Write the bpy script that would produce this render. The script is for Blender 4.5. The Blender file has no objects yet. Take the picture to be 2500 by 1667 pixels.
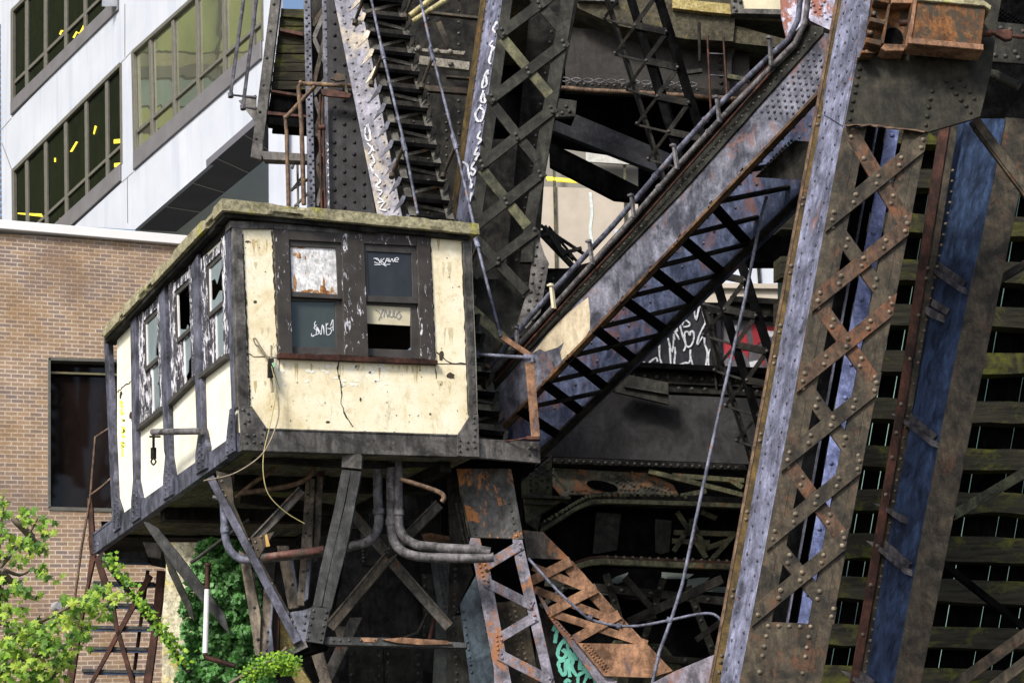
import bpy, math, random
from mathutils import Vector, Matrix, noise
R_ = math.radians
random.seed(7)
S = bpy.context.scene
COL = S.collection

# ---------------------------------------------------------------- camera (at the origin, world x/y follow the cabin walls)
FPX = 4392.0
xc = Vector((8610, -557, -FPX)).normalized()
yc = Vector((-2332, -1411, -FPX))
yc = (yc - xc * yc.dot(xc)).normalized()
zc = xc.cross(yc)
ROT = Matrix((xc, yc, zc))                      # camera space -> world
cam_d = bpy.data.cameras.new('camera'); cam = bpy.data.objects.new('camera', cam_d); COL.objects.link(cam)
cam_d.sensor_width = 36; cam_d.lens = FPX / 2500 * 36; cam_d.clip_start = .1; cam_d.clip_end = 3000
cam.matrix_world = ROT.to_4x4()
S.camera = cam

# ---------------------------------------------------------------- light
SUN_AZ = R_(-146)      # direction the light comes from, measured from +x
SUN_EL = R_(43)
w = bpy.data.worlds.new('World'); S.world = w; w.use_nodes = True
nt = w.node_tree; bg = nt.nodes['Background']
sky = nt.nodes.new('ShaderNodeTexSky'); sky.sky_type = 'NISHITA'; sky.sun_disc = False
sky.sun_elevation = SUN_EL; sky.sun_rotation = math.pi / 2 - SUN_AZ; sky.air_density = 1.0; sky.dust_density = 3.0; sky.ozone_density = 1.0
nt.links.new(sky.outputs[0], bg.inputs[0]); bg.inputs[1].default_value = 0.10
sd = bpy.data.lights.new('sun', 'SUN'); sd.energy = 2.3; sd.angle = R_(12); sd.color = (1, .95, .86)
so = bpy.data.objects.new('sun', sd); COL.objects.link(so)
sv = Vector((math.cos(SUN_EL) * math.cos(SUN_AZ), math.cos(SUN_EL) * math.sin(SUN_AZ), math.sin(SUN_EL)))
so.rotation_euler = sv.to_track_quat('Z', 'Y').to_euler()
S.view_settings.view_transform = 'Standard'; S.view_settings.look = 'None'
S.view_settings.exposure = 0.95; S.view_settings.gamma = 1.0
S.cycles.max_bounces = 6; S.cycles.diffuse_bounces = 3

# ---------------------------------------------------------------- geometry helpers
def ray(px, py):
    return ROT @ Vector(((px - 1250) / FPX, (833.5 - py) / FPX, -1.0))
fh = ROT @ Vector((0, 0, -1)); fh.z = 0; fh.normalize()
rh = Vector((fh.y, -fh.x, 0))

class Pl:
    """a plane in the world; P(px,py) is the point of it seen in that direction; n points away from the camera"""
    def __init__(s, p0, n):
        s.n = Vector(n).normalized(); s.p0 = Vector(p0)
        if s.n.dot(s.p0) < 0: s.n = -s.n
        s.d = s.n.dot(s.p0)
    def __call__(s, px, py, off=0.0):
        r = ray(px, py)
        return r * ((s.d) / s.n.dot(r)) + s.n * off
def VH(H, yaw=0.0, px=1250):
    n = Matrix.Rotation(R_(yaw), 3, 'Z') @ fh
    r = ray(px, 833); rr = Vector((r.x, r.y, 0)); p = rr * (H / rr.dot(fh))
    return Pl(p, n)
def PT(px, py, H):
    r = ray(px, py); return r * (H / r.dot(fh))
def PL3(a, b, c): return Pl(a, (b - a).cross(c - a))
def VP2(xa, Ha, xb, Hb):
    a = PT(xa, 833, Ha); b = PT(xb, 833, Hb); d = b - a; d.z = 0
    return Pl(a, (d.y, -d.x, 0))
def Zm(ox, oy, s):
    return lambda x, y: (ox + x * s, oy + y * s)
zA = Zm(0, 0, .3827); zB = Zm(540, 0, .3571); zC = Zm(1150, 0, .3571); zD = Zm(1800, 0, .3571)
zE = Zm(200, 480, .2678); zF = Zm(560, 480, .3061); zG = Zm(1100, 480, .3827); zH = Zm(1700, 480, .4082)
zI = Zm(0, 1000, .4253); zJ = Zm(480, 1000, .4253); zK = Zm(1100, 1000, .4253); zL = Zm(1700, 1000, .4253)
zM = Zm(600, 1080, .1913); zN = Zm(500, 1340, .1913); zO = Zm(980, 1080, .1913); zP = Zm(1520, 620, .2104)
zQ = Zm(1960, 0, .2551); zR = Zm(200, 700, .2551); zS = Zm(1300, 1450, .2126); zT = Zm(1600, 0, .2169)
def zz(z, *pts): return [z(*p) for p in pts]
def lerp(a, b, t): return tuple(x + (y - x) * t for x, y in zip(a, b))
def LX(*pts):
    pts = sorted(pts, key=lambda p: p[1])
    def f(y):
        for (x0, y0), (x1, y1) in zip(pts, pts[1:]):
            if y <= y1: break
        return x0 + (x1 - x0) * (y - y0) / (y1 - y0)
    return f
WL = {}; RIV = {}
class MB:
    def __init__(s): s.v = []; s.f = []; s.m = []; s.s = []; s.cur = 0
    def add(s, vs, fs, smooth=False):
        b = len(s.v); s.v += [tuple(v) for v in vs]
        for f in fs: s.f.append(tuple(b + i for i in f)); s.m.append(s.cur); s.s.append(smooth)
    def plate(s, pts, t, c=.004, away=None):
        pts = [Vector(p) for p in pts]; k = len(pts)
        n = Vector((0, 0, 0)); cen = sum(pts, Vector()) / k
        for i in range(k):
            a, b = pts[i] - cen, pts[(i + 1) % k] - cen; n += a.cross(b)
        if n.length < 1e-12: return
        n.normalize()
        ref = away if away is not None else cen
        if n.dot(ref) < 0: pts.reverse(); n = -n        # front ring now clockwise seen along n
        if c:
            ins = []
            for i in range(k):
                e0 = (pts[i] - pts[i - 1]); e1 = (pts[(i + 1) % k] - pts[i])
                if e0.length < 1e-9 or e1.length < 1e-9: ins.append(pts[i].copy()); continue
                a = n.cross(e0.normalized()); b = n.cross(e1.normalized()); m = a + b
                d = 1 + a.dot(b)
                cc = min(c, .3 * e0.length, .3 * e1.length)
                ins.append(pts[i] + m * (cc / max(d, .3)))
            vs = ins + [p + n * c for p in pts] + [p + n * t for p in pts]
            fs = [tuple(reversed(range(k)))]
            for i in range(k):
                j = (i + 1) % k
                fs.append((i, j, k + j, k + i)); fs.append((k + i, k + j, 2 * k + j, 2 * k + i))
            fs.append(tuple(range(2 * k, 3 * k)))
        else:
            vs = pts + [p + n * t for p in pts]
            fs = [tuple(reversed(range(k)))] + [(i, (i + 1) % k, k + (i + 1) % k, k + i) for i in range(k)] + [tuple(range(k, 2 * k))]
        s.add(vs, fs)
    def poly(s, P, px, t=.02, off=0., c=.004): s.plate([P(x, y, off) for x, y in px], t, c)
    def bar(s, P, a, b, w, t=.02, off=0., c=.004, w2=None):
        w2 = w if w2 is None else w2
        dx, dy = b[0] - a[0], b[1] - a[1]; l = math.hypot(dx, dy); nx, ny = -dy / l, dx / l
        s.poly(P, [(a[0] + nx * w / 2, a[1] + ny * w / 2), (b[0] + nx * w2 / 2, b[1] + ny * w2 / 2),
                   (b[0] - nx * w2 / 2, b[1] - ny * w2 / 2), (a[0] - nx * w / 2, a[1] - ny * w / 2)], t, off, c)
    def beam(s, p, q, w, t, n, c=.004):
        d = (q - p).normalized(); n = Vector(n).normalized(); u = n.cross(d).normalized() * (w / 2)
        s.plate([p + u, q + u, q - u, p - u], t, c, away=n)
    def rivet(s, p, n, r=.02):
        if random.random() < .012: return
        r *= random.uniform(.88, 1.08)
        n = -n; a = n.orthogonal().normalized(); b = n.cross(a); k = 8; vs = []
        for rad, h in ((1, -.1), (.86, .42), (.45, .72)):
            for i in range(k):
                t = 2 * math.pi * i / k
                vs.append(p + (a * math.cos(t) + b * math.sin(t)) * r * rad + n * r * h)
        vs.append(p + n * r * .8)
        fs = []
        for q in (0, 1):
            for i in range(k):
                j = (i + 1) % k; fs.append((q * k + i, q * k + j, (q + 1) * k + j, (q + 1) * k + i))
        for i in range(k): fs.append((2 * k + i, 2 * k + (i + 1) % k, 3 * k))
        c_ = s.cur; s.cur = 1; s.add(vs, fs, True); s.cur = c_
    def rrow(s, P, a, b, n, r=.02, off=0., jit=0):
        for i in range(n):
            x, y = lerp(a, b, i / max(1, n - 1)) if n > 1 else a
            if jit: x += random.uniform(-jit, jit); y += random.uniform(-jit, jit)
            s.rivet(P(x, y, off), P.n, r)
    def rgrid(s, P, q, nu, nv, r=.02, off=0., stag=False):
        for i in range(nu):
            for j in range(nv):
                u = i / max(1, nu - 1); v = j / max(1, nv - 1)
                if stag and i % 2: v += .5 / max(1, nv - 1)
                if v > 1.001: continue
                x, y = lerp(lerp(q[0], q[1], u), lerp(q[3], q[2], u), v)
                s.rivet(P(x, y, off), P.n, r)
    def tube(s, pts, r, k=8, smooth=0):
        pts = [Vector(p) for p in pts]
        if smooth:
            out = []; n = len(pts)
            for i in range(n - 1):
                p0 = pts[max(0, i - 1)]; p1 = pts[i]; p2 = pts[i + 1]; p3 = pts[min(n - 1, i + 2)]
                for j in range(smooth):
                    t = j / smooth
                    out.append(.5 * ((2 * p1) + (p2 - p0) * t + (2 * p0 - 5 * p1 + 4 * p2 - p3) * t * t + (3 * p1 - p0 - 3 * p2 + p3) * t ** 3))
            out.append(pts[-1]); pts = out
        rs = r if isinstance(r, (list, tuple)) else None
        n = len(pts); vs = []; fs = []; prev = None
        for i in range(n):
            d = (pts[min(i + 1, n - 1)] - pts[max(i - 1, 0)])
            d = d.normalized() if d.length > 1e-9 else Vector((0, 0, 1))
            if prev is None: a = d.orthogonal().normalized()
            else:
                a = prev - d * prev.dot(d); a = a.normalized() if a.length > 1e-6 else d.orthogonal().normalized()
            prev = a; b = d.cross(a)
            rr = r if rs is None else rs[0] + (rs[1] - rs[0]) * i / (n - 1)
            for j in range(k):
                t = 2 * math.pi * j / k; vs.append(pts[i] + (a * math.cos(t) + b * math.sin(t)) * rr)
        for i in range(n - 1):
            for j in range(k):
                q = (j + 1) % k; fs.append((i * k + j, i * k + q, (i + 1) * k + q, (i + 1) * k + j))
        s.add(vs, fs, True)
        s.add([vs[i] for i in range(k)], [tuple(reversed(range(k)))]); s.add(vs[-k:], [tuple(range(k))])
    def pipe(s, P, px, r, smooth=0, k=8, off=0.): s.tube([P(x, y, off) for x, y in px], r, k, smooth)
    def box(s, lo, hi, c=0):
        x0, y0, z0 = lo; x1, y1, z1 = hi
        s.plate([Vector((x0, y0, z0)), Vector((x1, y0, z0)), Vector((x1, y0, z1)), Vector((x0, y0, z1))], y1 - y0, c, away=Vector((0, 1, 0)))
    def stroke(s, P, px, w, off=-.003, t=.0015, jit=0):
        n = len(px); L = []; Rr = []
        for i in range(n):
            a = px[max(0, i - 1)]; b = px[min(n - 1, i + 1)]; dx, dy = b[0] - a[0], b[1] - a[1]; l = math.hypot(dx, dy) or 1
            ww = w * (1 + random.uniform(-jit, jit))
            nx, ny = -dy / l * ww / 2, dx / l * ww / 2
            L.append(P(px[i][0] + nx, px[i][1] + ny, off)); Rr.append(P(px[i][0] - nx, px[i][1] - ny, off))
        vs = L + Rr; fs = [(i, i + 1, n + i + 1, n + i) for i in range(n - 1)]
        back = [v + P.n * t for v in vs]; m = len(vs)
        fs2 = [tuple(reversed([m + q for q in f])) for f in fs]
        side = [(i, m + i, m + i + 1, i + 1) for i in range(n - 1)] + [(n + i + 1, m + n + i + 1, m + n + i, n + i) for i in range(n - 1)]
        s.add(vs + back, fs + fs2 + side)
    def build(s, name, mats, parent=None, label=None, cat=None, group=None, kind=None, at=None):
        if not isinstance(mats, (list, tuple)): mats = [mats]
        if parent is not None: o = WL[parent.name]
        elif at is not None: o = Vector(at)
        else:
            k = len(s.v); zm = min(v[2] for v in s.v)
            o = Vector((sum(v[0] for v in s.v) / k, sum(v[1] for v in s.v) / k, zm))
        me = bpy.data.meshes.new(name)
        me.from_pydata([(v[0] - o.x, v[1] - o.y, v[2] - o.z) for v in s.v], [], s.f)
        if 1 in s.m and len(mats) == 1: mats = [mats[0], RIV.get(mats[0].name, mats[0])]
        for m in mats: me.materials.append(m)
        me.polygons.foreach_set('material_index', s.m); me.polygons.foreach_set('use_smooth', s.s); me.update()
        ob = bpy.data.objects.new(name, me); COL.objects.link(ob)
        if parent is not None: ob.parent = parent; WL[ob.name] = o.copy()
        else: ob.location = o; WL[ob.name] = o
        tag(ob, label, cat, group, kind)
        return ob
def smooth2d(px, n=6):
    out = []; k = len(px)
    for i in range(k - 1):
        p0 = px[max(0, i - 1)]; p1 = px[i]; p2 = px[i + 1]; p3 = px[min(k - 1, i + 2)]
        for j in range(n):
            t = j / n
            out.append(tuple(.5 * (2 * b + (c - a) * t + (2 * a - 5 * b + 4 * c - d) * t * t + (3 * b - a - 3 * c + d) * t ** 3) for a, b, c, d in zip(p0, p1, p2, p3)))
    out.append(px[-1]); return out
def tag(o, label=None, cat=None, group=None, kind=None):
    if label: o['label'] = label
    if cat: o['category'] = cat
    if group: o['group'] = group
    if kind: o['kind'] = kind
def T(name, label, cat, at, group=None):
    o = bpy.data.objects.new(name, None); COL.objects.link(o); o.location = at; o.empty_display_size = .2
    WL[o.name] = Vector(at); tag(o, label, cat, group); return o

# ---------------------------------------------------------------- materials
def lin(r, g, b):
    f = lambda c: c / 12.92 if c <= .04045 else ((c + .055) / 1.055) ** 2.4
    return (f(r / 255), f(g / 255), f(b / 255))
class NT:
    def __init__(s, name):
        s.m = bpy.data.materials.new(name); s.m.use_nodes = True; s.t = s.m.node_tree; s.N = s.t.nodes
        s.b = s.N['Principled BSDF']; s.g = s.N.new('ShaderNodeNewGeometry')
    def n(s, ty, **kw):
        o = s.N.new(ty)
        for k, v in kw.items(): setattr(o, k, v)
        return o
    def L(s, a, b): s.t.links.new(a, b)
    def mapv(s, sc, loc=(0, 0, 0)):
        m = s.n('ShaderNodeMapping'); s.L(s.g.outputs['Position'], m.inputs[0])
        m.inputs['Scale'].default_value = sc; m.inputs['Location'].default_value = loc; return m.outputs[0]
    def noise(s, scale, detail=8, rough=.6, vec=None, dist=0., ):
        o = s.n('ShaderNodeTexNoise'); o.inputs['Scale'].default_value = scale; o.inputs['Detail'].default_value = detail
        o.inputs['Roughness'].default_value = rough; o.inputs['Distortion'].default_value = dist
        s.L(vec if vec is not None else s.g.outputs['Position'], o.inputs['Vector']); return o.outputs['Fac']
    def ramp(s, fac, stops):
        o = s.n('ShaderNodeValToRGB'); s.L(fac, o.inputs[0]); e = o.color_ramp.elements
        while len(e) < len(stops): e.new(.5)
        for i, (p, c) in enumerate(stops):
            e[i].position = p; e[i].color = (*c, 1) if not isinstance(c, (int, float)) else (c, c, c, 1)
        return o.outputs[0]
    def mix(s, fac, a, b, mode='MIX'):
        o = s.n('ShaderNodeMix'); o.data_type = 'RGBA'; o.blend_type = mode
        for sock, v in ((o.inputs[0], fac), (o.inputs[6], a), (o.inputs[7], b)):
            if isinstance(v, (int, float)): sock.default_value = v
            elif isinstance(v, tuple): sock.default_value = (*v[:3], 1)
            else: s.L(v, sock)
        return o.outputs[2]
    def bump(s, h, st=.3, dist=.01):
        o = s.n('ShaderNodeBump'); o.inputs['Strength'].default_value = st; o.inputs['Distance'].default_value = dist
        s.L(h, o.inputs['Height']); s.L(o.outputs[0], s.b.inputs['Normal'])
    def done(s, col, rough=.6, spec=.5, metal=0.):
        if isinstance(col, tuple): s.b.inputs['Base Color'].default_value = (*col, 1)
        else: s.L(col, s.b.inputs['Base Color'])
        if isinstance(rough, (int, float)): s.b.inputs['Roughness'].default_value = rough
        else: s.L(rough, s.b.inputs['Roughness'])
        s.b.inputs['Specular IOR Level'].default_value = spec; s.b.inputs['Metallic'].default_value = metal
        return s.m
_seed = [0]
def steel(name, a, b, rust=None, pos=.6, streak=.35, sc=1.0, rough=.5, bump=.35, soft=.05, spec=.22, speck=.25, light=None, lpos=.64):
    """old painted riveted steel: two tones of paint, rust patches, rain streaks, flakes"""
    _seed[0] += 1; o = _seed[0] * 3.7
    q = NT(name); v = q.mapv((1, 1, 1), (o, -o, o))
    n1 = q.noise(2.2 * sc, 10, .7, v, .5)
    col = q.ramp(n1, [(.40, tw(a, .8)), (.62, tw(b, 1.12))])
    n5 = q.noise(8 * sc, 8, .75, q.mapv((1, 1, .6), (o, o, -o)), .4)
    col = q.mix(1.0, col, q.ramp(n5, [(.34, .62), (.68, 1.42)]), 'MULTIPLY')
    vs = q.mapv((5 * sc, 5 * sc, .45 * sc), (o, o, 0)); n2 = q.noise(2.0, 6, .65, vs, .6)
    col = q.mix(1.0, col, q.ramp(n2, [(.3, 1 - streak), (.7, 1 + streak)]), 'MULTIPLY')
    n4 = q.noise(26 * sc, 6, .7, v)
    col = q.mix(1.0, col, q.ramp(n4, [(.3, 1 - speck * 1.4), (.7, 1 + speck)]), 'MULTIPLY')
    if light:
        nl = q.noise(7 * sc, 12, .8, q.mapv((1.6, 1.6, .7), (-o, 2, o)), .3)
        col = q.mix(q.ramp(nl, [(lpos, 0), (lpos + .05, 1)]), col, light)
    if rust:
        n3 = q.noise(1.7 * sc, 14, .75, q.mapv((1.2, 1.2, .8), (o, 9, -o)), .4)
        rc = q.mix(q.noise(14 * sc, 6, .7, v), tuple(x * .45 for x in rust), tuple(min(1, x * 1.5) for x in rust))
        fac = q.ramp(n3, [(pos, 0), (pos + soft, 1)])
        col = q.mix(fac, col, rc)
    q.bump(q.mix(.4, n1, n4), bump, .012)
    return q.done(col, q.ramp(n4, [(.3, rough - .12), (.7, min(1, rough + .2))]), spec)
def plain(name, c, rough=.6, var=.25, sc=6, spec=.5, metal=0., bump=.2):
    q = NT(name); n1 = q.noise(sc, 8, .65)
    col = q.mix(1.0, c, q.ramp(n1, [(.3, 1 - var), (.7, 1 + var)]), 'MULTIPLY')
    if bump: q.bump(n1, bump, .006)
    return q.done(col, rough, spec, metal)
def tw(c, k): return tuple(x * k for x in c)

LILAC = steel('sky_lit_lilac_steel', (.085, .09, .13), (.20, .21, .30), (.22, .11, .085), .60, .4, .9, .45, light=(.36, .385, .54), lpos=.60)  # grey paint; the bluish sky light on side faces is put into its colour
LILAC2 = steel('blue_grey_painted_steel', (.06, .063, .08), (.16, .17, .22), (.30, .12, .07), .64, .35, 1.0, .45)
BLUE = steel('dark_blue_painted_steel', (.014, .024, .052), (.035, .06, .125), (.16, .08, .05), .70, .4, 1.0, .5, light=(.09, .13, .22), lpos=.7)
BROWN = steel('weathered_brown_steel', (.024, .022, .018), (.068, .055, .038), (.12, .055, .03), .55, .3, 1.6, .6, soft=.12)
RUSTB = steel('rusty_lacing_steel', (.035, .026, .02), (.095, .06, .04), (.15, .065, .034), .50, .3, 2.2, .65, soft=.12)
GRIME = steel('grimy_black_steel', (.008, .008, .008), (.028, .026, .023), (.06, .035, .02), .66, .4, 1.3, .65, soft=.1, spec=.08)
SOOTSHADE = steel('soot_and_shade_black', (.0018, .0018, .002), (.0055, .0055, .006), None, .7, .4, 1.0, .9, spec=.02)  # near-black: soot on members, deep shade put into backdrops and holes
OLIVE = steel('dark_olive_steel', (.012, .0125, .011), (.034, .034, .028), (.16, .065, .028), .67, .35, 1.5, .6, soft=.08, spec=.16)
OLIVE2 = steel('green_stained_steel', (.03, .031, .022), (.10, .10, .055), (.26, .10, .04), .6, .35, 1.5, .6, soft=.06)
SLATE = steel('slate_painted_girder', (.046, .043, .040), (.135, .128, .122), (.16, .08, .06), .68, .4, 1.1, .5, light=(.24, .24, .30), lpos=.7)
SLATEB = steel('violet_blue_girder_paint', (.042, .044, .062), (.115, .118, .165), (.18, .09, .06), .68, .4, 1.2, .5, light=(.3, .3, .42), lpos=.68)
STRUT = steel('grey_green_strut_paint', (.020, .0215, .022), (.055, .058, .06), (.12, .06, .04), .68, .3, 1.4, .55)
MUST = steel('mustard_stained_flange', (.05, .037, .016), (.12, .08, .028), (.26, .10, .03), .6, .3, 1.5, .6, light=(.3, .28, .3), lpos=.66)
WEB = steel('mottled_blue_web', (.045, .048, .066), (.175, .18, .225), (.20, .10, .08), .54, .35, 1.0, .42, soft=.1, light=(.42, .42, .5), lpos=.66)
WEB2 = steel('mottled_web_shaded', (.024, .031, .06), (.07, .085, .145), (.12, .055, .04), .52, .4, 1.2, .35, soft=.12, light=(.20, .23, .33), lpos=.66)  # shaded copy of the web paint: the far web's shade is in its colour
ORANGE = steel('bare_rust', (.11, .06, .035), (.29, .16, .095), (.11, .08, .09), .57, .25, 1.5, .7, soft=.08)
ORLIL = steel('lilac_paint_flaking_to_rust', (.10, .097, .12), (.22, .21, .26), (.27, .125, .065), .52, .25, 1.5, .55, soft=.05)
RPLATE = steel('grey_plate_big_rust_patches', (.05, .052, .05), (.11, .11, .115), (.40, .17, .06), .55, .3, 1.1, .6, soft=.03)
RED = steel('red_brown_steel', (.025, .012, .009), (.075, .03, .02), (.05, .04, .035), .66, .3, 1.5, .6)
RUSTBOX = steel('heavily_rusted_casting', (.08, .036, .015), (.21, .09, .03), (.045, .04, .03), .46, .3, 2.5, .7, soft=.1, light=(.45, .38, .26), lpos=.72)
CREAMST = steel('cream_sprayed_steel', (.55, .47, .36), (.68, .60, .50), (.3, .3, .42), .6, .2, 1.2, .5, soft=.1)
PIPE = steel('galvanised_conduit', (.06, .057, .06), (.17, .162, .17), (.2, .11, .08), .66, .25, 3, .45)
PIPEB = steel('blue_grey_conduit', (.05, .055, .078), (.17, .18, .245), (.22, .12, .07), .6, .25, 2, .4)
PIPER = steel('rusty_pipe', (.075, .05, .038), (.17, .11, .07), (.34, .20, .06), .6, .25, 3, .55)
PIPED = steel('dark_handrail_pipe', (.05, .05, .06), (.12, .115, .14), (.12, .06, .04), .62, .25, 3, .5)

def m_cream():
    q = NT('cream_stucco'); v = q.g.outputs['Position']
    n1 = q.noise(1.6, 8, .7, None, .3)
    col = q.ramp(n1, [(.3, (.70, .60, .38)), (.48, (.86, .78, .56)), (.68, (.92, .88, .74))])
    n2 = q.noise(2.4, 12, .8, q.mapv((1, 1, .8), (4, 1, 2)), .6)
    col = q.mix(q.ramp(n2, [(.55, 0), (.66, .8)]), col, (.60, .47, .23))
    n3 = q.noise(2.2, 10, .75, q.mapv((2.2, 2.2, .5), (0, 3, 7)), .5)
    col = q.mix(q.ramp(n3, [(.58, 0), (.72, .75)]), col, (.30, .25, .16))
    n4 = q.noise(60, 4, .6)
    col = q.mix(q.ramp(n4, [(.64, 0), (.70, .7)]), col, (.25, .2, .12))
    n6 = q.noise(9, 12, .8, q.mapv((1, 1, .8), (8, 2, 5)), .3)
    col = q.mix(q.ramp(n6, [(.54, 0), (.62, .6)]), col, (.60, .51, .32))
    n7 = q.noise(5, 10, .75, q.mapv((3, 3, .35), (1, 6, 2)), .2)
    col = q.mix(q.ramp(n7, [(.63, 0), (.72, .6)]), col, (.34, .24, .11))
    n8 = q.noise(5, 12, .8, q.mapv((1, 1, 1), (12, 6, 2)), .2)
    col = q.mix(q.ramp(n8, [(.66, 0), (.69, .9)]), col, (.97, .96, .90))
    vo = q.n('ShaderNodeTexVoronoi'); vo.inputs['Scale'].default_value = 2.3; q.L(v, vo.inputs['Vector'])
    wob = q.noise(16, 4, .7)
    m = q.n('ShaderNodeMath', operation='ADD'); q.L(vo.outputs['Distance'], m.inputs[0])
    mm = q.n('ShaderNodeMath', operation='MULTIPLY'); q.L(wob, mm.inputs[0]); mm.inputs[1].default_value = .16; q.L(mm.outputs[0], m.inputs[1])
    chip = q.ramp(m.outputs[0], [(.115, 1), (.135, 0)])
    col = q.mix(chip, col, (.16, .12, .08))
    q.bump(q.mix(.5, n4, n2), .5, .012)
    return q.done(col, .85, .25)
CREAM = m_cream()
def m_cream2():
    q = NT('cream_side_sky_lit')  # paler cream copy: the side wall's brighter sky light is put into colour
    n1 = q.noise(1.6, 8, .7, None, .3)
    col = q.ramp(n1, [(.3, (.72, .68, .50)), (.6, (.84, .82, .70))])
    n3 = q.noise(2.6, 10, .75, q.mapv((2.2, 2.2, .4), (5, 3, 7)), .5)
    col = q.mix(q.ramp(n3, [(.60, 0), (.74, .6)]), col, (.36, .33, .24))
    q.bump(q.noise(50, 4, .6), .4, .01)
    return q.done(col, .85, .25)
CREAM2 = m_cream2()
def m_peel(name, dark, pos, white=(.72, .72, .78)):
    q = NT(name)
    n1 = q.noise(4, 8, .7)
    col = q.ramp(n1, [(.3, tw(dark, .6)), (.7, tw(dark, 1.5))])
    n2 = q.noise(6, 10, .75, q.mapv((2.6, 2.6, .8)), .6)
    f = q.ramp(n2, [(pos, 0), (pos + .02, 1)])
    col = q.mix(f, col, white)
    n3 = q.noise(8, 8, .7, q.mapv((2, 2, .7), (4, 4, 4)))
    col = q.mix(q.ramp(n3, [(.66, 0), (.7, .8)]), col, (.25, .11, .05))
    q.bump(f, .5, .004)
    return q.done(col, .65, .3)
PEELF = m_peel('dark_frame_few_white_flakes', (.042, .037, .034), .60)
PEELS = m_peel('white_frame_peeling_to_dark', (.05, .048, .06), .525)
SASH = m_peel('dark_sash_wood', (.05, .046, .044), .68)
def m_conc(name, a, b, moss, mp, sc=1):
    q = NT(name); n1 = q.noise(3 * sc, 12, .75)
    col = q.ramp(n1, [(.32, a), (.68, b)])
    col = q.mix(q.ramp(q.noise(2.2 * sc, 12, .75, q.mapv((1, 1, 1), (3, 8, 1)), .5), [(mp, 0), (mp + .08, .9)]), col, moss)
    n2 = q.noise(45 * sc, 5, .7)
    col = q.mix(q.ramp(n2, [(.6, 0), (.66, .8)]), col, tw(a, .25))
    n9 = q.noise(13 * sc, 10, .8)
    col = q.mix(1.0, col, q.ramp(n9, [(.36, .35), (.6, 1.3)]), 'MULTIPLY')
    q.bump(q.mix(.5, n1, n2), .7, .02)
    return q.done(col, .9, .2)
ROOFC = m_conc('lichen_covered_concrete', (.13, .12, .075), (.50, .46, .30), (.34, .33, .05), .55, 1.6)
UNDER = m_conc('damp_mossy_soffit', (.06, .055, .038), (.24, .22, .15), (.17, .17, .04), .55)
PIERC = m_conc('stained_pier_concrete', (.42, .38, .26), (.78, .74, .58), (.60, .52, .14), .52)
CWC = m_conc('grimy_counterweight_concrete', (.03, .028, .022), (.10, .09, .06), (.14, .11, .03), .58)
MOSSB = m_conc('moss_stained_cream_beam', (.22, .17, .06), (.50, .42, .20), (.30, .20, .02), .52, 2)
def m_timber():
    q = NT('mossy_black_timber'); gi = q.g.outputs['Random Per Island']
    n1 = q.noise(3, 10, .7, q.mapv((.5, .5, 6)))
    col = q.ramp(n1, [(.35, (.007, .007, .005)), (.7, (.04, .036, .023))])
    n2 = q.noise(1.3, 10, .75, q.mapv((.8, .8, 1.4), (3, 0, 1)), .5)
    col = q.mix(q.ramp(n2, [(.50, 0), (.64, .9)]), col, (.09, .095, .012))
    q.bump(n1, .6, .02); return q.done(col, .85, .2)
TIMBER = m_timber()
def m_white():
    q = NT('white_concrete_panel')
    n1 = q.noise(.5, 8, .6); col = q.ramp(n1, [(.3, (.45, .485, .56)), (.7, (.54, .57, .64))])
    n2 = q.noise(1.2, 8, .7, q.mapv((2, 2, .12))); col = q.mix(q.ramp(n2, [(.50, 0), (.75, .6)]), col, (.33, .37, .47))
    return q.done(col, .7, .3)
WHITE = m_white()
def m_brick():
    q = NT('tan_brick'); s = q.n('ShaderNodeSeparateXYZ'); q.L(q.g.outputs['Position'], s.inputs[0])
    c = q.n('ShaderNodeCombineXYZ'); q.L(s.outputs[0], c.inputs[0]); q.L(s.outputs[2], c.inputs[1])
    b = q.n('ShaderNodeTexBrick'); q.L(c.outputs[0], b.inputs['Vector'])
    b.inputs['Scale'].default_value = 1; b.inputs['Brick Width'].default_value = .245; b.inputs['Row Height'].default_value = .087
    b.inputs['Mortar Size'].default_value = .011; b.inputs['Mortar Smooth'].default_value = .1; b.inputs['Bias'].default_value = 0.0
    b.inputs['Color1'].default_value = (.43, .30, .20, 1); b.inputs['Color2'].default_value = (.24, .19, .18, 1)
    b.inputs['Mortar'].default_value = (.66, .55, .44, 1)
    n1 = q.noise(1.1, 8, .7)
    col = q.mix(q.ramp(n1, [(.42, 0), (.64, .55)]), b.outputs['Color'], (.27, .155, .055))
    n3 = q.noise(.5, 6, .7, q.mapv((1, 1, 1), (5, 5, 5))); col = q.mix(q.ramp(n3, [(.5, 0), (.62, .35)]), col, (.16, .12, .115))
    n2 = q.noise(30, 4, .7); col = q.mix(1.0, col, q.ramp(n2, [(.3, .75), (.7, 1.2)]), 'MULTIPLY')
    q.bump(b.outputs['Fac'], -.4, .008); return q.done(col, .85, .2)
BRICK = m_brick()
def m_glass(name, c, rough=.05, spec=.8, wave=.0, metal=0., sc=3, ior=1.45):
    q = NT(name); q.b.inputs['IOR'].default_value = ior
    n1 = q.noise(sc, 4, .6, q.mapv((1, 1, .5)), .8)
    col = q.mix(n1, tw(c, .5), tw(c, 1.5))
    if wave: q.bump(q.noise(.5, 1, .4, q.mapv((1, 1, 1.6)), .6), wave, .06)
    return q.done(col, rough, spec, metal)
GL_DARK = m_glass('dark_office_glass', (.012, .015, .009), .12, .04, .1, ior=1.2)
GL_GREEN = m_glass('green_mirror_glass', (.78, .80, .62), .02, .8, .07, .9, .3)
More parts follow.
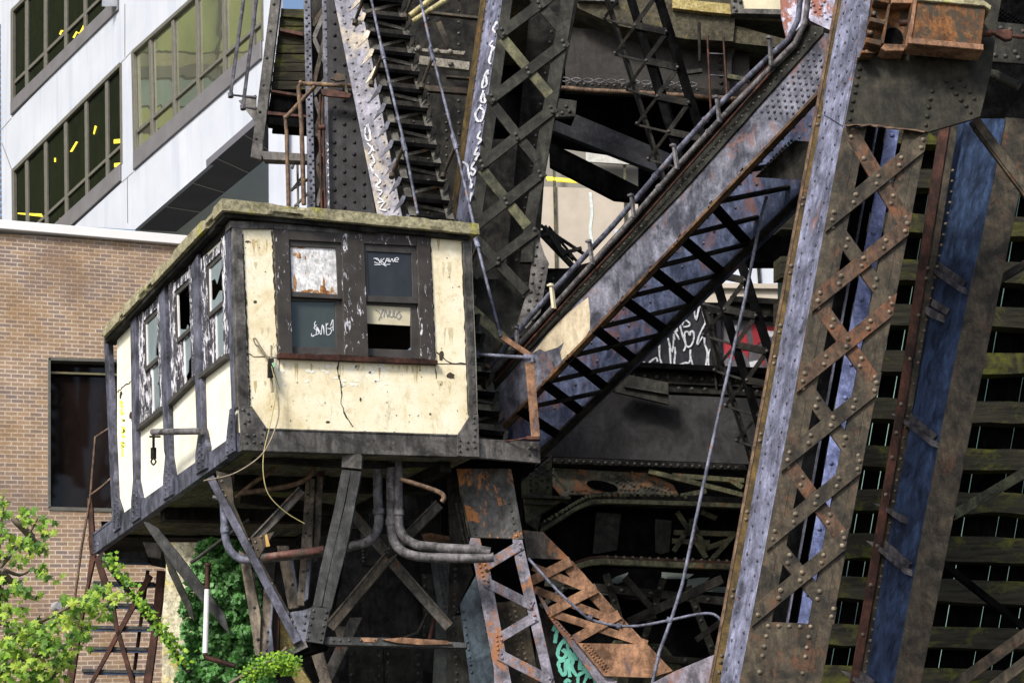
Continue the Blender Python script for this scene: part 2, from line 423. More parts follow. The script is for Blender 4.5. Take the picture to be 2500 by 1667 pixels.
GL_BRONZE = m_glass('bronze_dark_glass', (.012, .008, .007), .05, .35, .1)
GL_CAB = m_glass('grimy_cabin_glass', (.028, .032, .038), .25, .5, .0, 0., 4)
GL_CAB2 = m_glass('broken_cyan_glass', (.20, .25, .29), .1, .6, .0, 0., 3)
GL_TEAL = m_glass('teal_grimy_glass', (.045, .058, .056), .2, .5, .0, 0., 2)
BRONZE = plain('bronze_window_frame', (.13, .125, .11), .45, .2)
BRONZED = plain('grey_window_sill_panel', (.15, .145, .16), .5, .15, 2)
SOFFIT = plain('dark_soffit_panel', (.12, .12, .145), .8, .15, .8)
GREYW = plain('grey_recess_wall', (.62, .62, .56), .8, .08, .5)
RUNS = steel('rust_run_stain', (.34, .16, .05), (.55, .30, .12), (.20, .08, .03), .55, .2, 4, .7)
SHEET = steel('white_sheet_metal_running_rust', (.62, .62, .62), (.80, .80, .82), (.50, .36, .26), .66, .12, 3.2, .5, soft=.08, speck=.1)
WPAINT = plain('white_spray_paint', (.80, .82, .88), .6, .08, 20, bump=0)
GPAINT = plain('grey_marker', (.25, .25, .25), .6, .1, 20, bump=0)
TPAINT = plain('teal_spray_paint', (.22, .72, .58), .6, .2, 12, bump=0)
YPAINT = plain('yellow_spray_paint', (.85, .80, .04), .6, .08, 20, bump=0)
RPAINT = plain('red_paint', (.40, .02, .035), .5, .2, 8, bump=0)
CRACK = plain('crack_shadow_dirt', (.02, .016, .012), .9, .2)
SEAL = plain('black_flaking_sealant', (.05, .038, .022), .9, .5, 30)
WIRE = plain('old_grey_wire', (.26, .22, .15), .6, .3, 20)
WIREY = plain('yellow_cable', (.38, .33, .14), .5, .2, 20)
WHITEPIPE = plain('white_painted_pipe', (.7, .7, .72), .5, .1, 8)
PANEL = plain('interior_cream_board', (.55, .50, .36), .7, .2, 3)
DARKIN = plain('dark_cabin_interior', (.03, .025, .02), .9, .4, 3)  # near-black, so the shade inside the cabin is in the colour
BARK = plain('branch_bark', (.14, .11, .08), .8, .3, 20)
BGWALL = plain('pale_curtain_fabric', (.42, .37, .31), .8, .12, 1.2)
BGSTRIP = plain('grey_spandrel', (.20, .19, .17), .8, .1, 1)
def m_leaf(name, a, b, c):
    q = NT(name)
    col = q.ramp(q.g.outputs['Random Per Island'], [(0, a), (.5, b), (1, c)])
    q.done(col, .5, .4)
    tr = q.n('ShaderNodeBsdfTranslucent'); q.L(col, tr.inputs[0]); mx = q.n('ShaderNodeMixShader'); mx.inputs[0].default_value = .3
    q.L(q.b.outputs[0], mx.inputs[1]); q.L(tr.outputs[0], mx.inputs[2]); q.L(mx.outputs[0], q.N['Material Output'].inputs[0])
    return q.m
LEAF = m_leaf('maple_leaf_green', (.03, .10, .01), (.18, .34, .03), (.44, .56, .07))
IVY = m_leaf('ivy_dark_green', (.02, .085, .012), (.07, .24, .04), (.22, .45, .18))
IVYB = m_leaf('ivy_bright_green', (.12, .28, .01), (.30, .52, .02), (.42, .62, .04))
def lamp_mat():
    q = NT('yellow_lamp_glow'); q.b.inputs['Emission Color'].default_value = (1, .75, .05, 1); q.b.inputs['Emission Strength'].default_value = .5
    return q.done((.6, .45, .05), .5)
LAMP = lamp_mat()

RL = steel('dark_blue_rivets', (.03, .032, .045), (.09, .09, .12), (.12, .06, .04), .68, .2, 3, .4)
RB = steel('tan_worn_rivets', (.10, .085, .065), (.20, .165, .12), (.2, .09, .05), .6, .2, 3, .4)
RG = steel('grey_worn_rivets', (.03, .03, .03), (.085, .083, .075), None, .6, .2, 3, .4)
for m_ in (LILAC, LILAC2, WEB, WEB2): RIV[m_.name] = RL
for m_ in (BROWN, RUSTB, MUST, RED): RIV[m_.name] = RB
for m_ in (OLIVE, STRUT, GRIME, SLATE, OLIVE2): RIV[m_.name] = RG

TANP = steel('brown_grey_post_paint', (.07, .06, .05), (.20, .165, .13), (.24, .13, .06), .62, .35, 1.5, .6, light=(.26, .25, .33), lpos=.66)
STRUTL = steel('strut_paint_lit_copy', (.045, .042, .038), (.13, .12, .105), (.24, .10, .05), .58, .35, 1.4, .6)  # lit copy of the strut paint, its extra brightness put into the colour
STEPG = steel('grey_riser_plate', (.035, .034, .03), (.10, .097, .085), (.26, .12, .05), .62, .35, 1.6, .6)
RIV[TANP.name] = RG; RIV[STRUTL.name] = RG

IVYM = m_leaf('ivy_mid_green', (.05, .15, .01), (.16, .34, .02), (.32, .50, .03))

AGF = steel('mossy_flange_paint', (.055, .055, .035), (.17, .165, .09), (.24, .11, .05), .58, .3, 2, .6)
def m_fade():
    q = NT('faded_white_spray'); n = q.noise(14, 8, .75)
    return q.done(q.ramp(n, [(.38, (.28, .29, .35)), (.56, (.74, .76, .82))]), .6, .2)
WFADE = m_fade()
STAIN = plain('tan_run_stain', (.50, .40, .21), .85, .3, 12); STAIN2 = plain('light_dirt_stain', (.64, .56, .36), .85, .25, 12)
BAREP = plain('bare_white_plaster', (.88, .87, .80), .9, .1, 30)
# ================================================================ setting: river bank
GZ = -1.7
m = MB(); m.box((-400, -400, GZ - .5), (600, 600, GZ)); m.build('ground', plain('dark_river_bank', (.06, .06, .05), .8, .3, .5), kind='structure')

# ================================================================ office building (its facade runs down to the left)
vp = ROT @ Vector(((-1855 - 1250) / FPX, (833.5 - 2305) / FPX, -1)); vp.z = 0; vp.normalize()
OF = Pl(PT(300, 300, 48), (vp.y, -vp.x, 0))
ob = T('office_building', 'white concrete office building with bronze framed window bands above the brick wall', 'building', PT(150, 1800, 52))
m = MB()
def opoly(*p, t=.12, off=0., c=0): m.poly(OF, p, t, off, c)
# white bands (each abuts its neighbour)
opoly((-60, 30), (-60, -160), (170, -160), (27, 29))
opoly((-60, 30), (27, 29), (28, 289), (3, 318), (2, 60))
opoly((28, 289), (291, 16), (291, -160), (420, -160), (470, -8), (320, 128), (325, 421), (329, 561), (181, 552), (297, 446), (295, 155), (31, 417), (36, 560), (5, 560), (3, 318))
opoly((291, -160), (291, 16), (291, -20), t=.5)
opoly((325, 421), (641, 142), (641, 290), (616, 312), (329, 561))
opoly((636, -160), (680, -160), (680, 250), (641, 290), (641, 142))
opoly((420, -160), (636, -160), (636, -120), (470, -8), t=.45, off=.01)
m.build('wall', WHITE, ob)
m = MB(); k = 0
for a, b in (((28, 289), (291, 16)), ((36, 417), (297, 150))): pass
def seam(a, b): m.stroke(OF, [a, b], 1.6, off=-.004, t=.003)
seam((3, 318), (28, 289)); seam((297, 446), (325, 421)); seam((295, 155), (320, 128)); seam((5, 350), (30, 418)); seam((305, 10), (305, 140)); seam((311, 434), (312, 545))
m.build('panel_joint', BRONZED, ob)
# louvre at far left
m = MB()
for i in range(34):
    y = 60 + i * 15
    m.poly(OF, [(-60, y + 14), (2, y), (2, y + 7), (-60, y + 21)], .05, .1, 0)
m.build('louvre', SOFFIT, ob)
def owindow(quad, nm, sill, rail, glass, fw=7):
    """quad tl,tr,br,bl of the opening; mullions at fractions nm; rail = height fraction of the transom"""
    f = MB(); tl, tr, br, bl = quad
    def q(u, v): return lerp(lerp(tl, tr, u), lerp(bl, br, u), v)
    for a, b, w_ in ((tl, tr, 9), (tr, br, fw), (bl, br, 6), (tl, bl, fw)): f.bar(OF, a, b, w_ * .8, .1, -.01)
    fo = f.build('window', BRONZE, ob)
    s = MB()
    for u in nm: s.bar(OF, q(u, 0), q(u, 1), 6.5, .06, .03)
    s.build('mullion', BRONZE, fo)
    s = MB(); s.bar(OF, q(0, rail[0]), q(1, rail[1]), 6, .05, .04); s.build('transom', BRONZE, fo)
    s = MB(); s.poly(OF, [bl, br, (br[0], br[1] + sill), (bl[0], bl[1] + sill)], .3, -.06, .01)
    s.build('sill', BRONZED, fo)
    us = [0] + list(nm) + [1]
    for a, b in zip(us, us[1:]):
        g = MB(); o = random.uniform(-.01, .01)
        g.poly(OF, [q(a, 0), q(b, 0), q(b, 1), q(a, 1)], .02, .10 + o * .5, 0); g.build('pane', glass, fo)
    return fo, q
fo, q = owindow([(29, 27), (291, -233), (291, -8), (29, 248)], (.125, .30, .49, .67, .87), 34, (.80, .80), GL_DARK)
fo, q = owindow([(31, 417), (295, 155), (297, 400), (34, 640)], (.115, .29, .475, .665, .855), 42, (.80, .80), GL_DARK)
def lamps(*pp):
    for p in pp: g = MB(); g.poly(OF, p, .02, .07, 0); g.build('lamp', LAMP, fo)
for p in (((272, 340), (294, 338), (294, 348), (272, 350)), ((273, 398), (295, 396), (295, 405), (273, 408)), ((222, 325), (226, 306), (230, 308), (224, 328)),
          ((165, 370), (180, 345), (184, 346), (170, 370)), ((127, 385), (130, 385), (130, 395), (127, 395)), ((38, 519), (95, 521), (98, 529), (38, 522)), ((140, 532), (155, 531), (155, 536), (140, 536))):
    lamps(p)
for p in ([(174, 92), (182, 78), (190, 82), (200, 62)], [(141, 84), (145, 75), (149, 76)]): g = MB(); g.stroke(OF, p, 5, off=.07); g.build('lamp', LAMP, fo)
owindow([(323, 128), (640, -155), (641, 100), (329, 372)], (.125, .30, .485, .69, .91), 44, (.80, .80), GL_GREEN)
# overhang underside and recess
EDGE = [OF(329, 561), OF(616, 311)]
zs = OF(470, 436).z
SOF = Pl((0, 0, zs), (0, 0, 1))
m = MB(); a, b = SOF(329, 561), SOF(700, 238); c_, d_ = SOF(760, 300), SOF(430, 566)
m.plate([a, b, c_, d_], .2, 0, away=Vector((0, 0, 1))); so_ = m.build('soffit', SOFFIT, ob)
m = MB()
for t in (.18, .36, .54, .72, .9):
    m.stroke(SOF, [lerp((329, 561), (700, 238), t), lerp((430, 566), (760, 300), t)], 1.5, off=-.01, t=.004)
m.build('joint', GREYW, so_)
RW = Pl(OF(430, 566) + OF.n * 3.2, OF.n)
m = MB(); m.poly(RW, [(330, 640), (330, 500), (500, 400), (656, 300), (656, 640)], .3, 0, 0)
m.build('recess_wall', GREYW, ob)
m = MB(); CP = VH(39); m.poly(CP, [(655, 250), (702, 240), (702, 620), (657, 620)], .6, 0, .01); m.poly(CP, [(702, 320), (748, 300), (748, 620), (702, 620)], .6, .15, .01)
m.build('pier', WHITE, ob)

# unseen tan block, added and banded to shape the reflection in the office glass
tbk = T('reflection_block', 'added tan banded block, out of view, that makes the wavy reflection in the office glass', 'building', (-16, 90, GZ))
rf_ = Vector((-.49, .77, 0)).normalized(); sd_ = Vector((rf_.y, -rf_.x, 0)); oc = Vector((13.8, 42.4, 0)) + rf_ * 55
def slab(z0, z1, off, mat, nm):
    m = MB(); c_ = oc + rf_ * off
    m.plate([c_ - sd_ * 26 + Vector((0, 0, z0)), c_ + sd_ * 26 + Vector((0, 0, z0)), c_ + sd_ * 26 + Vector((0, 0, z1)), c_ - sd_ * 26 + Vector((0, 0, z1))], .6, 0, away=rf_); m.build(nm, mat, tbk)
TB1 = plain('yellow_tan_render', (.52, .52, .14), .8, .1, .3); TB2 = plain('pale_green_panel', (.34, .42, .33), .8, .1, .3); TB3 = plain('brown_band', (.20, .17, .12), .8, .1, .3)
for z0, z1, mt in ((GZ, 41.5, TB1), (41.5, 42.0, SOOTSHADE), (42.0, 43.1, TB1), (43.1, 43.25, SOOTSHADE), (43.25, 44.9, TB2), (44.9, 45.05, SOOTSHADE), (45.05, 45.8, TB3), (45.8, 46.6, plain('tan_band', (.50, .42, .20), .8)), (46.6, 46.75, SOOTSHADE), (46.75, 62, TB1)): slab(z0, z1, 0, mt, 'wall' if mt is TB1 else 'band')
for x_ in (-22, -17, -11, -6, -1, 3, 9, 14, 20):
    m = MB(); c_ = oc + sd_ * x_ - rf_ * .2; m.plate([c_ + Vector((0, 0, 45)), c_ + sd_ * .25 + Vector((0, 0, 45)), c_ + sd_ * .25 + Vector((0, 0, 52)), c_ + Vector((0, 0, 52))], .2, 0, away=rf_); m.build('mullion', SOOTSHADE, tbk)
# ================================================================ brick building
BP = Pl(PT(100, 700, 35), (0, 1, 0))
bb = T('brick_building', 'low tan brick building with white coping and one big dark window behind the cabin', 'building', BP(60, 1800))
m = MB()
m.poly(BP, [(-80, 566), (119, 578), (119, 1245), (119, 1900), (-80, 1900)], .5, 0, 0)
m.poly(BP, [(119, 578), (900, 618), (900, 895), (119, 872)], .5, 0, 0)
m.poly(BP, [(119, 1243), (900, 1262), (900, 1900), (119, 1900)], .5, 0, 0)
m.build('wall', BRICK, bb)
m = MB(); m.poly(BP, [(-80, 534), (900, 617), (900, 640), (-80, 556)], .6, -.12, .01); m.build('coping', plain('white_coping', (.85, .85, .86), .6, .05, 1), bb)
m = MB()
for a, b, w_ in (((119, 876), (900, 898), 8), ((120, 874), (120, 1240), 7), ((119, 1241), (900, 1262), 9)): m.bar(BP, a, b, w_, .4, -.02)
wf = m.build('window', BRONZE, bb)
m = MB(); m.poly(BP, [(121, 880), (900, 900), (900, 1255), (121, 1236)], .03, .22, 0); m.build('pane', GL_BRONZE, wf)
m = MB(); m.bar(BP, (121, 905), (900, 930), 5, .05, .12); m.build('blind_edge', plain('blind', (.3, .27, .15)), wf)
# round wall lamp
m = MB(); c0 = BP(137, 1482)
m.tube([c0 + Vector((0, 0, 0)), c0 + Vector((0, -.16, 0)), c0 + Vector((0, -.24, 0))], [.11, .075], 16)
lt = m.build('wall_lamp', plain('grey_lamp_housing', (.3, .3, .32), .4, .2), label='round grey bulkhead lamp mounted low on the brick wall', cat='wall lamp')
m = MB(); c1 = BP(153, 1482, -.12); m.tube([c1, c1 + Vector((.05, -.06, 0)), c1 + Vector((.14, -.08, 0))], [.12, .1], 16); m.build('lens', plain('frosted_lens', (.62, .6, .5), .3, .1), lt)
m = MB(); c2 = BP(145, 1505, -.08); m.tube([BP(128, 1508, -.03), BP(165, 1508, -.03)], .012, 6); m.build('bracket', PIPED, lt)

# ================================================================ background building seen through the bridge
GB = VH(56)
gb = T('glazed_building', 'pale building with curtained tall windows seen through the gap left of the diagonal girder', 'building', PT(1430, 1900, 56))
m = MB(); m.poly(GB, [(1200, 560), (1650, 560), (1650, 760), (1200, 760)], .4, .5, 0); m.poly(GB, [(1200, 200), (1650, 200), (1650, 452), (1200, 452)], .4, 0.5, 0)
m.build('wall', BGSTRIP, gb)
m = MB(); m.poly(GB, [(1300, 455), (1620, 466), (1620, 660), (1300, 660)], .1, .0, 0); m.build('curtain', BGWALL, gb)
m = MB()
for x in (1352, 1524): m.bar(GB, (x, 380), (x + 6, 660), 7, .1, -.1)
m.build('mullion', OLIVE2, gb)
m = MB(); m.stroke(GB, smooth2d([(1441, 470), (1445, 520), (1441, 560), (1447, 600)]), 7, off=-.02); m.build('curtain_fold', plain('pale_fold', (.50, .56, .56)), gb)
m = MB(); m.poly(GB, [(1332, 433), (1412, 441), (1410, 448), (1336, 442)], .1, -.1, 0); m.build('lamp', LAMP, gb)
m = MB(); m.poly(GB, [(1430, 350), (1620, 350), (1620, 412), (1430, 400)], .1, -.2, 0); m.build('fascia', plain('pale_fascia', (.42, .42, .39)), gb)
wb = T('white_building', 'white and brick building seen through the small gap left of the lattice column', 'building', PT(1870, 1900, 52))
WBp = VH(52)
m = MB(); m.poly(WBp, [(1500, 560), (2050, 560), (2050, 697), (1500, 690)], .4, 0, 0); m.build('wall', WHITE, wb)
m = MB(); m.poly(WBp, [(1500, 690), (2050, 697), (2050, 708), (1500, 702)], .5, -.1, 0); m.build('ledge', BGWALL, wb)
m = MB(); m.poly(WBp, [(1500, 702), (2050, 708), (2050, 1000), (1500, 1000)], .4, .05, 0); m.build('lower_wall', BGWALL, wb)
m = MB(); m.bar(WBp, (1850, 640), (1854, 692), 7, .1, -.1); m.build('downpipe', OLIVE, wb)

# ================================================================ operator cabin
C0 = PT(588, 1101, 21.5)
F = Pl(C0, (0, 1, 0)); Sx = Pl(C0, (1, 0, 0))
X1 = F(1166, 1118).x; X2 = F(1318, 1130).x; ZB = C0.z; Y1 = Sx(286, 1305).y; Y2 = Sx(232, 1345).y
cab = T('operator_cabin', 'small cream bridge operator cabin with peeling windows and a lichen covered flat roof', 'cabin', C0)
# roof slab
roof_front = Pl(C0 + Vector((0, -.16, 0)), (0, 1, 0))
ra = roof_front(542, 497); rb = roof_front(1168, 534); rx0 = ra.x; rx1 = rb.x; rz1 = (ra.z + rb.z) / 2; th = .155
RSx = Pl(ra, (1, 0, 0)); ry1 = RSx(245, 795).y
def rough_box(lo, hi, st, amp, mat, name, parent, chips=0.):
    me = bpy.data.meshes.new(name); vs = {}; V = []; Fc = []
    n = [max(1, int(round((hi[i] - lo[i]) / st))) for i in range(3)]
    def vid(i, j, k):
        key = (i, j, k)
        if key not in vs:
            p = Vector((lo[0] + (hi[0] - lo[0]) * i / n[0], lo[1] + (hi[1] - lo[1]) * j / n[1], lo[2] + (hi[2] - lo[2]) * k / n[2]))
            d = noise.noise_vector(p * 3) * amp + noise.noise_vector(p * 11) * amp * .5
            edge = (i in (0, n[0])) + (j in (0, n[1])) + (k in (0, n[2]))
            if edge >= 2 and chips:
                h = noise.noise(p * 2.1 + Vector((9, 2, 4)))
                h2 = noise.noise(p * 6.3)
                if h > .2: 
                    cen = Vector([(lo[q] + hi[q]) / 2 for q in range(3)]); dd = Vector((cen.x - p.x, cen.y - p.y, cen.z - p.z))
                    for q, (ii, nn) in enumerate(((i, n[0]), (j, n[1]), (k, n[2]))):
                        if ii in (0, nn): d[q] += math.copysign(chips * (h - .2) * (1 + h2), dd[q])
            vs[key] = len(V); V.append(p + d)
        return vs[key]
    for ax in range(3):
        b, c = [q for q in range(3) if q != ax]
        for side in (0, n[ax]):
            for u in range(n[b]):
                for v_ in range(n[c]):
                    def mk(uu, vv):
                        t = [0, 0, 0]; t[ax] = side; t[b] = uu; t[c] = vv; return vid(*t)
                    q = [mk(u, v_), mk(u + 1, v_), mk(u + 1, v_ + 1), mk(u, v_ + 1)]
                    Fc.append(q if side else q[::-1])
    mb = MB(); mb.v = [tuple(p) for p in V]; mb.f = [tuple(f) for f in Fc]; mb.m = [0] * len(Fc); mb.s = [False] * len(Fc)
    return mb.build(name, mat, parent)
rough_box((rx0, ra.y, rz1 - th), (rx1, ry1, rz1),   .045, .005, ROOFC, 'roof', cab, .2)
m = MB()   # rotten timber fascia strips under the slab
zt = rz1 - th
m.box((rx0 + .05, ra.y + .07, zt - .06), (rx1 - .12, ra.y + .5, zt + .03)); m.box((rx0 + .06, ra.y + .4, zt - .07), (rx0 + .5, ry1 - .05, zt + .03))
m.build('eaves', GRIME, cab)
m = MB()
m.poly(F, [(560, 541), (1148, 563), (1148, 592), (1128, 590), (1047, 578), (832, 572), (669, 561), (588, 560), (560, 557)], .2, -.035, .004)
m.build('fascia', SLATE, cab)
m = MB()
m.stroke(F, smooth2d([(762, 547), (800, 550), (850, 549), (900, 556), (945, 562), (930, 568), (880, 564)]), 6, -.08, .03, .4)
m.stroke(F, smooth2d([(830, 562), (870, 566), (920, 570), (950, 563)]), 5, -.085, .03, .4)
m.build('rotten_board', GRIME, cab)
m = MB(); m.poly(Sx, [(262, 822), (566, 538), (566, 563), (262, 842)], .15, -.02, .003); m.build('side_fascia', GRIME, cab)
# walls
m = MB()
m.poly(F, [(575, 556), (667, 558), (680, 877), (583, 872)], .12, 0, 0)
m.poly(F, [(1046, 572), (1150, 580), (1163, 890), (1060, 886)], .12, 0, 0)
m.poly(F, [(583, 872), (680, 877), (1060, 886), (1163, 890), (1168, 1075), (588, 1060)], .12, 0, 0)
m.poly(F, [(667, 558), (1046, 572), (1046, 580), (667, 566)], .12, 0, 0)
fw_ = m.build('front_wall', CREAM, cab)
def crk(P, px, w_=2.2, n=3, jit=.6, off=-.004, am=2.2):
    pts = []
    for a, b in zip(px, px[1:]):
        for i in range(n): 
            p = lerp(a, b, i / n); pts.append((p[0] + random.uniform(-am, am) * (i > 0), p[1] + random.uniform(-am, am) * (i > 0)))
    pts.append(px[-1]); mm.stroke(P, pts, w_, off, .003, jit)
mm = MB()
crk(F, zz(zF, (885, 1290), (870, 1340), (868, 1420), (880, 1460), (895, 1568)), 3.4); crk(F, [(834, 960), (832, 985), (846, 1020), (838, 1005)], 2.4)
crk(F, [(846, 1018), (862, 1042)], 1.5)
crk(F, zz(zF, (140, 1255), (210, 1278), (380, 1285)), 1.5); crk(F, zz(zF, (1650, 1240), (1770, 1330), (1890, 1335)), 2); crk(F, zz(zF, (1640, 1330), (1650, 1450)), 1.8); crk(F, zz(zF, (1640, 1332), (1890, 1338)), 1.8)
crk(F, zz(zF, (395, 1290), (395, 1390)), 1.6)
mm.build('crack', CRACK, fw_)
mm = MB()
def blob(P, cx, cy, rx, ry, off=-.005, t=.004, n=11):
    mm.poly(P, [(cx + rx * math.cos(6.283 * i / n) * random.uniform(.6, 1.15), cy + ry * math.sin(6.283 * i / n) * random.uniform(.6, 1.15)) for i in range(n)], t, off, 0)
for cx, cy, rx, ry in ((1077, 868, 6, 13), (1100, 918, 10, 9), (622, 737, 5, 4), (604, 590, 6, 3), (884, 882, 7, 5), (625, 590, 1.5, 1.5), (1143, 830, 2, 2), (1120, 700, 2, 2), (800, 1030, 5, 3), (880, 975, 3, 5), (1050, 1010, 3, 3)):
    blob(F, cx, cy, rx, ry)
for i in range(70):
    x_, y_ = random.uniform(598, 1140), random.uniform(590, 1040)
    if y_ > 900 or x_ < 658 or 1066 < x_ < 1124: blob(F, x_, y_, random.uniform(.8, 2.2), random.uniform(.8, 2.2))
for x in range(640, 1110, 6):
    if random.random() < .85: blob(F, x + random.uniform(-4, 4), 1048 + (x - 640) * .033 + random.uniform(-3, 4), random.uniform(1, 5), random.uniform(1, 2.5))
mm.build('chip', SEAL, fw_)
mm = MB()
for i in range(46):
    x_ = random.choice((random.uniform(690, 1050), random.uniform(690, 1050), random.uniform(612, 655), random.uniform(1070, 1120)))
    y_ = (884 + (x_ - 680) * .02 + 2) if 680 < x_ < 1060 else random.choice((585, 640, 800, 930)); l_ = random.uniform(8, 50); w_ = random.uniform(1.2, 4)
    mm.poly(F, [(x_ - w_, y_), (x_ + w_, y_), (x_ + w_ * .8 + 1, y_ + l_ * .4), (x_ + w_ * .4, y_ + l_ * .7), (x_ + 1, y_ + l_), (x_ - w_ * .3, y_ + l_ * .75), (x_ - w_ * .9, y_ + l_ * .35)], .001, -.0012 - i * .00003, 0)
    if i == 22: mm.build('run_stain', STAIN, fw_); mm = MB()
mm.build('run_stain', STAIN2, fw_)
for i in range(26): mm = MB(); blob(F, random.choice((800, 830, 760, 860, 905, 950, 925, 690)) + random.uniform(-12, 12), random.choice((895, 905, 925, 935)) + random.uniform(-6, 6), random.uniform(3, 8), random.uniform(2, 5), -.0035, .003); mm.build('bare_plaster', BAREP, fw_)

m = MB()
def seal(P, a, b, w_=3.5, n=40):
    pts = [lerp(a, b, i / n) for i in range(n + 1)]; pts = [(x + random.uniform(-1.2, 1.2), y) for x, y in pts]; m.stroke(P, pts, w_, -.008, .006, .8)
for a_, b_, w_ in (((592, 572), (606, 880), 3.5), ((606, 880), (610, 990), 2.5), ((664, 565), (677, 872), 3), ((1049, 582), (1062, 884), 3), ((1127, 592), (1143, 1010), 3)): m = MB(); seal(F, a_, b_, w_); m.build('sealant', SEAL, fw_)
m = MB()
m.poly(Sx, [(286, 800), (344, 760), (347, 1051), (406, 1004), (425, 989), (484, 930), (500, 925), (563, 877), (578, 868), (586, 1062), (286, 1270)], .12, .0, 0)
m.poly(Sx, [(344, 760), (560, 560), (560, 580), (344, 779)], .12, 0, 0)
sw = m.build('side_wall', CREAM2, cab)
mm = MB(); crk(Sx, zz(zR, (345, 1010), (385, 960), (430, 930), (490, 900)), 2.2, 3, .5); crk(Sx, zz(zR, (375, 1000), (370, 1070)), 4, 3, .6); mm.build('crack', CRACK, sw)
mm = MB(); blob(Sx, 323, 1015, 4.5, 10, -.03, .03, 8); mm.build('junction_box', RED, sw)
m = MB()   # yellow sprayed characters running down the far panel
for ln in (((365, 1090), (385, 1110), (375, 1140), (395, 1150)), ((380, 1170), (385, 1225), (400, 1205)), ((390, 1275), (415, 1280)), ((380, 1340), (405, 1350), (405, 1390), (380, 1385)), ((385, 1430), (410, 1425), (400, 1455)), ((370, 1495), (410, 1490)), ((378, 1520), (412, 1515), (380, 1545), (400, 1568))):
    m.stroke(Sx, zz(zR, *ln), 4.5, -.004, .002, .3)
for ln in (((700, 60), (718, 62)), ((702, 110), (716, 120), (702, 140)), ((700, 185), (715, 190), (700, 205), (712, 215)), ((700, 235), (706, 270))): m.stroke(Sx, zz(zI, *ln), 3.5, -.004, .002, .3)
m.build('graffiti', YPAINT, sw)
# posts and gussets
m = MB(); m.poly(F, [(566, 550), (589, 556), (606, 994), (579, 994)], .10, -.03); m.build('corner_post', SLATE, cab)
m = MB(); m.poly(Sx, [(554, 567), (566, 553), (579, 996), (571, 1006)], .06, -.03); m.build('corner_post', SLATEB, cab)
m = MB(); m.poly(F, [(1128, 588), (1148, 592), (1163, 1015), (1143, 1015)], .16, -.03); m.rrow(F, (1150, 860), (1158, 1010), 6, .014, -.03); m.build('corner_post', SLATE, cab)
m = MB(); m.poly(F, [(579, 992), (611, 994), (647, 1047), (640, 1103), (586, 1101)], .02, -.062, .004)
for p in ((590, 1003), (602, 1012), (593, 1035), (604, 1030), (600, 1065), (617, 1065), (616, 1082), (636, 1062), (634, 1083), (598, 1083), (641, 1050)): m.rivet(F(*p, -.062), F.n, .022)
m.build('gusset', SLATE, cab)
m = MB(); m.poly(F, [(1163, 1015), (1166, 1118), (1112, 1115), (1112, 1064), (1143, 1016)], .02, -.062, .004)
for p in ((1152, 1022), (1151, 1035), (1155, 1050), (1153, 1066), (1152, 1080), (1154, 1094), (1135, 1097), (1116, 1090), (1118, 1104), (1137, 1082), (1118, 1078)): m.rivet(F(*p, -.062), F.n, .022)
m.build('gusset', SLATE, cab)
m = MB(); m.poly(F, [(587, 1047), (1166, 1066), (1166, 1118), (587, 1101)], .10, -.04, .005); m.poly(F, [(587, 1045), (1166, 1064), (1166, 1068), (587, 1049)], .05, -.05, .002)
m.build('front_girder', SLATE, cab)
m = MB(); m.poly(F, [(1167, 1071), (1318, 1080), (1318, 1131), (1167, 1118)], .06, -.02, .005)
for p in ((1290, 1095), (1305, 1095), (1290, 1110), (1305, 1110)): m.rivet(F(*p, -.02), F.n, .024)
m.box((X1 + .02, C0.y + .05, F(1250, 1080).z - .03), (X2, C0.y + 1.3, F(1250, 1080).z)); m.build('landing', SLATE, cab)
m = MB(); m.poly(Sx, [(586, 1056), (586, 1102), (234, 1353), (230, 1306)], .10, -.04, .005)
m.poly(Sx, [(232, 1302), (303, 1250), (303, 1255), (233, 1308)], .3, -.05, .003)
for p in ((237, 1318), (240, 1330), (238, 1341), (246, 1328)): m.rivet(Sx(*p, -.04), Sx.n, .022)
m.build('side_girder', SLATEB, cab)
for q in ([(264, 827), (274, 822), (288, 1100), (293, 1215), (303, 1245), (303, 1288), (287, 1300), (282, 1217), (277, 1100)],
          [(329, 788), (342, 772), (344, 1100), (344, 1170), (353, 1215), (352, 1263), (332, 1277), (331, 1225), (336, 1170), (334, 1100)],
          [(399, 722), (413, 700), (426, 1100), (426, 1113), (434, 1165), (434, 1206), (409, 1221), (410, 1165), (415, 1113), (412, 1100)],
          [(479, 650), (494, 622), (506, 1044), (509, 1051), (517, 1090), (517, 1142), (489, 1158), (489, 1110), (497, 1051), (492, 1044)]):
    m = MB(); m.poly(Sx, q, .08, -.07, .004)
    yt = q[2][1]; bx = (q[5][0] + q[6][0]) / 2 if len(q) > 6 else 0; by = (q[5][1] + q[6][1]) / 2
    for i in range(5):
        t = i / 5; m.rivet(Sx(bx - 5 + 3 * t, by - 8 - 70 * t, -.07), Sx.n, .022); m.rivet(Sx(bx + 6 - 4 * t, by - 14 - 72 * t, -.07), Sx.n, .022)
    m.build('wall_post', SLATEB, cab)
m = MB(); m.poly(Sx, [(574, 1000), (584, 992), (587, 1101), (563, 1116), (567, 1060)], .02, -.075, .003)
m.rrow(Sx, (579, 1012), (582, 1095), 6, .02, -.075); m.rrow(Sx, (570, 1065), (569, 1102), 3, .02, -.075); m.build('gusset', SLATEB, cab)
